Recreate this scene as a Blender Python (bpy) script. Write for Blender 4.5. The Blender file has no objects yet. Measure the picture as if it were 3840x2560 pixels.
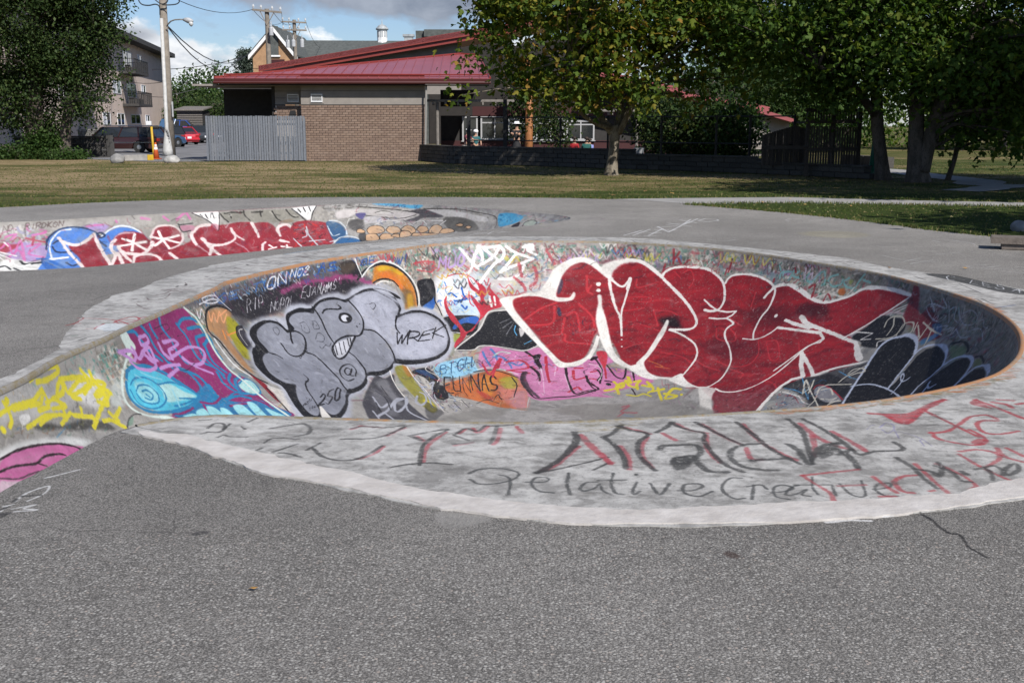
import bpy, bmesh, math, random
import numpy as np
from mathutils import Vector, Matrix, noise as mnoise
from mathutils.geometry import delaunay_2d_cdt

scene = bpy.context.scene
COL = scene.collection
R = math.radians

# ------------------------------------------------------------------ camera
FPX, PITCH, EYE = 4234.0, R(10.9), 1.6            # lens in photo pixels (3840 wide), tilt down, eye height
cam_data = bpy.data.cameras.new('camera')
cam_data.sensor_width = 36.0
cam_data.lens = 36.0 * FPX / 3840.0
cam_data.clip_start, cam_data.clip_end = 0.1, 3000.0
cam = bpy.data.objects.new('camera', cam_data)
COL.objects.link(cam)
cam.location = (0, 0, EYE)
cam.rotation_euler = (math.pi / 2 - PITCH, 0, 0)
scene.camera = cam

# ------------------------------------------------------------------ light
SUN_DIR = Vector((0.38, -0.67, 0.66)).normalized()
sun_data = bpy.data.lights.new('sun', 'SUN')
sun_data.energy = 5.0
sun_data.angle = R(0.5)
sun_data.color = (1.0, 0.955, 0.90)
sun = bpy.data.objects.new('sun', sun_data)
COL.objects.link(sun)
sun.rotation_euler = SUN_DIR.to_track_quat('Z', 'Y').to_euler()
sun.location = (20, -30, 40)

scene.view_settings.view_transform = 'Standard'
scene.view_settings.look = 'None'
scene.view_settings.exposure = 0.32
scene.view_settings.gamma = 1.0
scene.view_settings.use_curve_mapping = False
scene.render.engine = 'CYCLES'
scene.cycles.use_denoising = True
scene.cycles.max_bounces = 6
scene.cycles.transparent_max_bounces = 8
scene.cycles.caustics_reflective = False
scene.cycles.caustics_refractive = False


class NT:
    """tiny node-tree writer"""
    def __init__(self, tree):
        self.t = tree
        tree.nodes.clear()

    def n(self, kind, **kw):
        nd = self.t.nodes.new(kind)
        for k, v in kw.items():
            if k == 'ins':
                for a, b in v.items():
                    if isinstance(b, bpy.types.NodeSocket):
                        self.t.links.new(b, nd.inputs[a])
                    else:
                        nd.inputs[a].default_value = b
            else:
                setattr(nd, k, v)
        return nd

    def math(self, op, a, b=None, c=None, clamp=False):
        nd = self.t.nodes.new('ShaderNodeMath')
        nd.operation = op
        nd.use_clamp = clamp
        for i, v in enumerate((a, b, c)):
            if v is None:
                continue
            if isinstance(v, bpy.types.NodeSocket):
                self.t.links.new(v, nd.inputs[i])
            else:
                nd.inputs[i].default_value = v
        return nd.outputs[0]

    def ramp(self, fac, stops, interp='LINEAR'):
        nd = self.t.nodes.new('ShaderNodeValToRGB')
        cr = nd.color_ramp
        cr.interpolation = interp
        while len(cr.elements) < len(stops):
            cr.elements.new(0.5)
        for e, (p, c) in zip(cr.elements, stops):
            e.position = p
            e.color = (c, c, c, 1) if isinstance(c, (int, float)) else (*c[:3], 1)
        self.t.links.new(fac, nd.inputs[0])
        return nd.outputs[0]

    def mix(self, fac, a, b, blend='MIX'):
        nd = self.t.nodes.new('ShaderNodeMix')
        nd.data_type = 'RGBA'
        nd.blend_type = blend
        for i, v in ((0, fac), (6, a), (7, b)):
            if isinstance(v, bpy.types.NodeSocket):
                self.t.links.new(v, nd.inputs[i])
            elif i == 0:
                nd.inputs[0].default_value = v
            else:
                nd.inputs[i].default_value = (v, v, v, 1) if isinstance(v, (int, float)) else (*v[:3], 1)
        return nd.outputs[2]

    def noise(self, scale, detail=3.0, vec=None, rough=0.55, dist=0.0, w=None):
        nd = self.t.nodes.new('ShaderNodeTexNoise')
        if w is not None:
            nd.noise_dimensions = '4D'
            nd.inputs['W'].default_value = w
        nd.inputs['Scale'].default_value = scale
        nd.inputs['Detail'].default_value = detail
        nd.inputs['Roughness'].default_value = rough
        nd.inputs['Distortion'].default_value = dist
        if vec is not None:
            self.t.links.new(vec, nd.inputs['Vector'])
        return nd.outputs['Fac']

    def link(self, a, b):
        self.t.links.new(a, b)


# ------------------------------------------------------------------ sky
world = bpy.data.worlds.new('World')
scene.world = world
world.use_nodes = True
w = NT(world.node_tree)
sky = w.n('ShaderNodeTexSky')
sky.sky_type = 'NISHITA'
sky.sun_disc = False
sky.sun_elevation = math.asin(SUN_DIR.z)
sky.sun_rotation = math.atan2(SUN_DIR.x, SUN_DIR.y)
sky.altitude = 30
sky.air_density = 1.0
sky.dust_density = 0.35
sky.ozone_density = 1.6
co = w.n('ShaderNodeTexCoord')
sep = w.n('ShaderNodeSeparateXYZ', ins={0: co.outputs['Generated']})
az = w.math('ARCTAN2', sep.outputs[0], sep.outputs[1])
el = w.math('ARCSINE', sep.outputs[2])
# clouds are laid out on azimuth / elevation; they stretch sideways near the horizon
cv = w.n('ShaderNodeCombineXYZ', ins={0: w.math('MULTIPLY', az, 1.0), 1: w.math('MULTIPLY', el, 1.7), 2: 0.0})
big = w.noise(7.0, 7.0, cv.outputs[0], 0.6, 0.25, w=3.7)
fine = w.noise(26.0, 6.0, cv.outputs[0], 0.62, 0.3, w=1.3)


def blob(a0, e0, sa, se, amp):
    da = w.math('DIVIDE', w.math('SUBTRACT', az, a0), sa)
    de = w.math('DIVIDE', w.math('SUBTRACT', el, e0), se)
    r2 = w.math('ADD', w.math('MULTIPLY', da, da), w.math('MULTIPLY', de, de))
    return w.math('MULTIPLY', w.math('EXPONENT', w.math('MULTIPLY', r2, -1.0)), amp)


def blobs(lst):
    o = None
    for b in lst:
        s = blob(*b)
        o = s if o is None else w.math('ADD', o, s)
    return o


shape = w.math('ADD', w.math('MULTIPLY', big, 0.62), w.math('MULTIPLY', fine, 0.38))
# the banks of cumulus that stand low over the car park and the hall
white_b = blobs([(-0.335, 0.052, 0.080, 0.024, 0.26), (-0.24, 0.028, 0.06, 0.018, 0.10),
                 (-0.16, 0.045, 0.10, 0.018, 0.14), (0.02, 0.05, 0.12, 0.02, 0.12), (0.33, 0.06, 0.12, 0.03, 0.1),
                 (-0.30, 0.104, 0.06, 0.014, -0.14), (-0.255, 0.080, 0.03, 0.012, -0.12), (-0.19, 0.095, 0.05, 0.010, -0.12)])
cov_w = w.ramp(w.math('ADD', shape, white_b), [(0.545, 0.0), (0.615, 0.85), (0.72, 1.0)])
grey_b = blobs([(-0.085, 0.103, 0.075, 0.013, 0.36), (-0.215, 0.108, 0.035, 0.007, 0.24), (-0.315, 0.072, 0.025, 0.008, 0.20),
                (0.2, 0.15, 0.3, 0.03, 0.08)])
sh2 = w.math('ADD', w.math('MULTIPLY', w.noise(6.0, 6.0, cv.outputs[0], 0.58, 0.2, w=8.1), 0.6), w.math('MULTIPLY', fine, 0.4))
cov_g = w.ramp(w.math('ADD', sh2, grey_b), [(0.56, 0.0), (0.70, 0.9)])
SKY_K = 0.056
skycol = w.mix(1.0, sky.outputs[0], (1.02, 1.16, 1.46), 'MULTIPLY')
wht = w.mix(w.ramp(fine, [(0.35, 0.0), (0.62, 1.0)]), (9.0, 9.5, 10.6), (16.0, 16.0, 16.0))
gry = w.mix(w.ramp(fine, [(0.3, 0.0), (0.7, 1.0)]), (2.9, 3.3, 4.3), (5.6, 6.1, 7.2))
c1 = w.mix(cov_w, skycol, wht)
c2 = w.mix(cov_g, c1, gry)
bg = w.n('ShaderNodeBackground', ins={'Color': c2, 'Strength': SKY_K})
w.link(bg.outputs[0], w.n('ShaderNodeOutputWorld').inputs[0])

# ------------------------------------------------------------------ helpers
def ray(px, py):
    u = 1280.0 - py
    return Vector((px - 1920.0, FPX * math.cos(PITCH) + u * math.sin(PITCH), -FPX * math.sin(PITCH) + u * math.cos(PITCH)))


def gnd(px, py, z=0.0):
    """where the sight line of a photo pixel meets the level z"""
    d = ray(px, py)
    k = (z - EYE) / d.z
    return Vector((d.x * k, d.y * k, z))


def at(px, py, Y):
    """where the sight line of a photo pixel meets the upright plane y = Y"""
    d = ray(px, py)
    k = Y / d.y
    return Vector((d.x * k, Y, EYE + d.z * k))


def srgb(h, k=1.0):
    h = h.lstrip('#')
    o = []
    for i in (0, 2, 4):
        c = int(h[i:i + 2], 16) / 255.0
        o.append((c / 12.92 if c <= 0.04045 else ((c + 0.055) / 1.055) ** 2.4) * k)
    return tuple(o)


def mat(name, color=(0.5, 0.5, 0.5), rough=0.7, metal=0.0, var=0.0, scale=6.0, bump=0.0, bscale=40.0, spec=0.4, var2=None, trans=0.0):
    """plain surface with mottled colour and fine relief"""
    m = bpy.data.materials.new(name)
    m.use_nodes = True
    t = NT(m.node_tree)
    out = t.n('ShaderNodeOutputMaterial')
    b = t.n('ShaderNodeBsdfPrincipled')
    b.inputs['Roughness'].default_value = rough
    b.inputs['Metallic'].default_value = metal
    b.inputs['Specular IOR Level'].default_value = spec
    tc = t.n('ShaderNodeTexCoord')
    ob = tc.outputs['Object']
    if var > 0:
        nz = t.noise(scale, 5.0, ob)
        dark = tuple(c * (1 - var) for c in color)
        lite = tuple(min(1, c * (1 + var)) for c in color)
        if var2:
            lite = var2
        col = t.mix(t.ramp(nz, [(0.3, 0.0), (0.7, 1.0)]), dark, lite)
        t.link(col, b.inputs['Base Color'])
    else:
        b.inputs['Base Color'].default_value = (*color, 1)
    if bump > 0:
        bn = t.n('ShaderNodeBump', ins={'Strength': bump, 'Distance': 0.02, 'Height': t.noise(bscale, 4.0, ob)})
        t.link(bn.outputs[0], b.inputs['Normal'])
    t.link(b.outputs[0], out.inputs[0])
    return m


class MB:
    """collects shapes for one mesh object"""
    def __init__(self):
        self.v, self.f = [], []

    def poly(self, pts):
        i = len(self.v)
        self.v += [tuple(p) for p in pts]
        self.f.append(tuple(range(i, i + len(pts))))
        return self

    def box(self, c, s, rz=0.0, rx=0.0, ry=0.0):
        m = Matrix.Translation(c) @ Matrix.Rotation(rz, 4, 'Z') @ Matrix.Rotation(ry, 4, 'Y') @ Matrix.Rotation(rx, 4, 'X')
        i = len(self.v)
        for x in (-.5, .5):
            for y in (-.5, .5):
                for z in (-.5, .5):
                    self.v.append(tuple(m @ Vector((x * s[0], y * s[1], z * s[2]))))
        for q in ((0, 1, 3, 2), (4, 6, 7, 5), (0, 4, 5, 1), (2, 3, 7, 6), (0, 2, 6, 4), (1, 5, 7, 3)):
            self.f.append(tuple(i + k for k in q))
        return self

    def span(self, a, b):
        """box between two opposite corners"""
        return self.box([(a[k] + b[k]) / 2 for k in range(3)], [abs(b[k] - a[k]) for k in range(3)])

    def tube(self, pts, rad, n=8, cap=True):
        pts = [Vector(p) for p in pts]
        if not isinstance(rad, (list, tuple)):
            rad = [rad] * len(pts)
        base = len(self.v)
        ref = None
        for k, p in enumerate(pts):
            d = (pts[min(k + 1, len(pts) - 1)] - pts[max(k - 1, 0)]).normalized()
            if ref is None:
                ref = d.orthogonal().normalized()
            ref = (ref - d * ref.dot(d))
            ref = ref.normalized() if ref.length > 1e-6 else d.orthogonal().normalized()
            s = d.cross(ref)
            for j in range(n):
                a = 2 * math.pi * j / n
                self.v.append(tuple(p + (ref * math.cos(a) + s * math.sin(a)) * rad[k]))
        for k in range(len(pts) - 1):
            for j in range(n):
                a, b = base + k * n + j, base + k * n + (j + 1) % n
                self.f.append((a, b, b + n, a + n))
        if cap:
            self.f.append(tuple(base + j for j in reversed(range(n))))
            self.f.append(tuple(base + (len(pts) - 1) * n + j for j in range(n)))
        return self

    def lathe(self, c, prof, n=16):
        """prof: (radius, height) pairs round a vertical axis at c"""
        return self.tube([(c[0], c[1], c[2] + h) for r, h in prof], [max(r, 1e-4) for r, h in prof], n) if len({h for r, h in prof}) == len(prof) else self

    def prism(self, poly, d):
        """poly: 3-D outline, d: extrusion vector"""
        d = Vector(d)
        p = [Vector(q) for q in poly]
        n = len(p)
        i = len(self.v)
        self.v += [tuple(q) for q in p] + [tuple(q + d) for q in p]
        self.f.append(tuple(i + k for k in range(n)))
        self.f.append(tuple(i + n + k for k in reversed(range(n))))
        for k in range(n):
            a, b = i + k, i + (k + 1) % n
            self.f.append((a, a + n, b + n, b))
        return self

    def build(self, name, m, parent=None, smooth=False, bevel=0.0):
        me = bpy.data.meshes.new(name)
        me.from_pydata(self.v, [], self.f)
        me.update()
        bm = bmesh.new()
        bm.from_mesh(me)
        bmesh.ops.recalc_face_normals(bm, faces=bm.faces)
        if bevel > 0:
            bmesh.ops.remove_doubles(bm, verts=bm.verts, dist=1e-5)
            bmesh.ops.bevel(bm, geom=list(bm.edges), offset=bevel, segments=1, affect='EDGES')
        bm.to_mesh(me)
        bm.free()
        if smooth:
            me.shade_smooth()
        return link(name, me, m, parent)


def link(name, me, m, parent=None, loc=None):
    o = bpy.data.objects.new(name, me)
    COL.objects.link(o)
    if m is not None and len(me.materials) == 0:
        me.materials.append(m)
    if parent is not None:
        o.parent = parent
    if loc is not None:
        o.location = loc
    return o


def empty(name, loc, label, cat, group=None, rz=0.0):
    o = bpy.data.objects.new(name, None)
    COL.objects.link(o)
    o.location = loc
    o.rotation_euler = (0, 0, rz)
    return tag(o, label, cat, group)


def tag(o, label=None, cat=None, group=None, kind=None):
    if label:
        o['label'] = label
    if cat:
        o['category'] = cat
    if group:
        o['group'] = group
    if kind:
        o['kind'] = kind
    return o


def copy_tree(o, parent=None):
    c = o.copy()
    COL.objects.link(c)
    if parent is not None:
        c.parent = parent
    for ch in list(o.children):
        copy_tree(ch, c)
    return c


def npmesh(name, v, f, m, parent=None, smooth=False, uv=None):
    """mesh from numpy arrays; f is (n, 3) or (n, 4); uv is per vertex"""
    me = bpy.data.meshes.new(name)
    v = np.asarray(v, np.float32)
    f = np.asarray(f, np.int32)
    me.vertices.add(len(v))
    me.vertices.foreach_set('co', v.ravel())
    k = f.shape[1]
    me.loops.add(f.size)
    me.loops.foreach_set('vertex_index', f.ravel())
    me.polygons.add(len(f))
    me.polygons.foreach_set('loop_start', np.arange(0, f.size, k, dtype=np.int32))
    me.update(calc_edges=True)
    if uv is not None:
        ul = me.uv_layers.new(name='paint')
        ul.data.foreach_set('uv', np.asarray(uv, np.float32)[f.ravel()].ravel())
    if smooth:
        me.shade_smooth()
    me.validate()
    return link(name, me, m, parent)


def catmull(p, n=6, closed=False):
    p = [np.asarray(q, float) for q in p]
    if len(p) < 3:
        return np.array(p)
    out = []
    m = len(p)
    rng = range(m) if closed else range(m - 1)
    for i in rng:
        if closed:
            a, b, c, d = p[(i - 1) % m], p[i], p[(i + 1) % m], p[(i + 2) % m]
        else:
            b, c = p[i], p[i + 1]
            a = p[i - 1] if i > 0 else 2 * b - c
            d = p[i + 2] if i + 2 < m else 2 * c - b
        for k in range(n):
            t = k / n
            out.append(0.5 * (2 * b + (c - a) * t + (2 * a - 5 * b + 4 * c - d) * t * t + (3 * b - a - 3 * c + d) * t ** 3))
    if not closed:
        out.append(p[-1])
    return np.array(out)


def cdt_sheet(outer, holes, z, inner_pts=()):
    """flat sheet bounded by an outline, with holes; returns verts, tri faces"""
    vs, es = [], []
    for loop in [outer] + list(holes):
        i = len(vs)
        vs += [Vector((p[0], p[1])) for p in loop]
        es += [(i + k, i + (k + 1) % len(loop)) for k in range(len(loop))]
    vs += [Vector((p[0], p[1])) for p in inner_pts]
    faces = []
    i = 0
    for loop in [outer] + list(holes):
        faces.append(list(range(i, i + len(loop))))
        i += len(loop)
    ov, oe, of, *_ = delaunay_2d_cdt(vs, es, [], 2, 1e-5)
    tris = [tuple(f) for f in of]
    return [(p.x, p.y, z) for p in ov], tris


def pts_in_poly(P, poly):
    """P (n,2) inside polygon?"""
    poly = np.asarray(poly)
    x, y = P[:, 0], P[:, 1]
    ins = np.zeros(len(P), bool)
    j = len(poly) - 1
    for i in range(len(poly)):
        xi, yi, xj, yj = poly[i][0], poly[i][1], poly[j][0], poly[j][1]
        c = ((yi > y) != (yj > y)) & (x < (xj - xi) * (y - yi) / (yj - yi + 1e-12) + xi)
        ins ^= c
        j = i
    return ins

# ------------------------------------------------------------------ the two bowls: rim, floor line, section
def cum(p):
    d = np.r_[0, np.cumsum(np.linalg.norm(np.diff(p, axis=0), axis=1))]
    return d


def resample(p, step, extra=()):
    """even spacing along a polyline; extra columns ride along"""
    s = cum(p[:, :2])
    n = max(2, int(round(s[-1] / step)))
    q = np.linspace(0, s[-1], n + 1)
    return np.stack([np.interp(q, s, p[:, k]) for k in range(p.shape[1])], 1), q


def section(q):
    q = np.clip(q, 0, 1)
    return (1 - (1 - q) ** 2) ** 0.72


class Bowl:
    """rim rows: x, y of the rim; x, y of the floor point the wall runs to; depth there; length of the curved transition"""
    def __init__(self, rows, step=0.11, rings=30):
        c = catmull(rows, 8, closed=False)
        self.rim, self.s = resample(c, step)
        self.n = len(self.rim)
        u = np.linspace(0, 1, rings + 1) ** 1.35
        self.u = u
        r = self.rim
        L = np.linalg.norm(r[:, 2:4] - r[:, :2], axis=1)
        T = np.minimum(r[:, 5], L)
        x = r[:, None, 0] + (r[:, None, 2] - r[:, None, 0]) * u[None]
        y = r[:, None, 1] + (r[:, None, 3] - r[:, None, 1]) * u[None]
        z = -r[:, None, 4] * section(u[None] * L[:, None] / T[:, None])
        self.grid = np.stack([x, y, z], 2)                       # rim node, ring, xyz
        d = np.linalg.norm(np.diff(self.grid, axis=1), axis=2)
        self.v = np.concatenate([np.zeros((self.n, 1)), np.cumsum(d, 1)], 1)   # metres down the wall
        nxt = np.linalg.norm(np.diff(self.grid, axis=0), axis=2)
        self.g = np.concatenate([nxt, nxt[-1:]], 0) / np.maximum(np.diff(self.s)[0], 1e-6)   # how the wall narrows inwards

    def mesh(self, name, m, parent, smax, vmax):
        n, k = self.grid.shape[:2]
        v = self.grid.reshape(-1, 3)
        i = np.arange(n - 1)[:, None] * k + np.arange(k - 1)[None]
        f = np.stack([i, i + k, i + k + 1, i + 1], 2).reshape(-1, 4)
        uv = np.stack([np.repeat(self.s[:, None], k, 1) / smax, self.v / vmax], 2).reshape(-1, 2)
        return npmesh(name, v, f, m, parent, smooth=True, uv=uv)

    def outline(self):
        return [tuple(p) for p in self.rim[:, :2]]

    def offset(self, d):
        """rim moved outwards by d"""
        p = self.rim[:, :2]
        t = np.gradient(p, axis=0)
        t /= np.linalg.norm(t, axis=1)[:, None] + 1e-9
        nrm = np.stack([-t[:, 1], t[:, 0]], 1)                    # the rim runs clockwise seen from above: left is outside
        return p + nrm * d


def rim_rows(lst):
    return [np.array([*a[:2], *a[2:]], float) for a in lst]


def G(px, py):
    p = gnd(px, py)
    return (p.x, p.y)


CEN = (0.5, 10.7)
NEAR_ROWS = [
    (-2.95, 1.9, -2.95, 2.6, 0.02, 1.2), (-3.35, 2.0, -2.95, 2.7, 0.04, 1.2), (-3.50, 3.0, -2.93, 3.2, 0.15, 1.2), (-3.36, 4.6, -2.85, 4.6, 0.42, 1.4),
    (*G(0, 1467), -2.35, 6.7, 0.85, 1.8), (*G(224, 1344), -1.9, 7.6, 1.15, 2.2), (*G(393, 1271), -1.4, 8.3, 1.35, 2.4), (*G(477, 1229), -0.9, 8.9, 1.45, 2.6),
    (*G(606, 1173), -0.4, 9.6, 1.5, 2.8), (*G(674, 1142), -0.1, 10.0, 1.5, 2.9), (*G(814, 1080), 0.2, 10.5, 1.5, 3.0), (*G(868, 1054), *CEN, 1.5, 3.1),
    (*G(1091, 1000), *CEN, 1.5, 3.2), (*G(1270, 967), *CEN, 1.5, 3.3), (*G(1426, 945), *CEN, 1.5, 3.3), (*G(1636, 917), *CEN, 1.5, 3.3), (*G(1825, 907), *CEN, 1.5, 3.3),
    (*G(2061, 906), *CEN, 1.5, 3.3), (*G(2280, 908), *CEN, 1.5, 3.3), (*G(2423, 915), *CEN, 1.5, 3.3), (*G(2646, 931), *CEN, 1.5, 3.3), (*G(2870, 957), *CEN, 1.5, 3.2),
    (*G(3030, 982), *CEN, 1.5, 3.1), (*G(3267, 1022), *CEN, 1.5, 3.0), (*G(3431, 1061), *CEN, 1.5, 2.9), (*G(3614, 1117), *CEN, 1.5, 2.8), (*G(3716, 1160), *CEN, 1.5, 2.8),
    (*G(3790, 1213), *CEN, 1.5, 2.8), (*G(3822, 1266), *CEN, 1.5, 2.8), (*G(3814, 1331), *CEN, 1.5, 2.8), (*G(3757, 1388), *CEN, 1.5, 2.8), (*G(3676, 1425), *CEN, 1.5, 2.8),
    (*G(3512, 1466), *CEN, 1.5, 2.8), (*G(3308, 1502), *CEN, 1.5, 2.8), (*G(3104, 1525), *CEN, 1.5, 2.8), (*G(2900, 1541), *CEN, 1.5, 2.8), (*G(2600, 1560), *CEN, 1.5, 2.8),
    (*G(2300, 1576), *CEN, 1.5, 2.8), (*G(1993, 1587), *CEN, 1.5, 2.8), (*G(1652, 1583), *CEN, 1.5, 2.8), (*G(1312, 1573), 0.2, 10.5, 1.5, 2.8), (*G(1040, 1565), -0.4, 9.6, 1.5, 2.6),
    (*G(842, 1560), -0.9, 8.9, 1.45, 2.4), (*G(702, 1568), -1.4, 8.3, 1.35, 2.2), (*G(561, 1588), -1.75, 7.8, 1.2, 2.0), (*G(438, 1616), -2.1, 7.2, 1.0, 1.6),
    (*G(297, 1686), -2.4, 6.5, 0.82, 1.2), (*G(112, 1787), -2.62, 5.7, 0.64, 1.0), (*G(0, 1846), -2.75, 5.2, 0.52, 0.9), (-2.38, 3.2, -2.93, 3.2, 0.15, 0.8), (-2.55, 2.0, -2.95, 2.7, 0.04, 1.0),
    (-2.95, 1.9, -2.95, 2.6, 0.02, 1.2)]
near = Bowl(rim_rows(NEAR_ROWS))

FAR_ROWS = [
    (-15.4, 13.3, -13.2, 13.9, 0.9, 2.4), (-13.8, 15.6, -12.2, 14.6, 1.2, 2.4), (-11.5, 17.6, -10.4, 15.4, 1.3, 2.6),
    (*G(0, 833), -7.2, 16.0, 1.35, 2.8), (*G(204, 824), -6.4, 16.4, 1.35, 2.8), (*G(510, 806), -5.2, 17.0, 1.35, 3.0), (*G(714, 796), -4.5, 17.6, 1.35, 3.0),
    (*G(1151, 772), -3.0, 18.6, 1.3, 3.2), (*G(1355, 764), -2.2, 19.1, 1.2, 3.2), (*G(1534, 764), -1.6, 19.3, 1.05, 3.0), (*G(1763, 778), -0.9, 19.5, 0.85, 2.4),
    (*G(1940, 792), -0.5, 19.6, 0.55, 1.8), (*G(2069, 804), 0.2, 19.7, 0.3, 1.2), (*G(2136, 815), 0.6, 19.5, 0.16, 0.9), (*G(2120, 827), 0.3, 19.4, 0.22, 1.0), (*G(2018, 842), -0.5, 19.3, 0.5, 1.4),
    (*G(1865, 858), -1.2, 19.2, 0.85, 1.8), (*G(1712, 873), -1.9, 18.9, 1.05, 2.0), (*G(1508, 891), -2.6, 18.4, 1.2, 2.2), (*G(1355, 906), -3.2, 18.0, 1.3, 2.4),
    (*G(1100, 928), -4.2, 17.4, 1.35, 2.4), (*G(842, 955), -5.0, 16.8, 1.35, 2.4), (*G(561, 980), -5.9, 16.4, 1.35, 2.4), (*G(306, 1003), -6.7, 16.0, 1.35, 2.4),
    (*G(0, 1018), -7.6, 15.6, 1.35, 2.4), (-7.6, 11.4, -9.4, 14.8, 1.3, 2.4), (-10.6, 10.9, -11.2, 14.0, 1.2, 2.4), (-13.8, 11.4, -12.8, 13.6, 1.0, 2.4), (-15.4, 13.3, -13.2, 13.9, 0.9, 2.4)]
far = Bowl(rim_rows(FAR_ROWS), step=0.16, rings=24)
NS, NV = float(near.s[-1]), 5.5
FS, FV = float(far.s[-1]), 4.6

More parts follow.
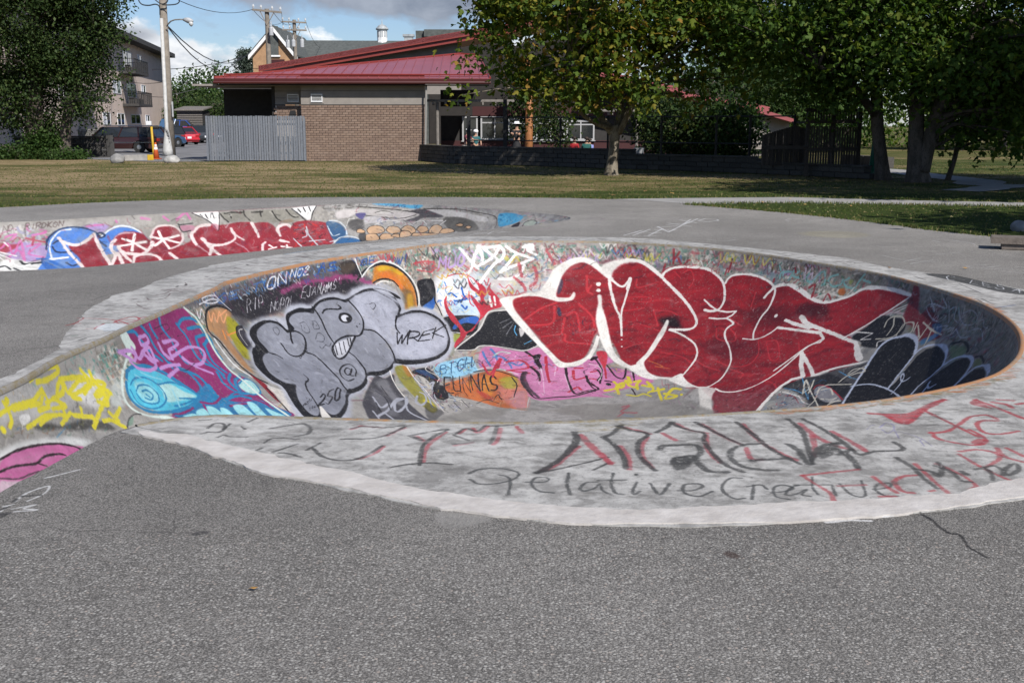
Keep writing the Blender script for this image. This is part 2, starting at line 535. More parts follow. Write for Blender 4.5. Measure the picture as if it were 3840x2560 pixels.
# ------------------------------------------------------------------ spray paint on concrete
# each row: kind, surface, colour, edge softness mm, cover %, smooth, narrowing %, (width mm ...) | points in 8 mm steps, each from the one before
# surface n / f: metres along the rim and down the wall of the near / far bowl; p: metres on the ground plan
PAINT = """
F n a9a49a 54 25 1 92|648-4 289-1 312-2 438 1 291 1 164-1 328 5 305-6 363 42-318 201-1398 160-601-306-205-48
F n 6e6c66 110 55 1 97|2471 3 170-10 204 3 202-3 107 38-149 79-190-6-86-49-131-29
S n 46443e,5d5a52,3a3b38,57614f,6b6156,7c786c 8 55 0 99 39 72 260 5 x|2323 3 205-6 179 2 152-2 188 2 87 6 5 26-122 47-151-11-101-40-140-5-210-2
S n 46443e,26262a,57614f,4f4a58,5f2a38 8 60 0 97 25 152 120 6 x|2736 13 154-5 160-1 62 31-81 35-188-9
S n 8a5a6a,5f7f94,b8b0a4,6f7a5c,4a4a50,a8746a,d6d2ca,7a6a8a,9aa8a4,b08a5a,6a3a44,cfc4b0 35 50 0 90 76 380 520 201 x|1026 45 45-42 214-1 402-6 291 4 174 1 318 0 257-1 200 3 109 60-252 164-337 71-931 44-521-203
S n 8a5a6a,5f7f94,b8b0a4,6f7a5c,4a4a50,a8746a,d6d2ca,7a6a8a,9aa8a4,b08a5a,6a3a44,cfc4b0,2a2a2e,e6e4de 12 60 0 90 26 263 420 202 x|1026 45 45-42 214-1 402-6 291 4 174 1 318 0 257-1 200 3 109 60-252 164-337 71-931 44-521-203
S n c8c2b6,4f8c78,a83a48,6f6a60,e6e2da,2f6a58,3d3c3a,b07a70 13 50 0 99 36 86 420 203 x|1204 2 222 1 261-5 291 3 174 0 319 2 257-1-7 17-240 6-326 4-178 3-301 2-342-5
S n e2ded8,cdb6c8,b9cdbb,d9a9a4,9db9cc,d8cfa0,b04450 29 50 0 91 54 214 150 204 x|1772 41 248-14-19 87-102 0-172 39
F n 4c4850 53 80 1 97|1062 1 198 3 160-1 119 1 37 15 34 47-107-3-88 3-67-4-83-4-61 2-2-23-56-21
F n 221f26 54 90 1 96|1179 28 78-6 72-3 82-1 70 12 47-2 46 23-36 9-64-2-59 8-55-11-40 3-60 3-29-14
F n 232127 12 100 1 99|1537 11 38-3 5 27-35-5
F n 7d6a52 44 50 1 99|1536 12 36-3 1 12-27 7
S n 3d6ea6,2e5488,e6e6ea,5a8cbb,86a7c4,34343c,b8d0d8,7d4a6e 4 85 0 100 18 61 170 11 x|1096 1 164 3 128-2 152 0-1 17-132 4-133 2-128-9
S n 9c3f74,8a2f63,b6548c 20 60 0 97 37 85 26 12 x|1368 29 102-5 115 7 18 20-82-12-94-1-67-1
L n 9c3f74 37 75 1 97 57|1371 33 65-6 61 3 58 3 28 13 18 5
S n 26242a,3a3238,8a3f6c,6b6a72 4 70 0 98 13 66 60 13 x|1195 30 79-5 98 0 92 6-28 15-122 1-77 3
L n 2d56a0 3 100 0 99 19|1483 17 21-15-4 16
L n 2d56a0 3 100 0 100 22|1493 10 9 1
L n 2d56a0 3 100 1 100 22|1532 6-6 0-10 1 2 5 10 0-3 5-10 0-7-1
L n 2d56a0 3 90 1 99 17|1649 10-3 9 2 5 6-4 6-9
L n 2d56a0 3 90 1 99 13|1669 13-4 2-6 5 2 5 9-4 3-4-3-5
L n 2d56a0 3 90 0 99 16|1678 14-3 10 7-8-3 10 12-12
L n 2d56a0 3 90 0 99 18|1701 10-6 13
L n 2d56a0 3 90 0 99 13|1693 26-1 2
L n 2d56a0 3 85 1 100 21|1587 17 7-8 10-1-2 3-11 2 11-1-2 4-11 1
L n 2d56a0 3 85 0 99 18|1626 6-14 0-6 11 13 1
L n 2d56a0 3 85 0 100 17|1609 11 10 1
L n 3565ab 2 80 1 100 19|1231 12-11-2-28 2-9 4 12 3 14-1 15-2-18-2
L n 3565ab 3 80 0 99 13|1272 13-24 0-19 8 30 2
L n 3565ab 3 80 0 99 17|1240 18 21 0
L n 3565ab 3 80 0 100 18|1314 12 25-1
L n 3565ab 3 80 0 99 18|1324 12-13 10
L n 3565ab 3 80 1 99 17|1346 11-10 8 6 1 16-2 10-9
L n 3565ab 3 80 0 99 17|1394 19 17-12 4 7 16-7-10 10
L n 3565ab 3 80 0 99 20|1463 3-21 1-13 14 22-4
L n 3565ab 3 80 0 100 15|1436 11 17-3
L n e8e8ee 3 100 1 100 18|1366 8-9 3-14 10 8 3 12-3 12-11-9-2
L n e8e8ee 3 100 0 99 19|1371 22 15-16 8 16 13-16
L n e8e8ee 3 100 0 99 13|1408 17 14-13 1 12 12-12
L n e8e8ee 3 100 1 100 12|1445 6-7 1-6 6 2 3 9-4 6-5-3-1
L n e8e8ee 3 100 1 100 13|1456 7 7-3 3 2-5 2-16 8 13 0
L n e0dfe4 3 100 1 97 6|1259 46 21-17 6 1-2 4-6 2-6 1
L n e0dfe4 3 100 0 97 7|1275 38-4 7
L n e0dfe4 3 100 0 97 9|1283 45 19-15
L n e0dfe4 3 100 1 97 6|1294 45 17-15 7 0-4 7-6 2-6-1
L n e0dfe4 3 100 0 95 7|1312 56 21-14-8 13 18-12
L n e0dfe4 3 100 1 95 5|1350 44-8 2-10 7 1 3 10-4 7-6-1-2
L n e0dfe4 3 100 1 95 8|1341 56 22-15 5 2-4 3-8 5-5-2
L n e0dfe4 3 100 1 95 8|1379 42-9 4-10 7-1 4 11-6 10-6 0-3
L n e0dfe4 3 100 0 94 6|1390 42-20 14 7 1
L n e0dfe4 3 100 0 96 5|1443 32-11 2-21 15 10 2
L n e0dfe4 3 100 0 96 8|1423 40 8 2
L n e0dfe4 3 100 0 97 8|1447 35 6 2
L n e0dfe4 3 100 1 96 8|1451 34-15 14-6 2-1-3
L n e0dfe4 3 100 0 96 8|1441 49 20-12-10 13
L n e0dfe4 3 100 0 96 7|1448 46 8-2
L n e0dfe4 3 100 0 96 7|1454 51 20-17-6 10 14-11-18 17
L n e0dfe4 3 100 0 96 9|1467 51 18-13-8 8 15-8-14 12
L n e0dfe4 3 100 0 96 8|1483 49 16-14-8 10 14-9-13 14
L n e0dfe4 3 100 1 96 6|1518 37 0-5-8 6-3 3 4 2-4 4-5 1-3-1
L n e0dfe4 3 100 0 97 6|1530 30-5 5
L n e0dfe4 3 100 0 97 6|1532 33-1 1
L n ecebf0 4 100 1 100 14|1139 4 21 0 26 4 0 7-24-1-20-5-3-5
L n ecebf0 4 100 1 100 14|1125 9 38 0 23 4
L n ecebf0 3 100 1 99 14|1110 14-6 10 21-9-5 10
L n ecebf0 4 100 1 99 15|1182 4 14 14 14 15
S n e8e6e2,2d56a0,8a3f6c,5a8cbb,2a2a2e 9 65 0 99 14 155 30 405 z|1215 4 209 2 215-1-6 19-223 3-190-2
F n a8a026 36 95 1 96|1183 36 15 15-13 16-18 16-27 14-11-8 13-21 10-16
F n b98a5e 35 95 1 96|1134 23 27-3 32 6 9 11-40 10-26 20-13 25-14 21-5-14 9-30 1-19-6-12
F n a7a129 36 90 1 96|1181 36 16 13-12 18-34 22-18-3 18-21 12-16
L n f2a878 7 90 1 99 19|1141 21-11 12 23-8-9 12 28-10-12 14 28-7
L n f2a878 7 90 1 99 19|1163 32 35-3
L n e6904c 7 100 1 97 16|1142 49-12 11
L n e6904c 7 100 1 97 17|1144 57 31 2
L n e6904c 7 100 1 96 16|1142 65 7-12
L n 17171b 7 100 1 96 26|1208 34-20-11-28-5-22 1-15 7-12 9-7 9 6 14-5 18-6 21 2 21 9 14
L n e2e4e2 9 100 1 92 23|1103 53-9 20-6 21 6 19 8 21 20 20
F n 3c3a42 12 100 1 95|1192 53 12 7-18 20-14 9-12-4 4-11 8-12
L n 17171b 4 100 1 96 17|1161 81 5-14 9-8 14-5 16 3
L n f0ece4 2 100 1 96 10|1170 80 6-13 10-8 12 1
F n 8f2630 11 100 1 90|1097 112 5 22-23 24-2-6 12-20
F n d2cdc6 11 100 1 89|1099 135 21 21-22 9-20 17-21-3 30-23
L n 17171b 4 100 1 91 18|1095 136-16 22-14 17-6 8
F n c97d2e 32 100 1 94|1608 37 10-15 15-2 21 4 21 11 16 20 7 24-7 26-13 15-28-5 13-25-2-17-11-19-22-8-28 6
F n d9b227 32 90 1 98|1622 25 19-2 20 7 18 13-7 2-22-13-24 0
F n d8742f 32 90 1 96|1621 36 24 0 17 15 10 21-8 2-14-20-24-10
F n 59503e 54 70 1 90|1664 74 22 6-2 24-9 15-21-3
F n c99a2c 32 80 1 89|1672 86 14 2-13 28-16 0
L n 17171b 8 100 1 97 35|1569 40 23-13 23-6 20-2-1 0 20 4 22 11 17 20 6 25-9 32
L n e8e9e6 8 100 1 96 23|1581 37 25-15 27-7 26 3-15-2 25 9 23 20 12 24-3 27-12 20
L n e8e9e6 6 100 1 99 19|1582 36-2-18-2-12
L n 17171b 6 100 1 95 22|1601 51 14-4 19 0 16 7 8 11
L n f0ece4 13 100 1 96 19|1606 54 17-4 15 3
F n e2e4e6 67 92 1 90|1764 59 35-1 35 5 20 12 9 18-16 22-14 43-37-5-41 0-7-32 1-29
F n b4cde0 66 80 1 86|1782 120 30-2 26 15-8 24-53-4
F n c7d2dc 68 70 1 93|1804 61 41-5 26 17 16 24-25 1-16-18
F n d8d6d2 85 75 1 93|1862 67 52-6 45 8 8 28-34 9-43 5-15-18
S n c9c0d8,b5cbb0,d8b0b0,e8e6e0,c8c8c8,9ebccb,dccf9d 14 55 0 94 24 68 90 21 x|1795 52 73 2 91 6 18 28-67 18-46-19
S n 2f5fb4,4379c4,8fc0cc,d9c27c,a8d0d6,ffffff 5 80 0 89 20 117 46 22 x|1764 70 53 3 34 19-19 59-67-3-12-38
L n 2f63b8 5 100 1 90 30|1780 100 9-1 4 5 5 5
L n 2f63b8 5 100 1 90 30|1814 89 0 15 4 12-14 1
L n 2f63b8 5 100 1 86 30|1804 129 6 10 5-5
L n 2f63b8 5 100 1 89 30|1790 116 13 4 11-8
L n d9c27c 5 80 1 93 20|1772 73-9 10 11 4 13-3 8 3-12 10
L n d9c27c 5 80 1 87 20|1776 120 0 18
L n 8fc5cd 5 80 1 93 17|1758 88 11-4 7-13
L n 8fc5cd 5 80 1 86 16|1778 114 8 13-14 4-1 18
L n c23a48 7 80 1 95 17|1790 62 20-3 19 4 13 9
F n 1a1b20 8 100 1 91|1712 63 38 0 3 19-6 21-14 18-15 6-21-12 10-26
F n 2d5fa8 10 100 1 88|1706 114 26-7 15-9-10 21-16 9-20-7
L n 17171b 7 100 1 89 20|1749 62 3 22-10 24 3 18 1 19
F n 1a1b20 8 100 1 80|1748 151 48 2 36 8-4 22-18 22-33-3-24-15-1-19
F n 2e5fb0 8 100 1 81|1761 179 25-15 27-5 19 3-5 18-25-7-21 4-14 7
L n dedcd8 5 100 1 77 13|1745 186 28 9 17 10
F n 9aa04a 16 100 1 76|1757 195 18 4-7 12-23 2
F n b93040 7 100 1 86|1831 60 2 14 6 14 9 10-2-18-4-7 11 9 8 12 0 13-7 10 3 12 8 6 5-5-7-29 4-11 6-8-3 11 6 12 8 15 2 19-24 8-17 15-17 15-17 18-15 4-17 14-26 16-16-4 18-13 18-10 5-19-12-22-4-23 2-20 7-11 5-2-6 14 1 15 9 20 7 24 7 17 19-7 16-15 9-15-2-16-6-19-1-15 6 6 7 13 5-9-3-12-11-12-3-15
L n e6e4e0 5 100 1 88 24|1866 113-1 12 1 13
L n e6e4e0 5 100 1 87 24|1875 114-1 21
L n c23a48 5 100 1 89 15|1827 99-3 26 6 10
F n 1c1d22 6 100 1 75|1857 156 33-8 13 17 21 37 24 39-32 19-40-7-40-11-29-2-22 7-50-14 60-24 40-25
L n cfcdc8 7 100 1 80 26|1735 233 59-20 36-23 25-37 19-4 18-1
L n cfcdc8 6 100 1 71 22|1734 234 56 12 21-7 26 2 39 10 40 9 34-15
L n 8a8b90 10 70 1 79 16|1901 178-22 16
L n 8a8b90 10 70 1 80 17|1897 171-20 9
L n 8a8b90 10 70 1 79 16|1902 185-18 27
L n 5fb0e0 5 100 1 77 13|1907 188-4 14 3 14
L n 5fb0e0 5 100 1 73 13|1919 241 18-11
F n c8c4c2 5 100 1 76|1914 195 10 10-10 15
S n c23745,3565ab,e8e6e2,2a2a2e,6fa39c,b79ad2,d8c83a,7a2f40,4f8c78 10 70 0 99 19 245 70 401 z|1647-1 331 4 174 0 354-1 11 23-361 9-179 1-338-10
S n 2a2a2e,e8e6e2,c23745,3565ab,8a8b90,c99a2c 11 70 0 92 16 179 40 402 z|1771 46 168 2-6 92-162-12
L n f4f3f1 24 90 1 98 45|1825 10 10 15 10 15 8 11
L n f4f3f1 24 90 1 98 45|1862 7-8 11-6 10-4 15-9 15
L n f4f3f1 24 90 1 99 45|1858 7 5 14 1 12
L n fbfaf8 10 100 1 100 38|1866 9 11 1 18-2
L n fbfaf8 10 100 1 99 38|1868 12 15 14 10 11
L n fbfaf8 10 100 1 99 38|1895 10-13 19-29 17
L n fbfaf8 10 100 1 97 38|1897 8 6 11-5 13-14 10-17 20-14 19
L n fbfaf8 10 100 1 99 38|1908 9 15 11 30 12
L n fbfaf8 10 100 1 98 38|1927 22-7 5-14 18-13 15 17-10 28-11 15-7
L n fbfaf8 10 100 1 95 38|1889 74 21 0 20-13 7-16
L n fbfaf8 10 100 1 100 38|1937 10 11-4 6 2-9 7 13 9
L n fbfaf8 35 100 1 100 105|1949 13 0 0
L n b79ad2 3 80 0 98 26|1774 44 8-20 4 13 10-14-7 23
L n b79ad2 3 80 1 98 28|1802 26-6 16 6 2 8-4 4-14
L n b79ad2 3 80 1 98 36|1826 21-5 5-5 13 5 4 8-7 1-10-4-4
S n b83440,c2454e 5 75 0 98 24 84 14 31 x|1712 28 55-1 7 20-32-1
L n c23745 5 70 1 96 23|1721 41 36 9
L n c23745 5 70 1 99 23|1715 28 27-1 24 4
F n c77aa8 21 100 1 59|1815 247 32-1 28 9 40 9 40-12 44 56 39-1 46-34 21-6 31 19-36 20 80-3 46 10 57 5-70 45-70 37 45 2-184 41-95 3-37-43 0-65-34-26-55-11
F n d38ab2 75 60 1 51|1914 326 74-10 116-4 47 73-102 39-116 3-30-44
S n b95f98,d79bbf,c26a9f 24 35 0 52 45 90 40 33 x|1903 326 213-41 40 99-229 49
F n 8fc3dd 9 100 1 63|1623 248 88 6 61 9 1 32-11 13-145-24
L n 2f5f88 3 100 1 63 17|1620 271 26-16 18 2-6 6-23-2 20 5-14 8-23-3
L n 2f5f88 3 100 0 65 20|1684 257 27 4
L n 2f5f88 3 100 0 63 24|1696 258-33 22
L n 2f5f88 3 100 1 64 28|1745 264-9-3-21 6-15 14 4 5 21-4 7-5-9-4
L n 2f5f88 3 100 0 65 22|1730 285 29-23
L n 2f5f88 3 100 0 64 24|1756 292 22-28
L n 2f5f88 3 100 0 65 26|1742 277 24 1
S n 2f5f88,cfe6f0,1a1b20 4 60 0 63 9 75 24 332 x|1628 249 142 17-8 42-145-24
S n 16181c,e4e4e2,2a2c33,47506b 4 80 0 57 17 86 40 34 x|1599 242 41 10-27 34-41 64-134-15 88-91
F n 1a1b20 9 100 1 60|1531 242 65 6-1 33-25 13-18-6 1-25
F n 284a7a 9 80 1 62|1548 243 36 9 7 24-17-4
L n f0ece4 4 100 1 62 13|1603 243-17 8 18 25-23 9
L n f0ece4 4 100 1 51 13|1557 290-34 5-18 19 52 22 31 19
F n 1a1b20 6 100 1 51|1542 289 46 10-37 26-44-6-1-13
F n c06a38 17 100 1 48|1593 296 76 7 78 9 88 8 38 27 13 63-42 78-32-1-94-60-56-47-60-39-27-17
F n cf7f78 58 80 1 44|1789 381 88-24 12 58-48 73-61-29
F n d68b3a 44 80 1 51|1753 335 62-5-49 53-51-1
F n 9aa832 45 70 1 52|1821 350 52-3-11 39-39-1
F n b53a34 23 70 1 45|1699 352 34 23 5 28-36-16
F n b58a9a 43 60 1 39|1826 418 60-14-39 78-55-18
L n e6e4de 5 100 1 60 18|1772 303 43 3 35 14 33 19
L n 17171b 6 100 1 58 21|1753 305 58 9 36 15 32 21
L n 1c1a1c 3 100 0 54 26|1645 289-22-7-59 31 26 10
L n 1c1a1c 3 100 0 54 23|1590 300 27 1
L n 1c1a1c 3 100 1 54 22|1657 289-47 29 10 7 15 0 48-28
L n 1c1a1c 3 100 0 54 17|1644 332 45-27-24 41 55-35
L n 1c1a1c 3 100 0 54 27|1685 344 49-36-18 50 49-43
L n 1c1a1c 3 100 0 53 24|1729 361 54-38-29 50
L n 1c1a1c 3 100 0 54 21|1750 346 16 7
L n 1c1a1c 3 100 1 53 28|1813 345-5-12-13 7-7 17 13 10-7 10-14 3-13-5
S n 1c1a1c,7a2c22,d68b3a,e6c09a 4 60 0 49 12 87 60 331 x|1593 296 154 16 126 35-29 141-182-108-87-56
L n 1c1a1c 4 100 1 44 13|1738 403 39-5-4 14
L n 1c1a1c 4 100 1 42 13|1773 407 0 11
L n 1c1a1c 4 100 1 48 13|1643 332-9 15
L n bdbcb8 4 100 1 37 13|1614 377 55 33 55 39 37 7 45 35 35-3 47-55
S n 1a1820,e8e6e2,b82f44,3565ab,8a8b90,d8c83a 9 60 0 56 14 184 34 403 z|1685 272 646-19 105 67-885 16
L n 3a78b8 9 80 1 64 31|1814 256 0 20 3 25
L n 3a78b8 9 80 1 68 32|1838 252 6 16-2 16
L n 3a78b8 9 80 1 65 31|1835 275 22 2 13 22 2 17
L n 3a78b8 9 80 1 63 31|1872 295 19 13 18-8
L n bfe3d2 13 70 1 68 28|1839 272 19-10 21 5
L n b82f44 5 100 1 62 34|1797 292 6 36 49-45-17 29
L n b82f44 5 100 1 61 34|1806 337 46-52
L n b82f44 5 100 1 63 34|1865 294 39-2 11 25-59 6
L n b82f44 5 100 1 57 34|1863 324 52 11
L n b82f44 5 100 1 68 35|1926 276 27 0
L n b82f44 5 100 1 58 34|1965 279-1 46 3 42
L n b82f44 5 100 1 55 34|2035 324 7 32 34-11
L n b82f44 5 100 1 61 34|2038 316 20-1
L n b82f44 4 100 1 47 33|2026 408 26-22 14 10
L n b82f44 5 100 1 59 34|2083 327 20-7
L n b82f44 5 100 1 61 34|2096 268 22 42 14 32
L n b82f44 5 100 1 54 33|2084 350 19 2
L n 2a1a24 6 100 1 47 33|1898 335-11 28 6 41 18 35 71-8 67-7 63-29
L n 2a1a24 6 100 1 64 34|1919 264 23 24 7 29-11-21
L n 2a1a24 6 100 1 52 33|2015 316 7 45 26 52 39-14 35-14-34-17-16-27
L n 2a1a24 6 100 1 57 34|1923 313 16 22 1 28
L n 2a1a24 6 100 1 54 33|2132 351 28-2
L n 2a1a24 6 100 1 57 33|2099 317 16 19 4 27
F n 1d1218 5 100 1 66|1935 276 18-4-8 24-9-4
F n 1d1218 5 100 1 65|2073 281 27-10-20 18
L n 17141a 3 100 1 54 84|2148 360 0 0
L n 3a2f38 21 80 1 51 66|1903 331-11 27 4 35 22 40
L n e3bcd4 3 100 1 53 11|1949 317 1 41-6 57
L n e3bcd4 3 100 1 52 11|2012 338 17 59
L n e3bcd4 3 100 1 56 11|2071 332 32 2 15 15
L n e3bcd4 3 100 1 59 11|1989 308-5 35
L n f0ece4 4 80 1 34 11|1946 471 30 10
L n f0ece4 4 80 1 34 11|2015 470 63-3
L n f0ece4 4 80 1 25 11|2113 538 13-3
L n 2a1a24 6 100 1 52 25|2077 359 24 25 22 3-30-20
L n 2a1a24 6 100 1 60 26|2082 277 20 25 13 26-7 27
L n 2a1a24 6 100 1 59 26|2121 299 36 29 28 2-7-31
L n 2a1a24 6 100 1 57 26|2195 296 26 34
L n 2a1a24 6 100 1 48 25|2233 358 29 14
F n c23646 9 100 1 64|2086 262 27 0 6 49-11-10
L n f0ece4 3 100 1 58 10|2074 300 26 6 15 22-3 27
L n d8c83a 11 100 1 48 47|2146 386 39-19
L n d8c83a 11 100 1 51 48|2162 348 33 15-2-18-15 17 23 23
L n d8c83a 11 100 1 54 48|2196 324 19 16-19-4 21 13 28 1
L n d8c83a 11 100 1 54 48|2224 334 15-8-2 14 15 13
L n d8c83a 11 100 1 53 47|2258 338 27-4-21-10 40 13-4 14
L n d8c83a 11 100 1 52 47|2308 344 31-19
L n d8c83a 11 100 1 50 46|2316 329 25 12 40 12
L n d8c83a 11 100 1 51 46|2358 335 53-10-29 19-15-28 26-9
L n c9bd3c 11 100 1 47 35|2233 381 37-7 17-14 34-3
L n d8c83a 3 100 1 54 48|2418 317 1 0
L n d8c83a 3 100 1 46 33|2185 383 0 0
F n 94202b 20 100 1 86|1887 129 22-14 36-6 41 3 3-29 12-29 19-16 18-5 20 5 18 16 20-16 18-7 32 4 39 21 13-13 30-6 42-2 31 9 22 14 10-15 29-8 43 3 28 11 26-7 28 3 45 11 35-1 31-13 33-20 44-7 54 1-9 15-26 27-30 32 14 12 69 23-24 26-32 22-23 17-6 15-31 33-105 33-106 16-56-5-70 16-56 0-54-9-30-17-31-38-40-34-19 71-30 28-34-8-36-50-31-53-29-48
F n 7f1c2a 18 90 1 60|2453 282 54-14 49-26 23-20 41-6 37 8 23 26 29 19-47 24-49 24-67-24
S n 9a5560,5a1722,b08088,43202a,a22634 4 60 0 59 16 52 110 41 x|2515 276 69-42 53-10 56 44-85 42
S n 6a1420,7a1824,5a1220 33 45 0 86 60 364 150 42 -0.25|1887 129 22-14 36-6 41 3 3-29 12-29 19-16 18-5 20 5 18 16 20-16 18-7 32 4 39 21 13-13 30-6 42-2 31 9 22 14 10-15 29-8 43 3 28 11 26-7 28 3 45 11 35-1 31-13 33-20 44-7 54 1-9 15-26 27-30 32 14 12 69 23-24 26-32 22-23 17-6 15-31 33-105 33-106 16-56-5-70 16-56 0-54-9-30-17-31-38-40-34-19 71-30 28-34-8-36-50-31-53-29-48
S n b3222c,a81e28,bf3038 26 55 0 86 53 298 120 43 -0.3|1887 129 22-14 36-6 41 3 3-29 12-29 19-16 18-5 20 5 18 16 20-16 18-7 32 4 39 21 13-13 30-6 42-2 31 9 22 14 10-15 29-8 43 3 28 11 26-7 28 3 45 11 35-1 31-13 33-20 44-7 54 1-9 15-26 27-30 32 14 12 69 23-24 26-32 22-23 17-6 15-31 33-105 33-106 16-56-5-70 16-56 0-54-9-30-17-31-38-40-34-19 71-30 28-34-8-36-50-31-53-29-48
S n c8505a,2a2030,d06a70 13 45 0 86 23 165 34 44 -0.2|1887 129 22-14 36-6 41 3 3-29 12-29 19-16 18-5 20 5 18 16 20-16 18-7 32 4 39 21 13-13 30-6 42-2 31 9 22 14 10-15 29-8 43 3 28 11 26-7 28 3 45 11 35-1 31-13 33-20 44-7 54 1-9 15-26 27-30 32 14 12 69 23-24 26-32 22-23 17-6 15-31 33-105 33-106 16-56-5-70 16-56 0-54-9-30-17-31-38-40-34-19 71-30 28-34-8-36-50-31-53-29-48
F n 4c1420 45 75 1 80|2208 154 39-12 20 20 25 19-29 0-30-1
F n 18141a 37 80 1 82|2214 156 30-8 19 18-29 2
F n 4f1320 85 50 1 76|2333 190 130-37 49 27-106 29
F n 3c121d 56 70 1 92|2513 68 52-9 17 19-26 7-40 1
F n 4a1521 86 50 1 89|2388 106 102-29 34 12-55 36
L n cf3a42 10 60 1 93 22|2144 69 5 18 38-16
L n cf3a42 9 60 1 89 22|2128 111 47-5 2 11-47 3
L n cf3a42 9 60 1 87 22|2096 125 30 18 45-11
L n cf3a42 9 60 1 79 21|2156 182 8-11 53 11 23 0
L n cf3a42 9 60 1 83 22|2192 135 21 36
L n cf3a42 9 60 1 86 22|2194 135 34-2 18 6
L n cf3a42 9 60 1 73 21|2151 242 44-24 44 2
L n cf3a42 9 60 1 69 20|2247 236 64-2 50 10
L n cf3a42 9 60 1 85 21|2361 122 46 12
L n cf3a42 9 60 1 80 20|2374 141 35 14 5 13-43 4-19-21
L n cf3a42 8 60 1 79 19|2497 148 24-6 40 28-16 7-45-27
L n cf3a42 9 60 1 92 21|2403 93-6-28
L n cf3a42 8 60 1 74 19|2475 150 31 26 1 26-44 15-67 1
L n cf3a42 8 60 1 68 20|2348 231 49 6 54-3
L n cf3a42 8 60 1 68 19|2471 222 48-2 9 10
L n cf3a42 8 60 1 68 18|2590 219 30-3 32 6
L n cf3a42 8 60 1 81 19|2570 133 31 19 20-11
L n cf3a42 10 60 1 92 23|2059 88-6 14
L n cf3a42 9 60 1 80 22|2054 151 16 18 0 31-12 1
L n cf3a42 9 60 1 96 22|2233 47 11-6 12 18-5 18
L n cf3a42 10 60 1 96 22|2215 48 14 11
L n e08a40 6 70 1 64 14|2227 264 49 7
L n e08a40 6 70 1 64 14|2256 276 46-5
L n cf3a42 10 65 1 84 30|1925 175 37-30 31-15
L n cf3a42 10 65 1 82 30|1936 188 48-7 6-42
L n cf3a42 10 65 1 93 31|2050 68 2 31 10 9
L n cf3a42 10 65 1 81 30|2037 132 26 28 11 33-3 17
L n cf3a42 10 65 1 81 30|2015 161 18-7 10 47
L n cf3a42 10 65 1 73 29|1961 219 49-7 4 21 54 6
L n cf3a42 10 65 1 80 30|2010 168-5 40
F n 3a3f52 14 80 1 92|1997 88 5-14 5 8-5 23-6 3
F n 2c3a55 10 80 1 85|1995 145 5-3 4 19-7 0
S n 4a2234,3a2a3a 5 60 0 79 13 99 26 47 1.4|2015 167 51-7 10 47-54 8
F n f0ece4 15 100 1 84|1884 123 15-8 20-3 19-6 22-2 11-16 10-17 7-15 13-13 17-10 20-5 20 5 17 15 14 16 9 6-2 6-13-8-15-13-14-11-16-5-19 9-13 18-7 22-5 25 11 4 14-1 7-12 4 6-6 13-24 4-19-5-22-7-26 0-20 6-4 12 5 22 22 40 21 39 24 33 21 26 22 4 25-9 17-14 10-28 5-33 5 11-3 29-13 31-20 21-25 7-30 0-21-31-24-36-24-36-22-38-13-29
L n f0ece4 10 100 1 70 35|2073 283 9-33 3-33
L n f0ece4 28 50 1 98 35|1980 19 7 13 6 12
L n e8d8d8 24 60 1 98 35|1971 10 5 24-3 34
L n d8d0d2 21 60 1 98 28|1978 27 7 12
L n d8d0d2 21 60 1 99 28|2053 12-1 9
F n f0ece4 14 100 1 75|2072 111 8 1 4 26 11 29 12 37 14 36 19 25 32 18 19 6-7 8-23-4-28-12-25-25-16-27-8-23-8-25-3-28 2-24
L n f0ece4 11 100 1 95 32|2048 33 13 9 13 11 14 14 13 12 12 8 8-1 6-9 4-8
F n f0ece4 26 100 1 97|2074 49 12-11 17-7 17-2 19 2 5 4-16 1-16 5-10 9-6 10 0 19-7-11
L n f0ece4 12 100 1 89 47|2120 31 14 0 14 2 20 10 21 15 23 18 24 18 24 18 22 19 13 14 3 12-11 10-22 5-22 4
L n f0ece4 16 100 1 86 35|2090 66 5 26 8 27 10 23 10 16 8 24 6 25
L n f0ece4 8 100 1 85 28|2130 95-3 28-2 23 4 30 8 31
L n f0ece4 10 100 1 92 48|2131 69-2 23
L n f0ece4 3 100 1 74 30|2140 218 0 0
L n f0ece4 3 100 1 71 30|2145 237 0 0
L n f0ece4 8 100 1 93 65|2072 85 0 0
L n f0ece4 8 100 1 91 55|2073 99 0 0
L n f0ece4 9 100 1 94 40|2192 61 5-12 12-8 17-4 28-2 22 1 20 7 20 12 12 16 8 19 0 14-5 9-15 5-14 0
L n f0ece4 6 100 0 88 27|2292 97 19 10 21 7 24-1 19-5-4 9-10 9-19 5-20 2
L n f0ece4 7 100 1 72 25|2361 126 16 3 8 5-6 8-2 10 11 14 24 14 24 15 18 13 14 18 10 20-1 14-7 13-27 11-41 4-44-8
L n f0ece4 7 100 1 93 30|2324 58 2-9 9-8 16-4 21-2 22 2 22 5 16 7 8 9 4 16 1 16-4 16 2 17 6 17 11 11
L n f0ece4 9 100 1 96 35|2422 71 6-13 11-11 19-6 21 0 23 5 25 8 21 3 13-2
L n f0ece4 6 100 1 83 24|2433 157 28-5 19-10 11-13 6-11
L n f0ece4 7 100 0 86 33|2497 118 25-3 31-3 27-2 17-2 18 7-1 7
L n f0ece4 5 100 1 72 23|2614 122-11 7-5 8-2 16 1 25 0 26-6 24-12 19-22 14-31 8-28 0
L n f0ece4 3 100 1 89 52|2474 98 0 0
L n f0ece4 11 100 1 89 61|2534 90 18 7 18 3
L n f0ece4 8 100 1 89 42|2503 101 23 2 24 1 16 0
L n f0ece4 9 100 1 67 32|2244 177 26 4 30 8 24 9 19 15 9 17 2 19 1 17-2 14-20 12-38 10-41 5-39-7
F n f0ece4 13 100 1 61|2183 291 20-13 11-21 7 19 21 18 29 7 29-3 22-7-45 21-33 3-28-6-22-7
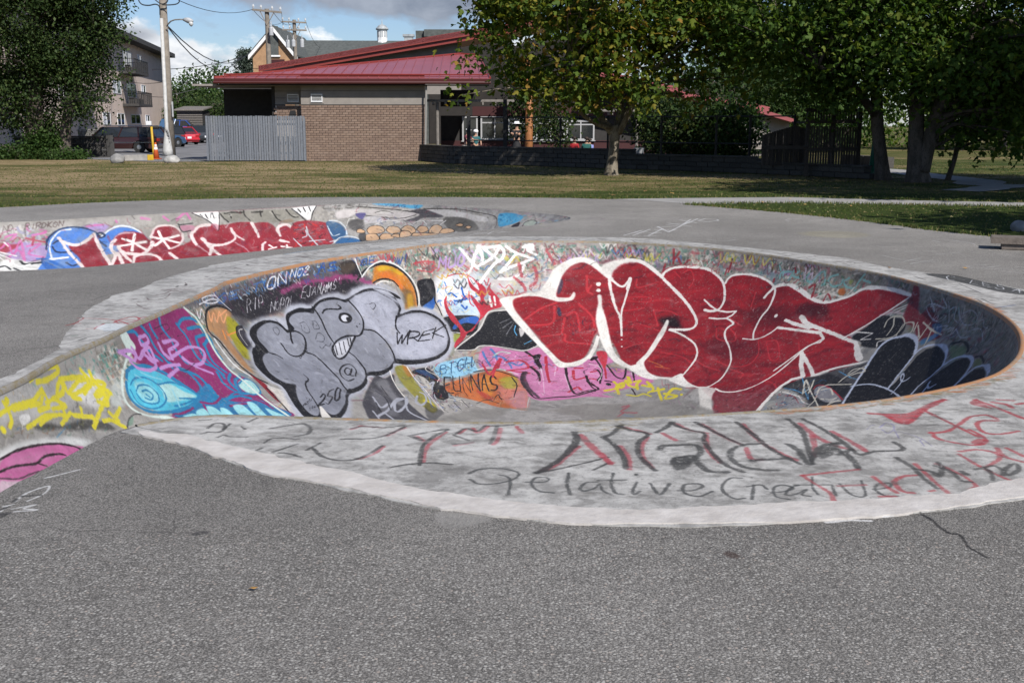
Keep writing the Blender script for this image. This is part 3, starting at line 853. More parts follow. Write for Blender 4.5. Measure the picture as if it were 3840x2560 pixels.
F n f0ece4 12 100 1 58|2325 298 20-25 18 5 27 7 33 2-18 10-29 3-27 0
F n f0ece4 12 100 1 74|2227 155 6 2 2 26-4 26-4 27-7 26-11 20-10-6 12-27 5-28 5-30 4-22
F n e6e2da 16 90 1 54|2445 283 53-14 20 14 41 18 58 16-41 14-36-15-51-16
L n f0ece4 10 100 0 69 49|2711 271-28-17-23-22-9-19 0-16 16-12-38-16-29-20
L n f0ece4 10 100 0 77 44|2600 149 32 11 33 9 22 7 20-15
L n f0ece4 4 100 1 46 10|2565 337 10-2
L n f0ece4 4 100 1 48 10|2595 324 27-7
L n f0ece4 4 100 1 28 10|2295 482 23-15
L n f0ece4 10 100 1 97 38|2431 51 12-7 23-3 24 5 29 8 22 4 23-2 18-8 21-11 11-10 18-6 25-4 31-2 42 2
L n f0ece4 6 100 0 94 26|2731 17-17 16-19 20-17 22-15 18-7 10
F n f0ece4 9 100 1 99|2622 21 10-4 23-2 34-2 42 1 2 4-10 1-38 0-31 1-20 4
L n f0ece4 10 100 0 89 55|2530 89 23 9 27 2 35 2 39 2 34 0
L n f0ece4 8 100 1 89 38|2502 101 28 3 32-1
L n f0ece4 6 100 0 87 30|2498 117 41-4 56-7 19 9
L n f0ece4 6 100 1 81 22|2614 115-7 8-11 15-7 28-5 29
L n f0ece4 12 100 0 87 82|2688 102 36 16 19 5
L n f0ece4 9 100 1 79 40|2686 177 18-19 23-16 37-20
L n f0ece4 4 100 0 90 17|2663 99 7-10 38-8-12 10-8 8 29-8
L n f0ece4 4 100 1 98 12|2711 43 30-17
L n f0ece4 4 100 1 97 12|2720 44 22-15
L n f0ece4 3 100 1 89 52|2474 98 0 0
F n 9a96a0 5 70 1 90|2665 99 7-10 34-6-12 9
L n e0c4c6 17 60 1 96 31|2692 54 18-8 31-4
F n 1d1d22 14 100 1 92|2683 76 13-21 33-4 25-1 18 14-5 20-15 14-36 7-15-5-29-1
L n f0ece4 4 100 0 90 17|2664 94 6-5 39-7-13 15 21-6
F n 7b1c28 23 90 1 97|2741 42-14-39 9-3 38 36 15-13 42 14 30 15-39 15-37-13-27-1
F n 3f7fae 18 80 1 95|2827 65 14-13-21-9 17-5 17 11-10 16-8 7
L n c8c2b0 5 100 1 94 21|2722 68-6-10 8-8 18-3 16 6 5 9-3 14-14 7-18 5
L n c8c2b0 5 100 1 93 21|2727 52 13 12 4 14
L n c8c2b0 5 100 1 94 21|2767 76-6-10-1-12 17-5 12 11-6 10
L n c8c2b0 5 100 1 96 21|2786 47 7 12
L n c8c2b0 5 100 1 94 20|2792 50 23 13
L n c8c2b0 4 100 1 95 20|2814 42 2 12 4 13
L n c8c2b0 4 100 1 96 20|2797 44 31 5 30 1
L n c8c2b0 4 100 1 94 20|2830 51 15 21
L n d8d4cc 5 100 1 90 19|2747 97-8-6 10-6 18-7
L n b9bcc4 5 85 1 99 14|2775 11 29 16
L n b9bcc4 5 85 1 99 14|2808 8 18 10-32 0-13 4 5 6 25 8 20 0 6-9
L n b9bcc4 4 85 1 99 13|2823 10 29 23
L n b9bcc4 4 85 1 99 13|2839 14-3 5 10-6 11 13 16 3
L n b9bcc4 4 85 1 99 13|2853 13 16 10 22 5 22-6-7-9-20-3-17 7
L n b9bcc4 4 85 1 99 12|2921 18 9-4 13 6 14-1
L n b9bcc4 4 85 1 97 13|2835 44 20-7-2 7 15-7
L n b9bcc4 4 85 1 98 13|2909 41 5-9 24-8 29 8
L n b9bcc4 4 85 1 97 13|2879 37 27 6 19-6
L n 8f929a 10 70 1 100 15|2681 1 11 4-1 8
L n 8f929a 9 70 1 99 14|2788 20 16 7
L n 8f929a 9 70 1 97 13|2879 53 13-13 16-7
L n 8f929a 9 70 1 95 13|2836 71 24-12 36-17
F n 6f8a5c 25 70 1 95|2902 59 16-7 29-2 6 8-15 11
F n 7b8c50 16 70 1 96|2997 53 18-5 17 5-12 7
L n 17171b 6 100 1 96 27|2898 54 22-8 24 1 12 5
L n 17171b 6 100 1 96 20|2991 51 15-5 26 2
L n 9a8a72 3 80 1 98 9|3038 47-15-10 3-8 18 4 5 9
S n e8e6e2,8a8b90,6fa39c,b82f44,1a1820,9a8a72 8 60 0 98 10 118 38 404 z|2715 20 174-5 156 2 44 27-189 15
L n 7fb5b2 11 85 1 99 30|2424 10 9 11 3 11
L n 7fb5b2 11 85 1 99 30|2436 22 20-3
L n 7fb5b2 11 85 1 98 30|2439 22 5 9
L n 7fb5b2 11 85 1 98 30|2462 16-4 17
L n 7fb5b2 11 85 1 99 29|2475 16-11 9 14 1
L n 7fb5b2 10 85 1 99 29|2497 17-2 9 14 3 9-13 9-6 9 16-2 5
L n 7fb5b2 10 85 1 99 28|2556 11-12 5 0 8 13 6 13-6 0-7
L n 7fb5b2 10 85 1 99 28|2581 13-7 7 12 7 15-2 2-10 8-13
L n 7fb5b2 10 85 1 99 28|2611 12 16 2
L n 7fb5b2 10 85 1 98 28|2602 30 3-2
L n 8a9a50 18 70 1 99 61|2588 18 0 0
F n b5622e 15 90 1 97|2571 33 7-4 9 5-1 6-10 0
L n f0ece4 8 70 1 97 18|2533 54 10-7 16-5 28 0 9-7 3-10
F n c9c5ba 18 60 1 96|2541 47 20-9 12 4-22 9
L n 97202c 10 80 1 97 29|2510 39 9-6 7 20
L n 97202c 11 80 1 97 30|2426 41-1-5
L n 97202c 11 80 1 99 30|2463 12 5 7
L n 97202c 10 80 1 96 28|2554 55 0-12 13 7
F n 24252b 34 80 1 78|2706 181 12-27 35-20 20-15 32 27 49 47-57 29
F n 15161a 5 100 0 90|2854 193-34-23-30-27-25-28-12-24 7-11 14-9 21-5 20 2 19 10 14 16 14 22 19 25 0-9-17-23-11-23 3-12 15-9 19-3 24 8 16 12 14 19 5 21-7-18 0-20 9-17 19-10 21 1 15 9 20 23-1-15 1-15 23-8 23 0 22 4-46 29-76 42-41 33
L n ccd4e6 16 100 1 87 36|2854 193-34-23-30-27-25-28-11-22 7-13 13-7 17-6 20 0 17 7 13 10
L n ccd4e6 15 100 1 91 28|2883 140-20-22-12-19-7-14 1-10 11-8 19-5 22 0 16 7 19 11
L n ccd4e6 14 100 1 92 27|2951 127-11-12-3-16-4-16 5-14 15-9 21-5 20 0 13 7 11 12 7 14
L n ccd4e6 12 100 1 95 21|3026 87-5-12-1-14 15-9 24-6 24 2 8 8
F n ccd4e6 14 100 1 93|2777 70 9-6 20-1 18 7 12 8-18-7-18-3
F n ccd4e6 11 100 1 94|2871 63 14-5 18 4 19 10-22-5
F n ccd4e6 10 100 1 95|2963 56 20-4 17 3 7 8-19-6
F n ccd4e6 10 100 1 96|3042 50 12-6 23 2 15 5-25 0
L n ccd4e6 8 100 1 81 20|2802 164 15-10 21-8 28-4 31-2 38-1
L n ccd4e6 8 100 1 85 19|2908 143-14-15-14-11-11-3 5 5 14 4 6-4-1-6
L n ccd4e6 7 100 1 88 19|2970 117-15-12-4-2 5 4 14 2 4-8
F n 1b1c20 16 85 1 73|2655 215 18-26 28-17 31-12 67 2 28 19-1 20-54 10-66 0
F n 8b8a8e 9 100 1 73|2736 190 11-10 43 1 36 3 8 5-27 11-49-1
L n b02a38 5 100 1 74 16|2735 193-5-7 19-6 37 0 48 4
L n 58a8dc 3 100 1 70 10|2666 215 31-6 28-2
L n 58a8dc 3 100 1 71 10|2670 187 50 14 45 9-21-6
L n 58a8dc 3 100 1 80 10|2731 152 40 0 21-2
L n dcd6c6 5 100 1 73 19|2688 190 43 18
L n dcd6c6 5 100 1 72 19|2686 187 35 8 7 9
L n dcd6c6 5 100 1 73 18|2704 181 36 21
L n dcd6c6 5 100 1 69 18|2725 196 92 15
L n dcd6c6 5 100 1 72 18|2750 177-3 11 32 17 16 15
L n dcd6c6 5 100 1 74 18|2755 188 15-8 26 5
L n dcd6c6 4 100 1 72 18|2788 199 21-6 5-7 3 10
L n dcd6c6 4 100 1 72 18|2828 207-7-13 13-7
L n dcd6c6 4 100 1 73 18|2824 199 2-12
L n dcd6c6 5 100 1 82 18|2759 149-1-9 15-7 14 2-12 8-7 8
L n dcd6c6 5 100 1 80 18|2766 166-3-14 10-26
L n dcd6c6 5 100 1 76 18|2750 177 47-17
F n 8a898d 16 70 1 66|2674 232 17-12 58 0 35 2-40 22
L n 8c2030 3 100 1 68 11|2697 224 25-6 37 4
L n f0ece4 3 100 1 68 14|2669 223 34-6 28-3
L n f0ece4 3 100 1 68 14|2727 213 36 4 23-2
S n a02434,d8d4cc,1a1a1e,3a70a0 3 70 0 65 10 46 24 51 x|2655 229 39-13 92 5-46 29
L n 97202c 13 75 1 99 29|2206 6 3 26
L n 97202c 13 75 1 99 29|2216 21 7 10
L n 97202c 13 75 1 97 29|2194 34-2 14
L n 97202c 12 75 1 98 28|2324 19-2 18
L n 97202c 12 75 1 98 28|2317 42 1-11
L n 97202c 13 75 1 99 29|2230 31 7-8
L n 97202c 13 75 1 99 29|2217 10-7 13
S n a02a36,8a2630 5 50 0 98 19 79 24 53 x|2187 23 156-8 8 20-161 4
L n b23340 21 65 1 94 45|1955 50 4 13-3 17-10 11
L n b23340 21 65 1 93 44|1917 71 15 17 4 12
L n b23340 21 65 1 98 45|1978 17 13 25
L n b23340 21 65 1 96 45|1928 42 3 27
F n b2b5c0 40 100 1 85|1195 68 48-7 38-2 30 4 20 6 26-12 35-2 33 8 37-9 42 0 19 8 25-8 35-2 32 5 31 17-39-22 21 6 19 16 6 25-4 13 27-1 35 8 25 18 18 34-7 39-28 24-48 13-52 0-57-9-56-17-43 8-42-3-12-6-30-6-27 8-46 5-44-1-55 3-61 4-80-40 17-21 28-17 13-10-6-12 2-18 17-17 20-11 25-4
F n 17171b 7 100 1 85|1214 68 39-3 28-1 22 5 10 7 2 11 5 1 10-10 14-11 19-3 26-1 20 5 14 0 16-5 28-4 27 3 17 7 13 0 24-5 27-5 23 2 25 8 20 10 5 11-53-28 23 4 16 12 6 19-1 13-9 10 34-2 32 6 27 15 17 19 3 24-7 25-24 20-39 9-41 1-42-3-51-10-31-12-22 7-49 2-36-7 5 0-25-5-25 8-45 5-34-1-16-2-45 4-49 3-42-1-18-8-21-14-12-8 11-13 19-14 20-13 8-10-5-11 2-14 7-14 19-11 18-7 19-2 8-11
F n 8f929d 7 100 1 85|1234 76 25-5 25-2 16 4 8 9 1 11 10-1 12-3 8-12 14-6 21-2 25 4 16 5 11-6 22-7 28-1 23 4 14 7 15-3 24-6 26-2 22 3 20 8 15 12 5 11-37-28 17 10 11 15 1 14-15 16 16-1 31 0 32 6 24 15 14 17 4 22-10 21-24 18-40 6-45-2-49-8-44-14-10 2-33 7-41-1-23-6 9 3-32-6-30 6-37 5-40-1-14-3-44 7-42 2-37 0-17-4 0-8 5-10-35 5-9-7 8-11 21-14 28-10 16-5-17-9-6-12 2-13 14-12 13-6 16-2 16 1 7-8 3-11
F n b9bcca 73 80 1 84|1527 74 50-8 42 11 18 23-37-25 28 25-11 26 45 0 55 22 17 39-15 23-84 16-96-21 9-28-14-39-11-12 2-30
F n 777a86 72 45 1 84|1186 104 37 13 35 19 45 10-9 34-38 33-97 6-45-18 24-33 36-13-26-26
S n b4b7c3,777a85,c6c9d4,8a8d98 19 36 0 85 32 106 200 61 x|1234 76 25-5 25-2 16 4 8 9 1 11 10-1 12-3 8-12 14-6 21-2 25 4 16 5 11-6 22-7 28-1 23 4 14 7 15-3 24-6 26-2 22 3 20 8 15 12 5 11-37-28 17 10 11 15 1 14-15 16 16-1 31 0 32 6 24 15 14 17 4 22-10 21-24 18-40 6-45-2-49-8-44-14-10 2-33 7-41-1-23-6 9 3-32-6-30 6-37 5-40-1-14-3-44 7-42 2-37 0-17-4 0-8 5-10-35 5-9-7 8-11 21-14 28-10 16-5-17-9-6-12 2-13 14-12 13-6 16-2 16 1 7-8 3-11
S n e0e2e8,5f626c,4a4c55 3 40 0 85 5 35 160 62 x|1234 76 25-5 25-2 16 4 8 9 1 11 10-1 12-3 8-12 14-6 21-2 25 4 16 5 11-6 22-7 28-1 23 4 14 7 15-3 24-6 26-2 22 3 20 8 15 12 5 11-37-28 17 10 11 15 1 14-15 16 16-1 31 0 32 6 24 15 14 17 4 22-10 21-24 18-40 6-45-2-49-8-44-14-10 2-33 7-41-1-23-6 9 3-32-6-30 6-37 5-40-1-14-3-44 7-42 2-37 0-17-4 0-8 5-10-35 5-9-7 8-11 21-14 28-10 16-5-17-9-6-12 2-13 14-12 13-6 16-2 16 1 7-8 3-11
L n 17171b 4 100 1 87 22|1324 90-17 11-11 9
L n 17171b 4 100 1 86 22|1316 93 16 2 8 10-11 12-21 10-22 5-19-2-8-8 6-11 4-7
L n 17171b 4 100 1 93 21|1210 96-2 8 14 9 6 9
L n 17171b 4 100 1 87 23|1424 67 1 12-4 15-9 15-8 16-4 10
L n 17171b 4 100 1 86 24|1521 71 7 18 1 17-7 14-17 13-21 6-22-5-23-2-29 2
L n 17171b 4 100 1 79 23|1412 134-28 7-18 11-1 10 22 1 36-7 49-17
L n 17171b 4 100 1 78 24|1510 131 23 8 9 15 1 20-8 19-15 15
L n 17171b 4 100 1 72 22|1415 160 2 11-7 15-10 12-23 11
L n 17171b 4 100 1 75 21|1303 131 11 10-2 16-8 17-9 15-16 13-13 12
L n 17171b 4 100 1 86 20|1226 156-6 8-23 0-21 8-16 11-17 10-16 8
L n 17171b 4 100 1 83 25|1618 123-11 10-9 13 0 11
F n 17171b 5 100 1 90|1342 69-20 23 14-2 1-11
F n c8cad2 4 100 1 78|1410 137 47 0 10 1-48 17-29 6-19-1 0-8 17-10
L n 17171b 3 100 1 78 13|1397 140-22 15
L n 17171b 3 100 1 78 13|1415 138-27 20
L n 17171b 3 100 1 79 13|1429 139-23 18
L n 17171b 3 100 1 80 14|1447 137-14 13
L n 17171b 3 100 1 80 14|1456 138-11 9
L n 17171b 3 100 1 78 13|1382 144-15 12
F n 17171b 4 100 1 88|1470 97 12-6 12 1 9 5 0 8-12 6-14-1-9-5
F n d2d4dc 4 100 1 88|1476 98 11-3 8 3 1 6-10 4-11-2
F n 17171b 4 100 1 87|1489 101 8 1-5 6-7-1
L n 17171b 3 100 1 91 21|1438 82 11-4 16 1 17 4 11-1-3-5
L n 17171b 3 100 1 86 25|1499 122 0 0
L n 17171b 3 100 1 86 20|1511 119 0 0
L n 1b1b1f 2 100 1 83 15|1178 190 19 0 0 3-20 2-36 0 20 4
L n 1b1b1f 2 100 1 84 12|1243 199-22-4-22 1 8 4-3 2-33 1-2-3
L n 1b1b1f 2 100 1 81 17|1259 201-25 2-27 2-8 3 25 2 31-4 4-4
L n 1b1b1f 3 100 1 71 15|1360 186-5-5-18 3-7 7 14 1 22-6-27 7 4 4
L n 1b1b1f 3 100 1 71 15|1348 199 25-8 5-12-21-4-29 4-19 11 1 10 22 2
L n 2c2c32 1 100 1 91 6|1286 79 10 1-1 6-13 5-1-6 5-6
L n 2c2c32 1 100 1 87 7|1360 86 15 1-6 15-13 2-5-6 9-9
L n 2c2c32 1 100 1 88 7|1395 89 9 3-5 12-15-3 12-10
L n 2c2c32 1 100 1 90 7|1568 88 11-1 2 6-11 6-4-6
L n 2c2c32 1 100 1 83 7|1362 118 23-8 6 9-15 7-16-4
L n 2c2c32 1 100 1 82 7|1353 131 0 5 19-3 6 4 16-4
L n 2c2c32 1 100 1 84 6|1261 129 14 2-3 5 17-4 21-2
L n 2c2c32 1 100 1 90 6|1165 127 7 4
L n 2c2c32 1 100 1 88 6|1160 141 10 4
L n 2c2c32 3 100 1 88 13|1362 95 0 0
L n 2c2c32 3 100 1 88 13|1398 98 0 0
L n 2c2c32 2 100 0 84 4|1115 181-9 2 11-2-6 1 11-1
L n 2c2c32 2 100 1 84 4|1118 182 8 0 1-1-3 0-5 1-2 1 6 0
L n 2c2c32 2 100 1 84 5|1138 182-3 0-4 0 1 1-5 1-3-1
L n 2c2c32 2 100 0 83 3|1150 181-12 2-1 1
L n 2c2c32 2 100 0 83 4|1142 182 6 0
L n 2c2c32 2 100 1 83 5|1157 183-3 0-4 0 0 1-5 0-2 0
L n 2c2c32 2 100 1 83 4|1118 190-1-1-5 1 0 1-3 0-4 0
L n 2c2c32 2 100 0 83 6|1130 190-12 2
L n 2c2c32 2 100 0 82 5|1130 192-5 1 7-1-5 2 10-2
L n 2c2c32 2 100 1 82 5|1146 194-3-1-5 0 2 1-5 1-3-1
L n 1b1b1f 3 100 0 79 19|1593 155-23 24 32-16-19 17 48-22
L n 1b1b1f 3 100 1 78 22|1597 185 29-23 25 4-1 6-14 3-22-1
L n 1b1b1f 3 100 0 77 24|1626 174 6 10
L n 1b1b1f 3 100 0 79 18|1704 170-35-1-36 16 39 5
L n 1b1b1f 3 100 0 78 26|1655 176 27 1
L n 1b1b1f 3 100 0 79 21|1683 189 29-21
L n 1b1b1f 3 100 0 79 20|1745 169-52 9 28 16
F n f0ece4 7 90 1 81|1135 198 9 1-18 14-10 5-15-8
F n 47464c 13 100 1 59|1390 217 35 11 42 2-41 19-40 25-64 40-36 17-112-68
F n 9a9a9e 40 60 1 58|1375 226 48 5-38 24-36 23-23-3 29-26
F n 7c7c82 39 60 1 61|1343 231-16 24-54 31-34-8 36-29
F n 8f8a3c 19 100 1 55|1494 221 35 3-7 22-36 41-39 33-49 5-18-10 48-31 30-32
F n d0c22a 22 100 1 47|1444 297 7 15-29 12-38-4 17-12
F n b8752e 29 80 1 64|1525 223 11 10-11 18-20-6
L n f0ece4 6 100 1 54 15|1536 229-17 27-18 32-44 35-19 12
L n f0ece4 6 100 1 60 15|1470 221-36 23-40 29
L n a9acb6 7 100 1 60 29|1300 242-33 20 39 2
L n a9acb6 7 100 1 64 29|1220 265 41 7 89-6 32 7
L n a9acb6 7 100 1 51 29|1382 273-48-4-48 9 5 6 79-3 28-7-83 18-19 33
L n a9acb6 7 100 1 51 30|1444 285-43 6 0 9 43 2 33-10-4-9
L n a9acb6 7 100 1 51 30|1509 272-33 28-52 16
L n a9acb6 7 100 1 54 31|1540 281 28 1-39 11-72 35
L n a9acb6 6 100 1 82 28|1233 257-32 13
L n a9acb6 6 100 1 79 28|1246 273-18 16
L n 1a1a1e 8 70 1 58 16|1338 236-11 19-50 19
L n 1a1a1e 8 70 1 58 16|1378 234-30 20
L n 1a1a1e 8 70 1 65 16|1281 251-33 15
F n 2a2a30 13 60 1 44|1437 303 1 14-11 19-49-3-72-4 34-14
S n e2e2e0,3a5aa0,1a1b20,b8a0b8 4 75 0 45 12 68 36 71 x|1498 316 103 38 1 19-125-24-39-14
F n 85837e 41 80 1 39|1321 342 111 5 249 66 181 92 190-32 208-67 183-84 87-7 71 15-409 211
S n a88a9c,b8b4ae,6a6864 9 40 0 43 21 118 50 72 0|1667 374 533 38 272-105 90 27-903 120
L n a83a4a 18 60 1 37 26|2261 424 22-14-1 29 73-26
L n a83a4a 18 60 1 32 26|2299 456 1-19
L n 6a8098 21 60 1 34 31|2316 442 51-16
F n 8e8a84 25 60 1 100|889 4 28 1 21-3 23 1 5 11-35 13-27-6-20-7
F n 8a2f66 11 100 1 98|938 2 41-1 37 0 49 3 16 5 5 13 0 16-5 17-9 16-8 20 1 10 13 10-2 14-11 16-5 20-6 20-156-78 2-8 19-46-13-17 11-27
F n d5e4dc 10 100 1 102|899 0 16 2 5 9 2 11-20 4-25 8-18 12-12 13 2 13 15 12 24 10 10 9-16-7-26-15-12-12 1-13 15-16 22-11 19-9
L n 2c7fae 8 100 1 100 33|918 3 17 4 8 14 3 10 11 14
L n 2c7fae 8 100 1 100 34|951 1 11 14-1 16 4 14 1 12
L n 2c7fae 8 100 1 100 37|1040 20 19-4 22 3 10 6
L n 2c7fae 8 100 1 100 36|1038 18 4 18-10 17-1 15 13 16-4 13
L n 2c7fae 8 100 1 100 35|1002 2-3 12 4 13
L n 2c7fae 9 100 1 99 37|1057 28 31 4 3 7
L n 2c7fae 9 100 1 98 37|1062 41 30 3-1 9
L n 2c7fae 8 100 1 100 36|1059 43-15 18-2 17 3 16
L n 2c7fae 8 100 1 97 37|1065 53 26-3-9 12-7 15
L n 2c7fae 8 100 1 98 36|1065 55-14 19 3 19
L n 2c7fae 8 100 1 100 34|967 51 19 18 0 18-10 9
L n 2c7fae 8 100 1 100 35|977 62 22 18-6 21-10 13
L n 2c7fae 8 100 1 100 36|1038 87-10 15 6 19 23 11
L n 2c7fae 8 100 1 100 36|1059 97-18 6-4 17
L n 2c7fae 8 100 1 97 36|1070 106-19 1-13 10
L n 2c7fae 8 100 1 100 34|938 47 15 24 11 19-3 6
L n 2c7fae 8 100 1 100 35|1001 94-6 20 33 9 22 23
L n 2c7fae 8 100 1 100 35|1004 29-6 21 2 11
L n 2c7fae 8 100 1 100 34|974 6 3 16
L n 2c7fae 5 100 1 101 21|964 96 24 5-18 7 26 1-12 10 41-2 15 9
L n 2c7fae 5 100 1 101 21|942 104 30 5 14 13
F n 2c7fae 11 90 1 100|954 95 45-4-4 11 5 14 17 13 29 15 8 36-151-76 37-1
L n 8a2f66 5 100 1 105 23|905 99 14 4 18 1
L n 8a2f66 5 100 1 100 24|958 104 18 9 20-1
L n 8a2f66 5 100 1 101 24|1011 111 10-9
L n 8a2f66 5 100 1 102 24|995 126 27 8 7 9
L n 8a2f66 5 100 1 101 23|952 115 6-7
L n 8a2f66 6 100 1 97 25|1042 136 6 9 2 14
F n 55bcd6 8 100 1 102|868 45 9-7 18-1 24 8 20 12 13 17 11 17 2 7-21 2-26-2-28-9-20-11-12-11 0-11
L n 2c7fae 6 100 1 101 33|870 43 10-6 19 0 25 7 19 12 14 18 10 23
L n 2c7fae 6 100 1 103 32|965 98-22 3-29-3-26-8-22-11-10-12 1-12 9-10
F n b9dcd8 15 90 1 102|919 64 20 7 11 14 11 11-25-4-28-8 6-10
F n a4d8dc 17 80 1 104|878 51 18 4 10 13-9 10-18-3-7-12
L n 2c7fae 4 100 1 103 16|869 50 16-3 21 6 11 13-5 14-19 4-20-5-11-11 2-14
L n 2c7fae 4 100 1 104 16|872 58 12-3 15 5 5 11-9 8-14-3-10-7-1-9
L n 2c7fae 4 100 1 104 16|882 61 9 2 4 7-9 3-7-5
L n 2c7fae 4 100 1 105 16|885 66 2 4
L n 2c7fae 4 100 1 101 17|916 64 28 6 10 8
L n 2c7fae 4 100 1 101 17|932 88 25 10
L n 2c7fae 4 100 1 102 17|913 92 20 4 24 2
L n 8fd0e2 5 80 1 102 18|903 45 11 8 16 9
L n 8fd0e2 5 80 1 102 18|933 77-7 10-6 8
L n 8fd0e2 5 80 1 103 17|889 44 7 6
F n b4dcd8 6 100 1 95|1056 110 19 3 6 9-11 12-15-1-9-9 0-8
L n 2c7fae 4 100 1 95 17|1050 112 26 0 6 11-13 13-18-4-10-10 6-9
L n 7fc2d2 3 100 1 95 8|1059 118 12 2-4 6-9-3
L n 7fc2d2 3 100 1 93 8|1062 115 16 5-9 11
F n 9fdbe2 5 100 1 102|936 109 16 2-4 10-17-5
F n 9fdbe2 5 100 1 101|959 111 11 7-3 14-17-8
F n 9fdbe2 5 100 1 101|977 121 8 6-4 12-15-7
F n 9fdbe2 5 100 1 101|999 128 16 5-3 16-1 6-19-11
F n 9fdbe2 5 100 1 103|1027 134 8 7-7 17-1 6-12-7 4-13
F n 9fdbe2 6 100 1 101|1040 153 6 13 3 12-15-9
F n 9fdbe2 5 100 1 104|910 105 19 4 0 6
L n d5e4dc 8 100 1 96 34|1078 5 17 14 1 15-9 18-12 18-8 22 0 21-7 26-4 23-3 19
L n 9fb0a0 9 50 1 98 14|1095 19-3 25-6 21
L n c08fcb 6 100 1 101 33|880 16 13 8 12 9
L n c08fcb 6 100 1 101 34|905 33 11-6-2-7
L n c08fcb 6 100 1 100 34|883 18 25 4 9 11 17-5 16 0-8 16-8-7 15 6
L n c08fcb 6 100 1 100 35|940 14 15 1-1 7-16 0-1-5
L n c08fcb 6 100 1 100 35|941 23 0 14
L n c08fcb 7 100 1 100 36|973 28-3 11 3 8
L n c08fcb 7 100 1 100 36|984 29 24 3 5 5-16 2-13 1-5 9-8-8
L n c08fcb 7 100 1 100 37|981 47 44-1 24 7 1 9-22 7-19-4-10-11
L n c08fcb 7 100 1 100 37|1001 53 8 14 19 18
L n c08fcb 6 100 1 101 34|896 31 7 9 19 8 16 0 3-6-10-11
L n c08fcb 7 100 1 100 35|943 52 17 1 24 5
L n c08fcb 7 100 1 100 35|947 63 15-1 12-1
L n 2b2030 1 80 1 100 5|981 12 32 1 1 6-27 1
L n 2b2030 1 80 1 100 5|1021 30 16 1
L n 2b2030 1 80 1 100 5|977 62 11 5 26-2
L n 2b2030 1 80 1 100 5|1010 57 9 5
L n 2b2030 1 80 1 100 5|994 39 4 3
S n 6e6b64,b4b0a8,4c4a46,94908a,c8c4bc 6 45 0 100 10 56 220 350 x|647 1 129 1 111 4-2 21-48 40-38 14-97-25-85-15
F n d9d8d6 46 90 1 100|778 22 36 0 15 10-1 12-16 9-23-1-18-17
F n c9c8c4 53 55 1 100|647 1 34 1 48 6 44 13-7 19-58-2-50-12-24-4
F n c4ccc8 36 60 1 101|848 37 9 9-13 16-15 2-8-9
S n 6fa39c,5c9890,8fb5ac,4f8f86 4 75 0 100 21 14 90 81 x|774 5 31-2 28 2 45 3 7 9-23 17-31 2-26-16-34-2
S n 6fa39c,a8a29a,d8d6d0,d0a060 3 50 0 100 13 15 70 82 x|647 1 51 2 174 19-8 19-83-15-93-10-51 2
S n 3a3a3c,55524e,2a2c2e 3 50 0 100 7 66 60 83 -0.4|744 39 51 3 26 13-19 24-67-20-47-16-4-7
F n 33332f 17 75 1 100|675 37 18 2 28 10 42 8 30 11 6 11-37-13-27-7-23-9-30-7
S n 5a7f70,3f6a9a,2a2a2c,c8c4bc,7a7a50,8a5a30 3 50 0 100 11 63 50 84 -0.1|634 22 38 11 89 25 35 21-77-20-92-28
L n e3d63a 10 95 1 100 39|710 7 21 3 26 0 5-4-17-4-29-2-18 3
L n e3d63a 9 95 1 100 37|639 16 14-1 16 1 24 4
L n e3d63a 9 95 1 100 36|648 8 3 10-2 7-5 3
L n e3d63a 9 95 1 100 38|658 17 26 3 31-5-12 8-20-2
L n e3d63a 10 95 1 100 38|716 14 0 15-22-1
L n e3d63a 10 95 1 100 39|712 26 41 1 4-10-18 10-2 15
L n e3d63a 10 95 1 99 39|730 27 16 11-28-5
L n e3d63a 10 95 1 100 41|763 22 1 8 27-5 17 5-17 4-25 0 12 6
L n e3d63a 10 95 1 100 41|758 16 28 5 15 3
L n e3d63a 10 95 1 100 42|801 17 5 8 4 8
L n e3d63a 10 95 1 100 42|788 37 23-5 18 6-25 6 23 1
L n e3d63a 11 95 1 100 42|814 22 1 12 15 14
L n e3d63a 10 95 1 100 41|828 47-26 9-31 11
L n e3d63a 10 95 1 100 42|820 44-6 12-11-6
L n e3d63a 9 95 1 100 38|665 35 31-1 16 3
L n e3d63a 10 95 1 99 38|685 38 25-1 26 7
L n e3d63a 10 95 1 99 39|719 48 28-3
L n e3d63a 10 95 1 100 40|750 48 30 11
L n e3d63a 10 95 1 100 40|770 47-5 6
L n e3d63a 10 95 1 101 41|792 67 9 2
L n e3d63a 10 95 1 101 42|829 64-16 5-4-6
L n e3d63a 10 95 1 101 42|803 69 13 13
L n e3d63a 10 95 1 101 42|806 72 8 1
L n e3d63a 8 100 1 100 65|653 9 1 0
L n e3d63a 6 100 1 100 48|634 28 0 0
F n e8e7e4 8 80 1 100|663 24 13 2-2 5-12 1-2-3
L n f0ece4 2 100 1 100 6|662 30-5 4
L n 4a8ab0 4 70 1 99 11|698 54 25-2
F n d9dad8 25 90 1 100|617 41 22 0 32 6 46 13 32 14-18 0-35-14-42-11-42-3
L n 2c2c2e 7 80 1 102 17|819 83 12-6 13-1 9 3
F n 5f8a74 9 60 1 102|829 78 10-1-9 6-8-1
F n c0699a 10 100 1 100|610 48 23-2 30 4 29 8 21 9 16 8-51-4-44 1-29-3-19-2
F n cc86ae 40 60 1 101|623 48 46 10 11 8-31-4-31-6
L n 2e2226 5 100 1 100 15|612 46 22 0 28 4 30 8 21 9 10 7
L n 2e2226 5 100 1 101 15|603 54 16 1 17 4 13 3 16-1 21 5 7 4
L n 2e2226 4 100 1 101 10|649 62 9 6
L n 4a3a42 5 100 1 101 10|598 58 18 7 19 2 17 3
F n cfd0ce 14 70 1 102|596 60 9 3 14 6-18 0-15-2
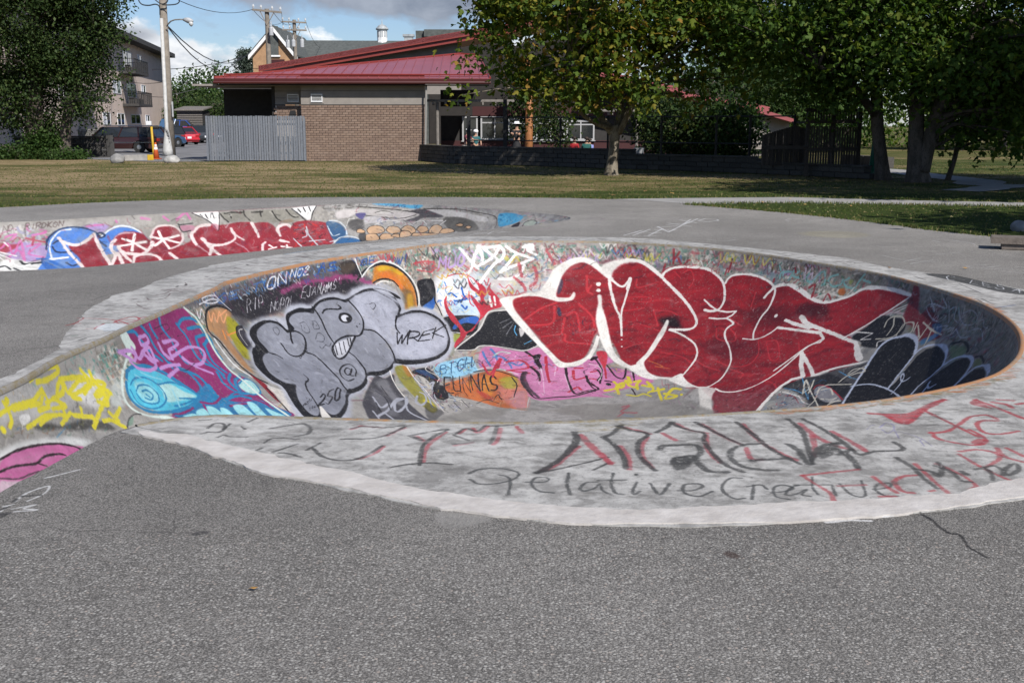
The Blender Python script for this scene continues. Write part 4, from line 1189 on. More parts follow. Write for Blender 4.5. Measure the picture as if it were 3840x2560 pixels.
S n 1a1b20,e2e2e0,2f5fb4,b93040,8a8b90,c99a2c 4 70 0 58 12 102 90 341 x|1532 232 103 16 173 7-21 47-170-18-21 78-167-35
S n 1a1820,e8d6e2,7a3a62,b82f44,f0e8ee 5 60 0 57 12 107 110 342 x|1816 253 137 23 45 40 119-27 55 107-251 43-43-41-10-69
S n 8a2a38,b5404c,5f1a26,e2dcd6,3a6a8a 10 55 0 95 16 103 70 343 x|1908 69 75-59 21 7-37 80-33 6
L n 16171b 4 100 1 50 15|1862 346 3 35-34 44
L n 16171b 4 100 1 41 14|1742 421-40-34-72-14
L n 16171b 4 100 1 44 14|1588 345-17 23
L n 16171b 4 100 1 44 14|1541 339-23 20
L n 16171b 4 100 1 50 14|1561 291-67 15-10 22
S n 1b1c20,d8d4cc,3a70a0,8a2030,5a6a78 4 65 0 69 10 75 110 344 x|2712 268-52-55 21-26 34-22 124 42-56 35
S n 3a3c36,6f7a6a,8a2030,8fb5ac,d8d4cc,222326 6 60 0 98 13 73 130 345 x|2391 2 137-4 28 50-61-3-59-1
S n 202226,5f6a5c,8a2030,b9bcc4,3f5f70,7a6a50 4 55 0 98 10 74 260 346 x|2623 2 104-2 128 0 159 1 106 4 27 19-37 26-98-1-126 6-102-15-52-26
S n 2a282a,6d6a66,d8d4cc 9 40 0 90 12 64 520 301 x|1026 45 45-42 214-1 402-6 291 4 174 1 318 0 257-1 200 3 109 60-252 164-337 71-931 44-521-203
S n 8c8880,b9b4ac 47 22 0 90 64 175 120 302 x|1026 45 45-42 214-1 402-6 291 4 174 1 318 0 257-1 200 3 109 60-252 164-337 71-931 44-521-203
S n 3a3836 16 30 0 70 22 163 90 303 0|1031 123 520 213 908-33 120 35-1595-194
F f 9d9890 41 50 1 100|1137-2 108-1 184 0 127 2 347 0-16 155-415-17-344-6
F f b4b0ac 51 60 1 100|1136 5 109 0 152 0 63-3-2 23-126-2-118 2-80 8
S f c26a9c,b9b6c4,d6d2cc,a03a50,8f8fc4,e0dfe0,6a6a6c 7 75 0 100 34 148 110 91 x|1136 11 94-1 3 54-28 53-77 10
F f a890c4 49 80 1 100|1148 55 37-5 36 13 0 27-41 16-34-18
F f a990cf 41 80 1 100|1305 21 28-6 31 6-15 14-30-2
F f 9c3346 25 90 1 100|1133 49 20 4 21 0-27 20-16-1
L f d070ac 12 80 1 100 39|1132 64 16-13 8 30 16-36 4 53
L f d070ac 12 80 1 100 39|1146 88 21-18 10 36
L f d070ac 12 80 1 101 39|1184 60 27-5-26 24 28 14
L f d070ac 12 80 1 100 40|1144 34 21-6-11 13
L f d070ac 12 80 1 100 40|1197 33 25-5
L f d070ac 13 80 1 100 41|1381 10 2 4
L f d070ac 13 80 1 100 41|1314 19 37-1
L f d070ac 13 80 1 100 41|1441 8 18 4
L f d070ac 13 80 1 100 42|1491 7 11 10
L f d070ac 13 80 1 100 42|1522 15 17-12
L f d070ac 13 80 1 100 42|1546 0 8 17
L f a83a50 10 80 1 100 35|1183 39 37 13
L f a83a50 10 80 1 100 35|1199 37-5 20
L f 5a4a48 5 70 0 100 14|1140 21 3-12 6 12 2-12
L f 5a4a48 5 70 1 100 15|1151 19 3-12 5 2 1 4-4 6-5 1
L f 5a4a48 5 70 0 100 18|1166 18-1 1
L f 5a4a48 5 70 1 100 19|1183 17 3-12 6 0 0 4-3 2-5 0
L f 5a4a48 5 70 0 100 15|1188 11 3 6
L f 5a4a48 5 70 0 100 14|1198 17 3-10
L f 5a4a48 5 70 1 100 19|1205 16 3-11 7 0 0 4-4 1-4 1
L f 5a4a48 5 70 0 100 15|1210 11 4 4
L f 5a4a48 5 70 1 100 18|1216 16 4-10 6 1 0 4-3 4-7 2
L f 5a4a48 5 70 0 100 18|1229 15 3-11
L f 5a4a48 5 70 0 100 21|1240 4-10 7 7 5
L f 5a4a48 5 70 1 100 14|1247 5-4 3-2 5 4 4 4-4 2-5-4-3
L f 5a4a48 5 70 0 100 19|1253 14 3-10 5 11 4-11
L f e8e6e2 7 100 1 100 25|1131 72 30 13
L f e8e6e2 7 100 1 100 24|1131 79 24 17
L f e8e6e2 7 100 1 100 24|1130 87 19 25
L f e8e6e2 7 100 1 100 25|1141 47 7 11
F f cfcfcc 29 100 1 101|1129 102 21-10 30 10 34 8 3 21-89-4
L f 1a1c20 12 90 1 100 39|1129 115 10-2 9 11
L f 1a1c20 12 90 1 101 39|1168 101 7 9 18-1 16 0 9 18
L f 1a1c20 12 90 1 100 39|1154 121 12 9
L f f0eeea 10 100 1 101 34|1150 100 14 17 21-6
L f f0eeea 10 100 1 101 34|1174 122 20 6
F f 4f7fcc 15 100 1 100|1229 46 19-19 24-6 30 2 26 10 13 16 21-13 26-8 28 5 20 13 12 25-31 22-96 14-39 29-51-7-32 0 16-28 8-26
L f 1d3560 8 100 1 100 30|1221 71 5-25 19-19 27-8 30 3 26 11 12 14
L f dfe6f2 7 100 1 100 30|1229 95-1-27 7-21 19-20 24-3
L f dfe6f2 8 100 1 100 31|1343 49 19-16 26-9 28 6 20 16
L f 1a2a4a 10 85 1 100 35|1236 58 10-7 11-2
L f 1a2a4a 10 85 1 99 35|1234 65 8 16 23 2 18-6
L f 1a2a4a 10 85 1 98 34|1258 115 11 11 11-3
L f 1a2a4a 10 85 1 99 35|1333 41 10-3 8 8-10 5-7-6
L f 1a2a4a 10 85 1 99 35|1337 60 13 17
L f f2f2f0 10 100 0 99 39|1226 99 37 0-48 4 30 28
L f 2b62b8 7 100 1 101 24|1199 96 16 1
F f 2f5fa8 15 80 1 100|1207 100 22 3 25 29-37-1
F f 8f2634 21 100 1 98|1267 68 23 0 26-14 10-7 9 28 12 44 6 22 25-44 4 18-7-35-12-6 5-15 14-14 30-5 27 10 15 22 7-28 14-10 25-3 21 13 6 25-10 21 28-11 8-28 15-15 35-1 35 3 18-3 22-2 25 1 11 5 29-2 22 10 13 19 9-17 19 4 16 27 11 37 9 21-90 6-148-3-133 0-124-1-53-4-8-34
S f 6a1a28,a82c38,c04450,7a3a58 21 45 0 98 41 154 130 92 x|1272 69 56-14 96-10 126 1 178-6 81 20 22 73-226 0-194-4-111 1
L f ead9d6 25 100 1 99 59|1251 44 19 48 21 41
L f ead9d6 25 100 1 99 60|1249 44 13 14 23 8 22-9 20-17
L f ead9d6 25 100 1 98 60|1327 40 8 35 12 44 7 18 18-36 7 33
L f ead9d6 25 100 1 99 61|1378 80 6 18 24 10 25 1 19-21 5-12
L f ead9d6 25 100 1 98 60|1377 82 12 30 15 25
L f ead9d6 25 100 1 99 60|1404 135 9-20 26-3 20 9 10 18
L f ead9d6 25 100 1 98 60|1374 60-11 11-2 16 7 18
L f ead9d6 25 100 1 98 61|1491 114 12 21
L f ead9d6 26 100 1 99 62|1557 91-7-24 6-16 19-14 25-2
L f ead9d6 26 100 1 97 63|1576 74 11 18 24 8 29-4 20-14-1-18
L f ead9d6 26 100 1 96 62|1576 76 19 36 17 25
L f ead9d6 26 100 1 98 63|1654 51 5 17 22 21
L f ead9d6 26 100 1 96 62|1596 103-11 27
L f ead9d6 27 100 1 98 64|1710 37 8 24 5 23
L f ead9d6 27 100 1 98 65|1783 86-5-24 17-12 18 6 15 35 14 47
L f ead9d6 27 100 1 96 64|1781 103 25 11 28 23
L f ead9d6 26 100 1 95 63|1727 135 3-21 8-9
L f f0e6e2 13 100 1 99 46|1420 49-7 23-6 24
L f f0e6e2 13 100 1 99 46|1390 59 23 13 29 29
L f f0e6e2 13 100 1 99 46|1378 80 35-4 29-3
L f f0e6e2 13 100 1 100 46|1475 45 5 20 12 33
L f f0e6e2 13 100 1 100 46|1456 59 27 8 36-7
L f f0e6e2 13 100 1 100 46|1461 87 21-17
L f f0e6e2 13 100 1 99 46|1483 67 35 16
L f f0e6e2 13 100 1 95 47|1748 117 10 11
L f f0e6e2 13 100 1 95 47|1744 132 22-5
L f f0e6e2 13 100 1 95 48|1781 126 30 10
L f f0e6e2 13 100 1 95 48|1797 123-1 14
L f ead9d6 26 85 1 99 36|1457 55 15-22 29-3 20 10 8 25-11 22-21 12
L f d9c6cc 25 70 1 99 30|1363 74 12-22 20-9 25 2
L f d0b8bc 21 60 1 95 31|1658 96 22 22 9 17
L f d0b8bc 21 60 1 96 31|1560 94 28 37
L f d0b8bc 21 60 1 99 32|1649 36-9 10
F f e8e6e2 8 100 1 100|1561 2 29-1 38 3-5 28-5 20-8-17-22-20
L f 26242a 5 100 1 99 18|1559 2 32 17 19 18 9 17 6-21 3-29
L f 26242a 5 100 1 100 16|1591 6 7 12
L f 26242a 5 100 1 100 16|1607 5-2 11
L f 26242a 5 100 1 100 16|1610 5 4 14
L f 26242a 5 100 1 100 16|1579 7 6 5
F f b07080 16 70 1 99|1603 33 17 3-2 18
F f 6a3440 22 70 1 100|1556 0 75 1 267 0 5-3-278-1
F f 8d8a80 22 90 1 100|1631 6 64-1 131 3 17 20-21 16-165-15-20-11
L f 2c2a28 8 100 1 100 24|1631 8 6 10 12 13
L f 2c2a28 8 100 1 100 24|1692 4 2 11 13 16
L f 2c2a28 8 100 1 100 24|1736 7 2 14
L f 2c2a28 8 100 1 100 24|1769 9 13 23 14 9
L f 2c2a28 8 100 1 100 25|1807 7 17 20 15 3
L f 2c2a28 8 100 1 100 24|1655 11 3 9
L f 2c2a28 8 100 1 100 24|1641 8 18-2 29 2
L f 2c2a28 8 100 1 100 24|1713 9 30 0
F f 8a7a6a 16 100 1 99|1788 39 28-5 10 8-23 4
F f e8e8e6 8 100 1 100|1824 6 33-4 36 0-15 20-8 25-12-14
L f 1f1f22 6 100 1 100 22|1824 6 19 16 26 26 13-30 11-16
L f 1f1f22 6 100 1 100 22|1841 7 7 9
L f 1f1f22 6 100 1 100 22|1856 4 5 11
L f 1f1f22 6 100 1 100 22|1872 3 3 11
F f b97f94 13 90 1 99|1526 33 33 1-3 15-26 0
L f 1f1f22 5 100 1 99 18|1523 28 7 21 20-1
L f 1f1f22 5 100 1 100 18|1526 30 33-2
F f 8e2a36 16 100 1 97|1824 48 91 5 8 38-3 47-107-2
S f 2a2028,c03a44,e03a30,402028,7a7f8a 8 70 0 97 33 108 60 93 x|1824 50 87 5 5 82-95-2
L f c9d0d8 8 100 1 97 32|1859 62 3 27 12 28 9 18
L f c9d0d8 8 100 1 96 32|1862 116 43 0
L f c9d0d8 8 100 1 96 32|1818 100 19 34
L f c9d0d8 8 100 1 97 33|1845 100 12-6-1-20
F f 34587e 14 100 1 98|1915 53 19-3 22 14 12 26-2 17-35 12-11-34
L f d4dfe8 8 100 1 99 28|1925 47 24 4 17 23 2 28
L f d4dfe8 8 100 1 98 27|1918 65 11 37 19-3
L f d4dfe8 8 100 1 97 27|1930 131 17-18 22-3 21 8 12 14
L f d4dfe8 8 100 1 97 27|1919 126 12-1
F f 2e5c8a 14 100 1 97|1933 134 17-18 26 1 21 11 4 10-65 3
F f 1a1c22 14 80 1 97|1999 105 18-4-3 36-14-2
S f b9b5b0,8f8c88,a8a4a2,c4c0bc 8 50 0 98 56 167 70 94 0|1926 13 109-4 125 7-3 55-150 18-76-42
F f bcb6b4 22 90 1 99|1952 18 61-3 70 8 98 1-31 16-33 16-70-16-45-11-26 12-29-2
L f 33302e 8 100 1 99 22|2000 7 83 9 76 9 27 1
L f 3a3836 8 100 1 98 22|1998 29 49 11 63 8 49-14
F f d0ccc8 8 100 1 99|2048 26 21-4 26 7-27 3
L f 3a3836 6 100 1 99 14|2048 27 23-5 24 8
F f 3e3c42 22 90 1 98|2143 21 43-8 47 8 19 14-67 8-27 14-33-1 47-22
F f c9c6c4 21 90 1 97|2196 12 85-1 68 7 59 7 3 16-61-1-68-4-49-11
L f 45423f 8 100 1 95 21|2186 12 115-5 71 5 65 8 14 24-1 19
F f 4f4a80 17 90 1 99|1998 29 25-1-9 20-10-5
F f c3c0c4 22 80 1 99|2018 48 15-9 28 1 2 20-39 3
S f 2a2a2e,8a4a58,c8c8cc,4a5a80 8 70 0 97 25 111 36 95 x|2060 45 58 1 40 11 26 12-140 4
F f 45433f 27 80 1 92|2257 37 68-5 46 17 9 27-77 11-41-19
F f 2e2d2f 28 70 1 98|1975 55 36-7 4 31-19 14-20-18
L f d4d2d0 8 100 1 97 22|2044 70 30-14 36 3
L f d4d2d0 8 100 1 95 22|2158 60 22-7 14 15
L f d4d2d0 8 100 1 94 22|2242 64 20-17
L f d4d2d0 8 100 1 99 22|1970 70 9-24 14-1
L f d4d2d0 8 100 1 96 22|2194 52 58-4
F f c2a080 8 100 1 98|1995 88 9-5 12 9-3 9-17-3
L f 24211f 6 100 1 98 17|1995 88 9-5 12 9-3 9-17-3-1-10
F f c2a080 8 100 1 97|2021 90 9-13 18-4 17 9 2 17-15 8-25-2
L f 24211f 6 100 1 97 17|2021 90 9-13 18-4 17 9 2 17-15 8-25-2-6-15
F f c2a080 8 100 1 95|2071 94 8-14 15-2 14 8 1 18-25 6
L f 24211f 6 100 1 95 17|2071 94 8-14 15-2 14 8 1 18-25 6-13-16
F f c2a080 8 100 1 93|2112 89 16-14 20 5 8 20-22 14-19-13
L f 24211f 6 100 1 93 17|2112 89 16-14 20 5 8 20-22 14-19-13-3-12
F f c2a080 8 100 1 91|2158 91 12-15 23 1 4 17-24 11
L f 24211f 5 100 1 92 16|2158 91 12-15 23 1 4 17-24 11-15-14
F f c2a080 8 100 1 90|2200 94 13-22 19-7 17 10-7 18-10 13-30 3
L f 24211f 5 100 1 90 16|2200 94 13-22 19-7 17 10-7 18-10 13-30 3-2-15
F f c2a080 8 100 1 89|2237 100 15-20 30-3 13 11-33 12
L f 24211f 5 100 1 89 16|2237 100 15-20 30-3 13 11-33 12-25 0
F f c2a080 8 100 1 95|2016 112 11-6 18 3 5 26-33 1
L f 24211f 5 100 1 95 16|2016 112 11-6 18 3 5 26-33 1-1-24
F f c2a080 8 100 1 94|2051 122 12-14 18 4 9 20-33 4
L f 24211f 5 100 1 94 16|2051 122 12-14 18 4 9 20-33 4-6-14
F f c2a080 8 100 1 93|2082 122 10-10 14 2-1 16
L f 24211f 5 100 1 93 16|2082 122 10-10 14 2-1 16-23-8
F f c2a080 8 100 1 92|2106 114 9-16 20 3 5 19-31 10
L f 24211f 5 100 1 92 16|2106 114 9-16 20 3 5 19-31 10-3-16
F f c2a080 8 100 1 92|2297 62 15-9 15 4-10 9
L f 24211f 5 100 1 92 16|2297 62 15-9 15 4-10 9-20-4
F f c2a080 8 100 1 90|2330 69 12-9 15 3-9 9
L f 24211f 5 100 1 90 16|2330 69 12-9 15 3-9 9-18-3
F f c2a080 8 100 1 89|2147 107 36-2 44-1-1 8-80 11
L f 24211f 5 100 1 89 16|2147 107 36-2 44-1-1 8-80 11 1-16
F f 58a6cc 17 100 1 100|2042 0 42-1 55 4 43-1-9 9-22 3-39-5-46-3
L f 2a5a88 6 80 0 100 9|2059 0 0 9 4-6 0 6 7-9
L f 2a5a88 6 80 0 100 12|2074 1 4 5 7-4
L f 2a5a88 6 80 0 100 12|2078 6-3 3
L f 2a5a88 6 80 0 100 12|2086 10 3-6 2 4 7-4-1 7
L f 2a5a88 6 80 0 100 12|2101 11 9-7 2 7
L f 2a5a88 6 80 0 100 12|2105 9 6-1
L f 2a5a88 6 80 1 100 11|2131 4-6-1-7 4 0 3 4 2 5-2 2-2-5 0
L f 2a5a88 6 80 0 100 14|2154 2 3 10 10-10
L f 4a4642 6 70 1 100 15|1933 1-9-3-11 5-1 6 6 1 16 0
L f 4a4642 6 70 0 100 15|1971-1-23-2-6 14 23 0
L f 4a4642 6 70 0 100 17|1942 4 18 1
L f 4a4642 6 70 1 100 24|1997 2-7-1-11 1 5 3 11 2-1 1-10 3-11-2
L f 4a4642 6 70 0 100 22|2005 11 5-11
L f 4a4642 6 70 0 100 15|2026 10 7-11
L f 4a4642 6 70 0 100 20|2008 4 20 0
F f 4fa4cf 15 100 1 95|2449 17 15-9 38-2 37 7-10 20-34 16-32 5
S f 2f78a8,8fc8e0,2a5a80 8 70 0 95 15 102 24 96 x|2451 15 80-10-7 28-57 18
S f 58a6cc,c08090,a89ab0,d8cfa0,4a4a50,b8b0ac 7 60 0 96 22 99 50 97 -0.1|2511 3 126-1 90-2-66 28-114 26
F f a9b5a8 12 90 1 92|2555 42 6-14 23-5 11 10-11 13
L f 26262a 5 100 1 92 17|2555 51 0-18 19-10 23 4 0 15
F f 2e2d33 10 100 1 89|2513 53 21-21 6 20
S f 9a9590,8a8680,b07a8a 8 35 0 100 26 131 40 98 0|2205 2 238-5 253 3-204 4-191 1
S f 2a282a,6d6a66,d8d4cc,8a3444,9a94a0 15 42 0 97 20 132 360 311 x|1136 4 293-2 436 4 279-2 483-3-26 37-494 91-485 2-494-9
S f 8c8880,b9b4ac 81 25 0 97 102 355 90 312 x|1136 4 293-2 436 4 279-2 483-3-26 37-494 91-485 2-494-9
L p 2f2e2e 8 85 1 100 22|-203 729 1 12 6 0 4-10-1-11-8 0
L p 2f2e2e 8 85 1 100 22|-192 727 1 14
L p 2f2e2e 8 85 1 100 22|-178 727-4 7
L p 2f2e2e 6 75 1 100 19|-214 750 7 2
L p 2f2e2e 6 75 1 100 18|-204 716 3 2
L p 2f2e2e 6 75 1 100 18|-191 707 3 6 4-4 12-1
L p 2f2e2e 6 75 1 100 18|-180 745 4 12
L p 2f2e2e 12 75 1 100 26|-161 729 10 7 9 5 7-10 1-15-7-7
L p 2f2e2e 6 85 1 100 19|-158 694 4 11 17-2
L p 2f2e2e 6 85 1 100 19|-159 678 2 4
L p 2f2e2e 6 85 1 100 19|-148 674 12 18
L p 2f2e2e 5 85 1 100 18|-144 672 7-2 9-8
L p b04450 10 80 1 100 24|-107 727 3 4
L p b04450 10 80 1 100 24|-102 735 15-4
L p b04450 10 80 1 100 23|-72 731-10-20
L p b04450 9 80 1 100 22|-81 686-4-16-8-11
L p b04450 9 80 1 100 23|-62 709 6-11
L p b04450 9 80 1 100 22|-43 720-9-26-2-24 1-19
L p b04450 10 80 1 100 23|-35 716 4 11
L p b04450 10 80 1 100 23|-26 729 4-11 6 16
L p b04450 9 80 1 100 23|-8 729-1-26-3-13
L p b04450 10 80 1 100 23|3 734 4-16
L p b04450 9 80 1 100 22|-36 688 11 7
L p 2f2e2e 8 85 1 100 21|-107 729 8 5 14-3 13 5-8-20-10-11-20-2
L p 2f2e2e 7 85 1 100 20|-122 694-6-16 3 4 8-16 10-9 11 0 8 13 6 18
L p 2f2e2e 7 85 1 100 22|-67 711 24 16-7-16-6-21 0-20 1-24
L p 2f2e2e 7 85 1 100 21|-72 642 8 5 14 4 14-3
L p 2f2e2e 8 85 1 100 23|-65 709 7-9
L p 2f2e2e 8 75 1 100 19|-38 713 7 16 8-7 5 14
L p 2f2e2e 8 75 1 100 19|-37 711 9-11
L p 2f2e2e 8 75 1 100 20|-18 736 9 0 10 2
L p 2f2e2e 8 75 1 100 19|-10 734-2-27-2-15
L p 2f2e2e 7 75 1 100 19|-37 691 12 4
L p b04450 13 80 1 100 37|45 713 5-27 9-35
L p b04450 12 80 1 100 35|41 686-13-35-10-16
L p 2f2e2e 13 90 1 100 36|41 720 0-22-9-32-12-26-6-9
L p 2f2e2e 7 90 1 100 19|14 631 12 7 18 13 15 12
L p 2f2e2e 7 90 1 100 19|48 637 10 14
L p 37393a 6 85 1 100 17|-25 630 6 8 11 2 9-5 3-7-4-10-10-7-9 0-5 8
L p 37393a 6 85 1 100 17|-8 628 6-5 1-13-1-18
L p 37393a 6 85 1 100 17|8 614 9 0 4 4-2 5-6-2-2-11 4-12 8-3
L p 37393a 6 85 1 100 17|33 631-2-21 1-18
L p 37393a 6 85 1 100 16|48 614-6-1-4-10 2-5 6 5 4 8 0-11 4-8
L p 37393a 6 85 1 100 16|59 631-3-20 1-16 4-3
L p 37393a 6 85 1 100 17|49 617 16 1
L p 37393a 6 85 1 100 16|71 614-4-15 0-7 4 6
L p 37393a 6 85 1 100 17|78 612 3-20 8 19
L p 37393a 6 85 1 100 16|92 599 8 0 7 7-2 5-8-2-2-14 7-6 9 9
L p 37393a 6 85 1 100 17|132 621-7 0-7-14-1-12 4-10 5 1
L p 37393a 6 85 1 100 17|136 609-6-25
L p 37393a 6 85 1 100 17|132 606 8 3 2-8
L p 37393a 6 85 1 100 17|143 595 9 3 5 6-5 5-6-6-2-14 6-5
L p 37393a 6 85 1 100 17|162 609-6-5-6-12 5 0 9 9-5-9 4-3
L p 37393a 6 85 1 100 17|173 624-5-20 0-12
L p 37393a 6 85 1 100 17|159 609 20 0
L p 37393a 6 85 1 100 17|180 609-3-19
L p 37393a 6 85 1 100 17|185 611 1-19 7-2 6 27
L p 37393a 6 85 1 100 17|201 601 9 3 4 7-6 1-6-11 2-11 7 0
L p 37393a 5 100 1 100 24|72 628 0 0
L p b04450 12 80 1 100 33|75 731 8-7 7-9
L p b04450 11 80 1 100 30|68 687 3-23-2-26
L p b04450 11 80 1 100 31|88 708-6-21-2-27 3-19
L p b04450 12 80 1 100 33|111 740 6-14 11-9
L p b04450 11 80 1 100 32|99 717 6-17
L p b04450 11 80 1 100 32|127 713-5-34 3-27
L p b04450 12 80 1 100 33|128 740 8-27 9-22
L p b04450 11 80 1 100 32|156 740 3-44 7-25 6-15
L p b04450 11 80 1 100 31|147 683-2-23 6-3
L p b04450 12 80 1 100 33|195 742 3-34 7-21 7-8
L p b04450 11 80 1 100 32|196 713-6-30-6-19
L p b04450 12 80 1 100 33|211 722 6-26 3-21
L p b04450 11 80 1 100 30|55 671 4-22
L p 2f2e2e 12 85 1 100 33|59 708 6 7 9 23
L p 2f2e2e 11 85 1 100 31|60 706 6-23 2-23-1-20
L p 2f2e2e 11 85 1 100 32|71 735 8-11 10-9-8-19-3-25 2-19 4-16
L p 2f2e2e 12 85 1 100 30|95 719 8 12 6 14
L p 2f2e2e 11 85 1 100 28|108 742 7-14 11-11-3-17 1-32 4-23 7-12
L p 2f2e2e 12 85 1 100 29|125 745 8-23 10-26 3-5
L p 2f2e2e 11 85 1 100 29|153 745 5-32 4-34 10-30
L p 2f2e2e 12 85 1 100 29|190 754 2-28-4-30-5-28-3-19
L p 2f2e2e 12 85 1 100 29|200 754 6-23 5-31 1-21 2-11 11 7 19 4 0 17
L p 353535 15 85 1 100 40|92 679 3 8 11 2 10 0 1-14-6-15-9-11-5 0 2 11 11 6
L p 353535 14 85 1 100 39|111 664 1-19 4-11 10-1
L p 353535 15 85 1 100 36|157 692-11-3-9-10-4-19 3-15 8-7 11-2
L p 353535 15 85 1 100 36|145 656 23 4
L p 353535 15 85 1 100 37|175 691 3-12-1-27 2-3 5 15 12 23 12 7
L p 353535 15 85 1 100 37|190 671 12 10 4-21-2-22
L p 353535 15 85 1 100 38|201 668 10 11
F p 353535 11 90 1 100|97 660 11 4-2-19-9-9-2 9
F p 353535 11 80 1 100|193 683 16 13-12-28-10-8
L p b03a44 9 75 1 100 25|168 626 14 5 22 7
L p b03a44 8 75 1 100 24|168 626 3-15 4-16-2-17
L p b03a44 9 75 1 100 24|183 607 16 2
L p b03a44 9 75 1 100 24|208 624 2-20 2-9
L p b03a44 9 75 1 100 25|234 627-9-3-8-10-1-16 5-3
L p b03a44 8 75 1 100 24|201 589 8 0
L p b03a44 9 75 1 100 24|231 598 3 1
L p b03a44 9 75 1 100 25|241 649-1-32 0-22
L p b03a44 9 75 1 100 25|254 649 6-22 1-18-5-8
L p b03a44 10 75 1 100 27|278 675 13 4 8-8-3-11-9-11-8-8
L p b03a44 9 75 1 100 26|275 669 2-20 3-18 4-14
L p b03a44 10 75 1 100 27|304 683-3-19 7-12
L p b03a44 10 75 1 100 28|310 683 3-19
L p b03a44 9 75 1 100 24|254 592 2 0
L p b03a44 11 85 1 100 37|251 769 10-5 2-19 8 0 22 34 25 30
F p b03a44 7 85 1 100|259 767 18 2 15 16 16 18 12 8-10-13-19-24-18-29-8-5-3 9
L p b03a44 8 85 1 100 28|292 777 4-23 4-28 3-18
L p b03a44 9 85 1 100 28|275 717 13 5 15 18 15 19 13 5 3-10
L p b03a44 8 85 1 100 26|276 719-1-15 8-10 10-5 9 7 4 12-2 18
L p b03a44 8 85 1 100 28|332 749-10 0-8-11-3-19 9-4 15 7
L p b03a44 9 85 1 100 29|341 809 5-19 4-21 3-15
L p b03a44 9 85 1 100 30|351 801 7-6 0-10
L p b03a44 9 85 1 100 30|358 809 10-3
L p b03a44 9 85 1 100 30|366 795 6 3
F p b03a44 6 80 1 100|333 798 11 15-2-12 1-19-6 5
F p b03a44 5 80 1 100|301 704 5-4-8-11-6 5
L p 2f2e2e 11 75 1 100 27|234 662 3-21-1-20 1-18
L p 2f2e2e 11 75 1 100 27|238 638 7-4 1-10
L p 2f2e2e 11 75 1 100 28|256 652-2-11-6-14
L p 2f2e2e 11 75 1 100 27|252 645 5-14-1-14 5-3
L p 2f2e2e 11 75 1 100 27|263 634 1-7
L p 2f2e2e 11 75 1 100 28|279 641 0-10-5-14
L p 2f2e2e 11 75 1 100 28|273 638 13 7 2-7
L p 2f2e2e 11 75 1 100 28|284 627 8 14 9 8-3-11-10-11-2 4
L p 7a72b0 2 75 1 100 6|236 726 5 9 4 3
L p 7a72b0 2 75 1 100 6|246 731 10 14 0-14-9-14-1 9
L p 7a72b0 2 75 1 100 6|253 722 6-5 5-13 1-17
L p 7a72b0 2 75 1 100 6|255 731-5-27
L p 7a72b0 2 75 1 100 6|262 700-2-13
L p 7a72b0 2 75 1 100 6|254 740 6 0
L p 7a72b0 2 75 1 100 6|273 660 7-4
S p 5c5a56,6e6b66,4c4a47 32 34 0 100 37 158 330 104 0|-244 735 85 14 173-14 111 17 98 26 121 66 72 56-123-281-76-26-91-15-86-7-87 29-85 56-79 53
S p 3a3836,55524e 4 50 0 100 6 23 420 105 x|-244 735 85 14 173-14 111 17 98 26 121 66 72 56-123-281-76-26-91-15-86-7-87 29-85 56-79 53
S p f2f0ec,e6e3dd 14 35 0 100 20 100 150 106 0|-244 735 85 14 173-14 111 17 98 26 121 66 72 56-123-281-76-26-91-15-86-7-87 29-85 56-79 53
S p e6e5e2,dedcd8,f0efec 31 28 0 100 57 227 60 101 0|-232 742 102 0 180-14 5-19-75-37-129-11-62 48
S p c8742e,b8662a,8a7a3a,6a6238 14 50 0 100 21 106 150 351 0.2|185 776 85 29 53 30 47 36 34 36 40 64-1-12-44-78-32-30-49-33-53-28-83-27
S p 8a7a42,a08a50 14 35 0 100 17 72 40 352 0|38 742 53 7-19-27-26-4
S p c8742e,a06a3a 20 50 0 100 25 99 60 353 x|534 1333-13-177-31-93 22 61 26 119
L p 5a3236 4 85 1 100 11|-423 1360 9 23 17 24
L p 5a3236 4 85 1 100 11|-420 1401 11 6-9 25
L p 5a3236 4 85 1 100 12|-413 1438 23-6 12 0
L p 5a3236 5 85 1 100 12|-408 1491 6 0
L p 5a3236 4 85 1 100 12|-404 1471 28-26 9 6
L p 5a3236 5 85 1 100 12|-388 1519 19 0
L p 5a3236 5 85 1 100 12|-395 1547 26-14 26-14
L p 5a3236 5 85 1 100 13|-384 1624 13-16 27-8
L p 5a3236 5 85 1 100 13|-380 1640 20-8 13 0
L p 5a3236 5 85 1 100 13|-369 1682 12-17 22 0
L p 5a3236 5 85 1 100 13|-365 1699 15 0 14-8
L p 5a3236 5 85 1 100 14|-353 1735 21 0 19-27
L p 5a3236 5 85 1 100 14|-339 1772 20-18
L p 5a3236 4 85 1 100 11|-423 1372 14-17
L p 5a3236 4 85 1 100 11|-404 1378 20-6
L p 5a3236 5 85 1 100 13|-392 1585 20-23
L p 5a3236 5 85 1 100 13|-337 1616 7 32
L p 2f2628 4 90 1 100 20|-418 1395-1 9
L p 2f2628 4 90 1 100 20|-411 1407-2 13
L p 2f2628 5 90 1 100 21|-408 1491 4-4
L p 2f2628 5 90 1 100 23|-384 1624 5-11
L p 2f2628 5 90 1 100 21|-389 1523 3-3
L p 6a9ab8 18 50 1 100 35|-353 1754 14 38 26 29
L p 5a3236 5 85 1 100 14|-423 1326 7 12 2 25 16-12
L p 5a3236 4 85 1 100 13|-426 1303 10-17 11 17-4 35
L p 5a3236 4 85 1 100 13|-429 1269 7 6 23-6
L p 5a3236 4 85 1 100 13|-424 1259 17-27 8 5
L p 5a3236 4 85 1 100 13|-430 1227 13 5 20-10
L p 5a3236 4 85 1 100 12|-431 1202 14-5 16 15
L p 5a3236 5 85 1 100 14|-429 1369 16 7 26-13
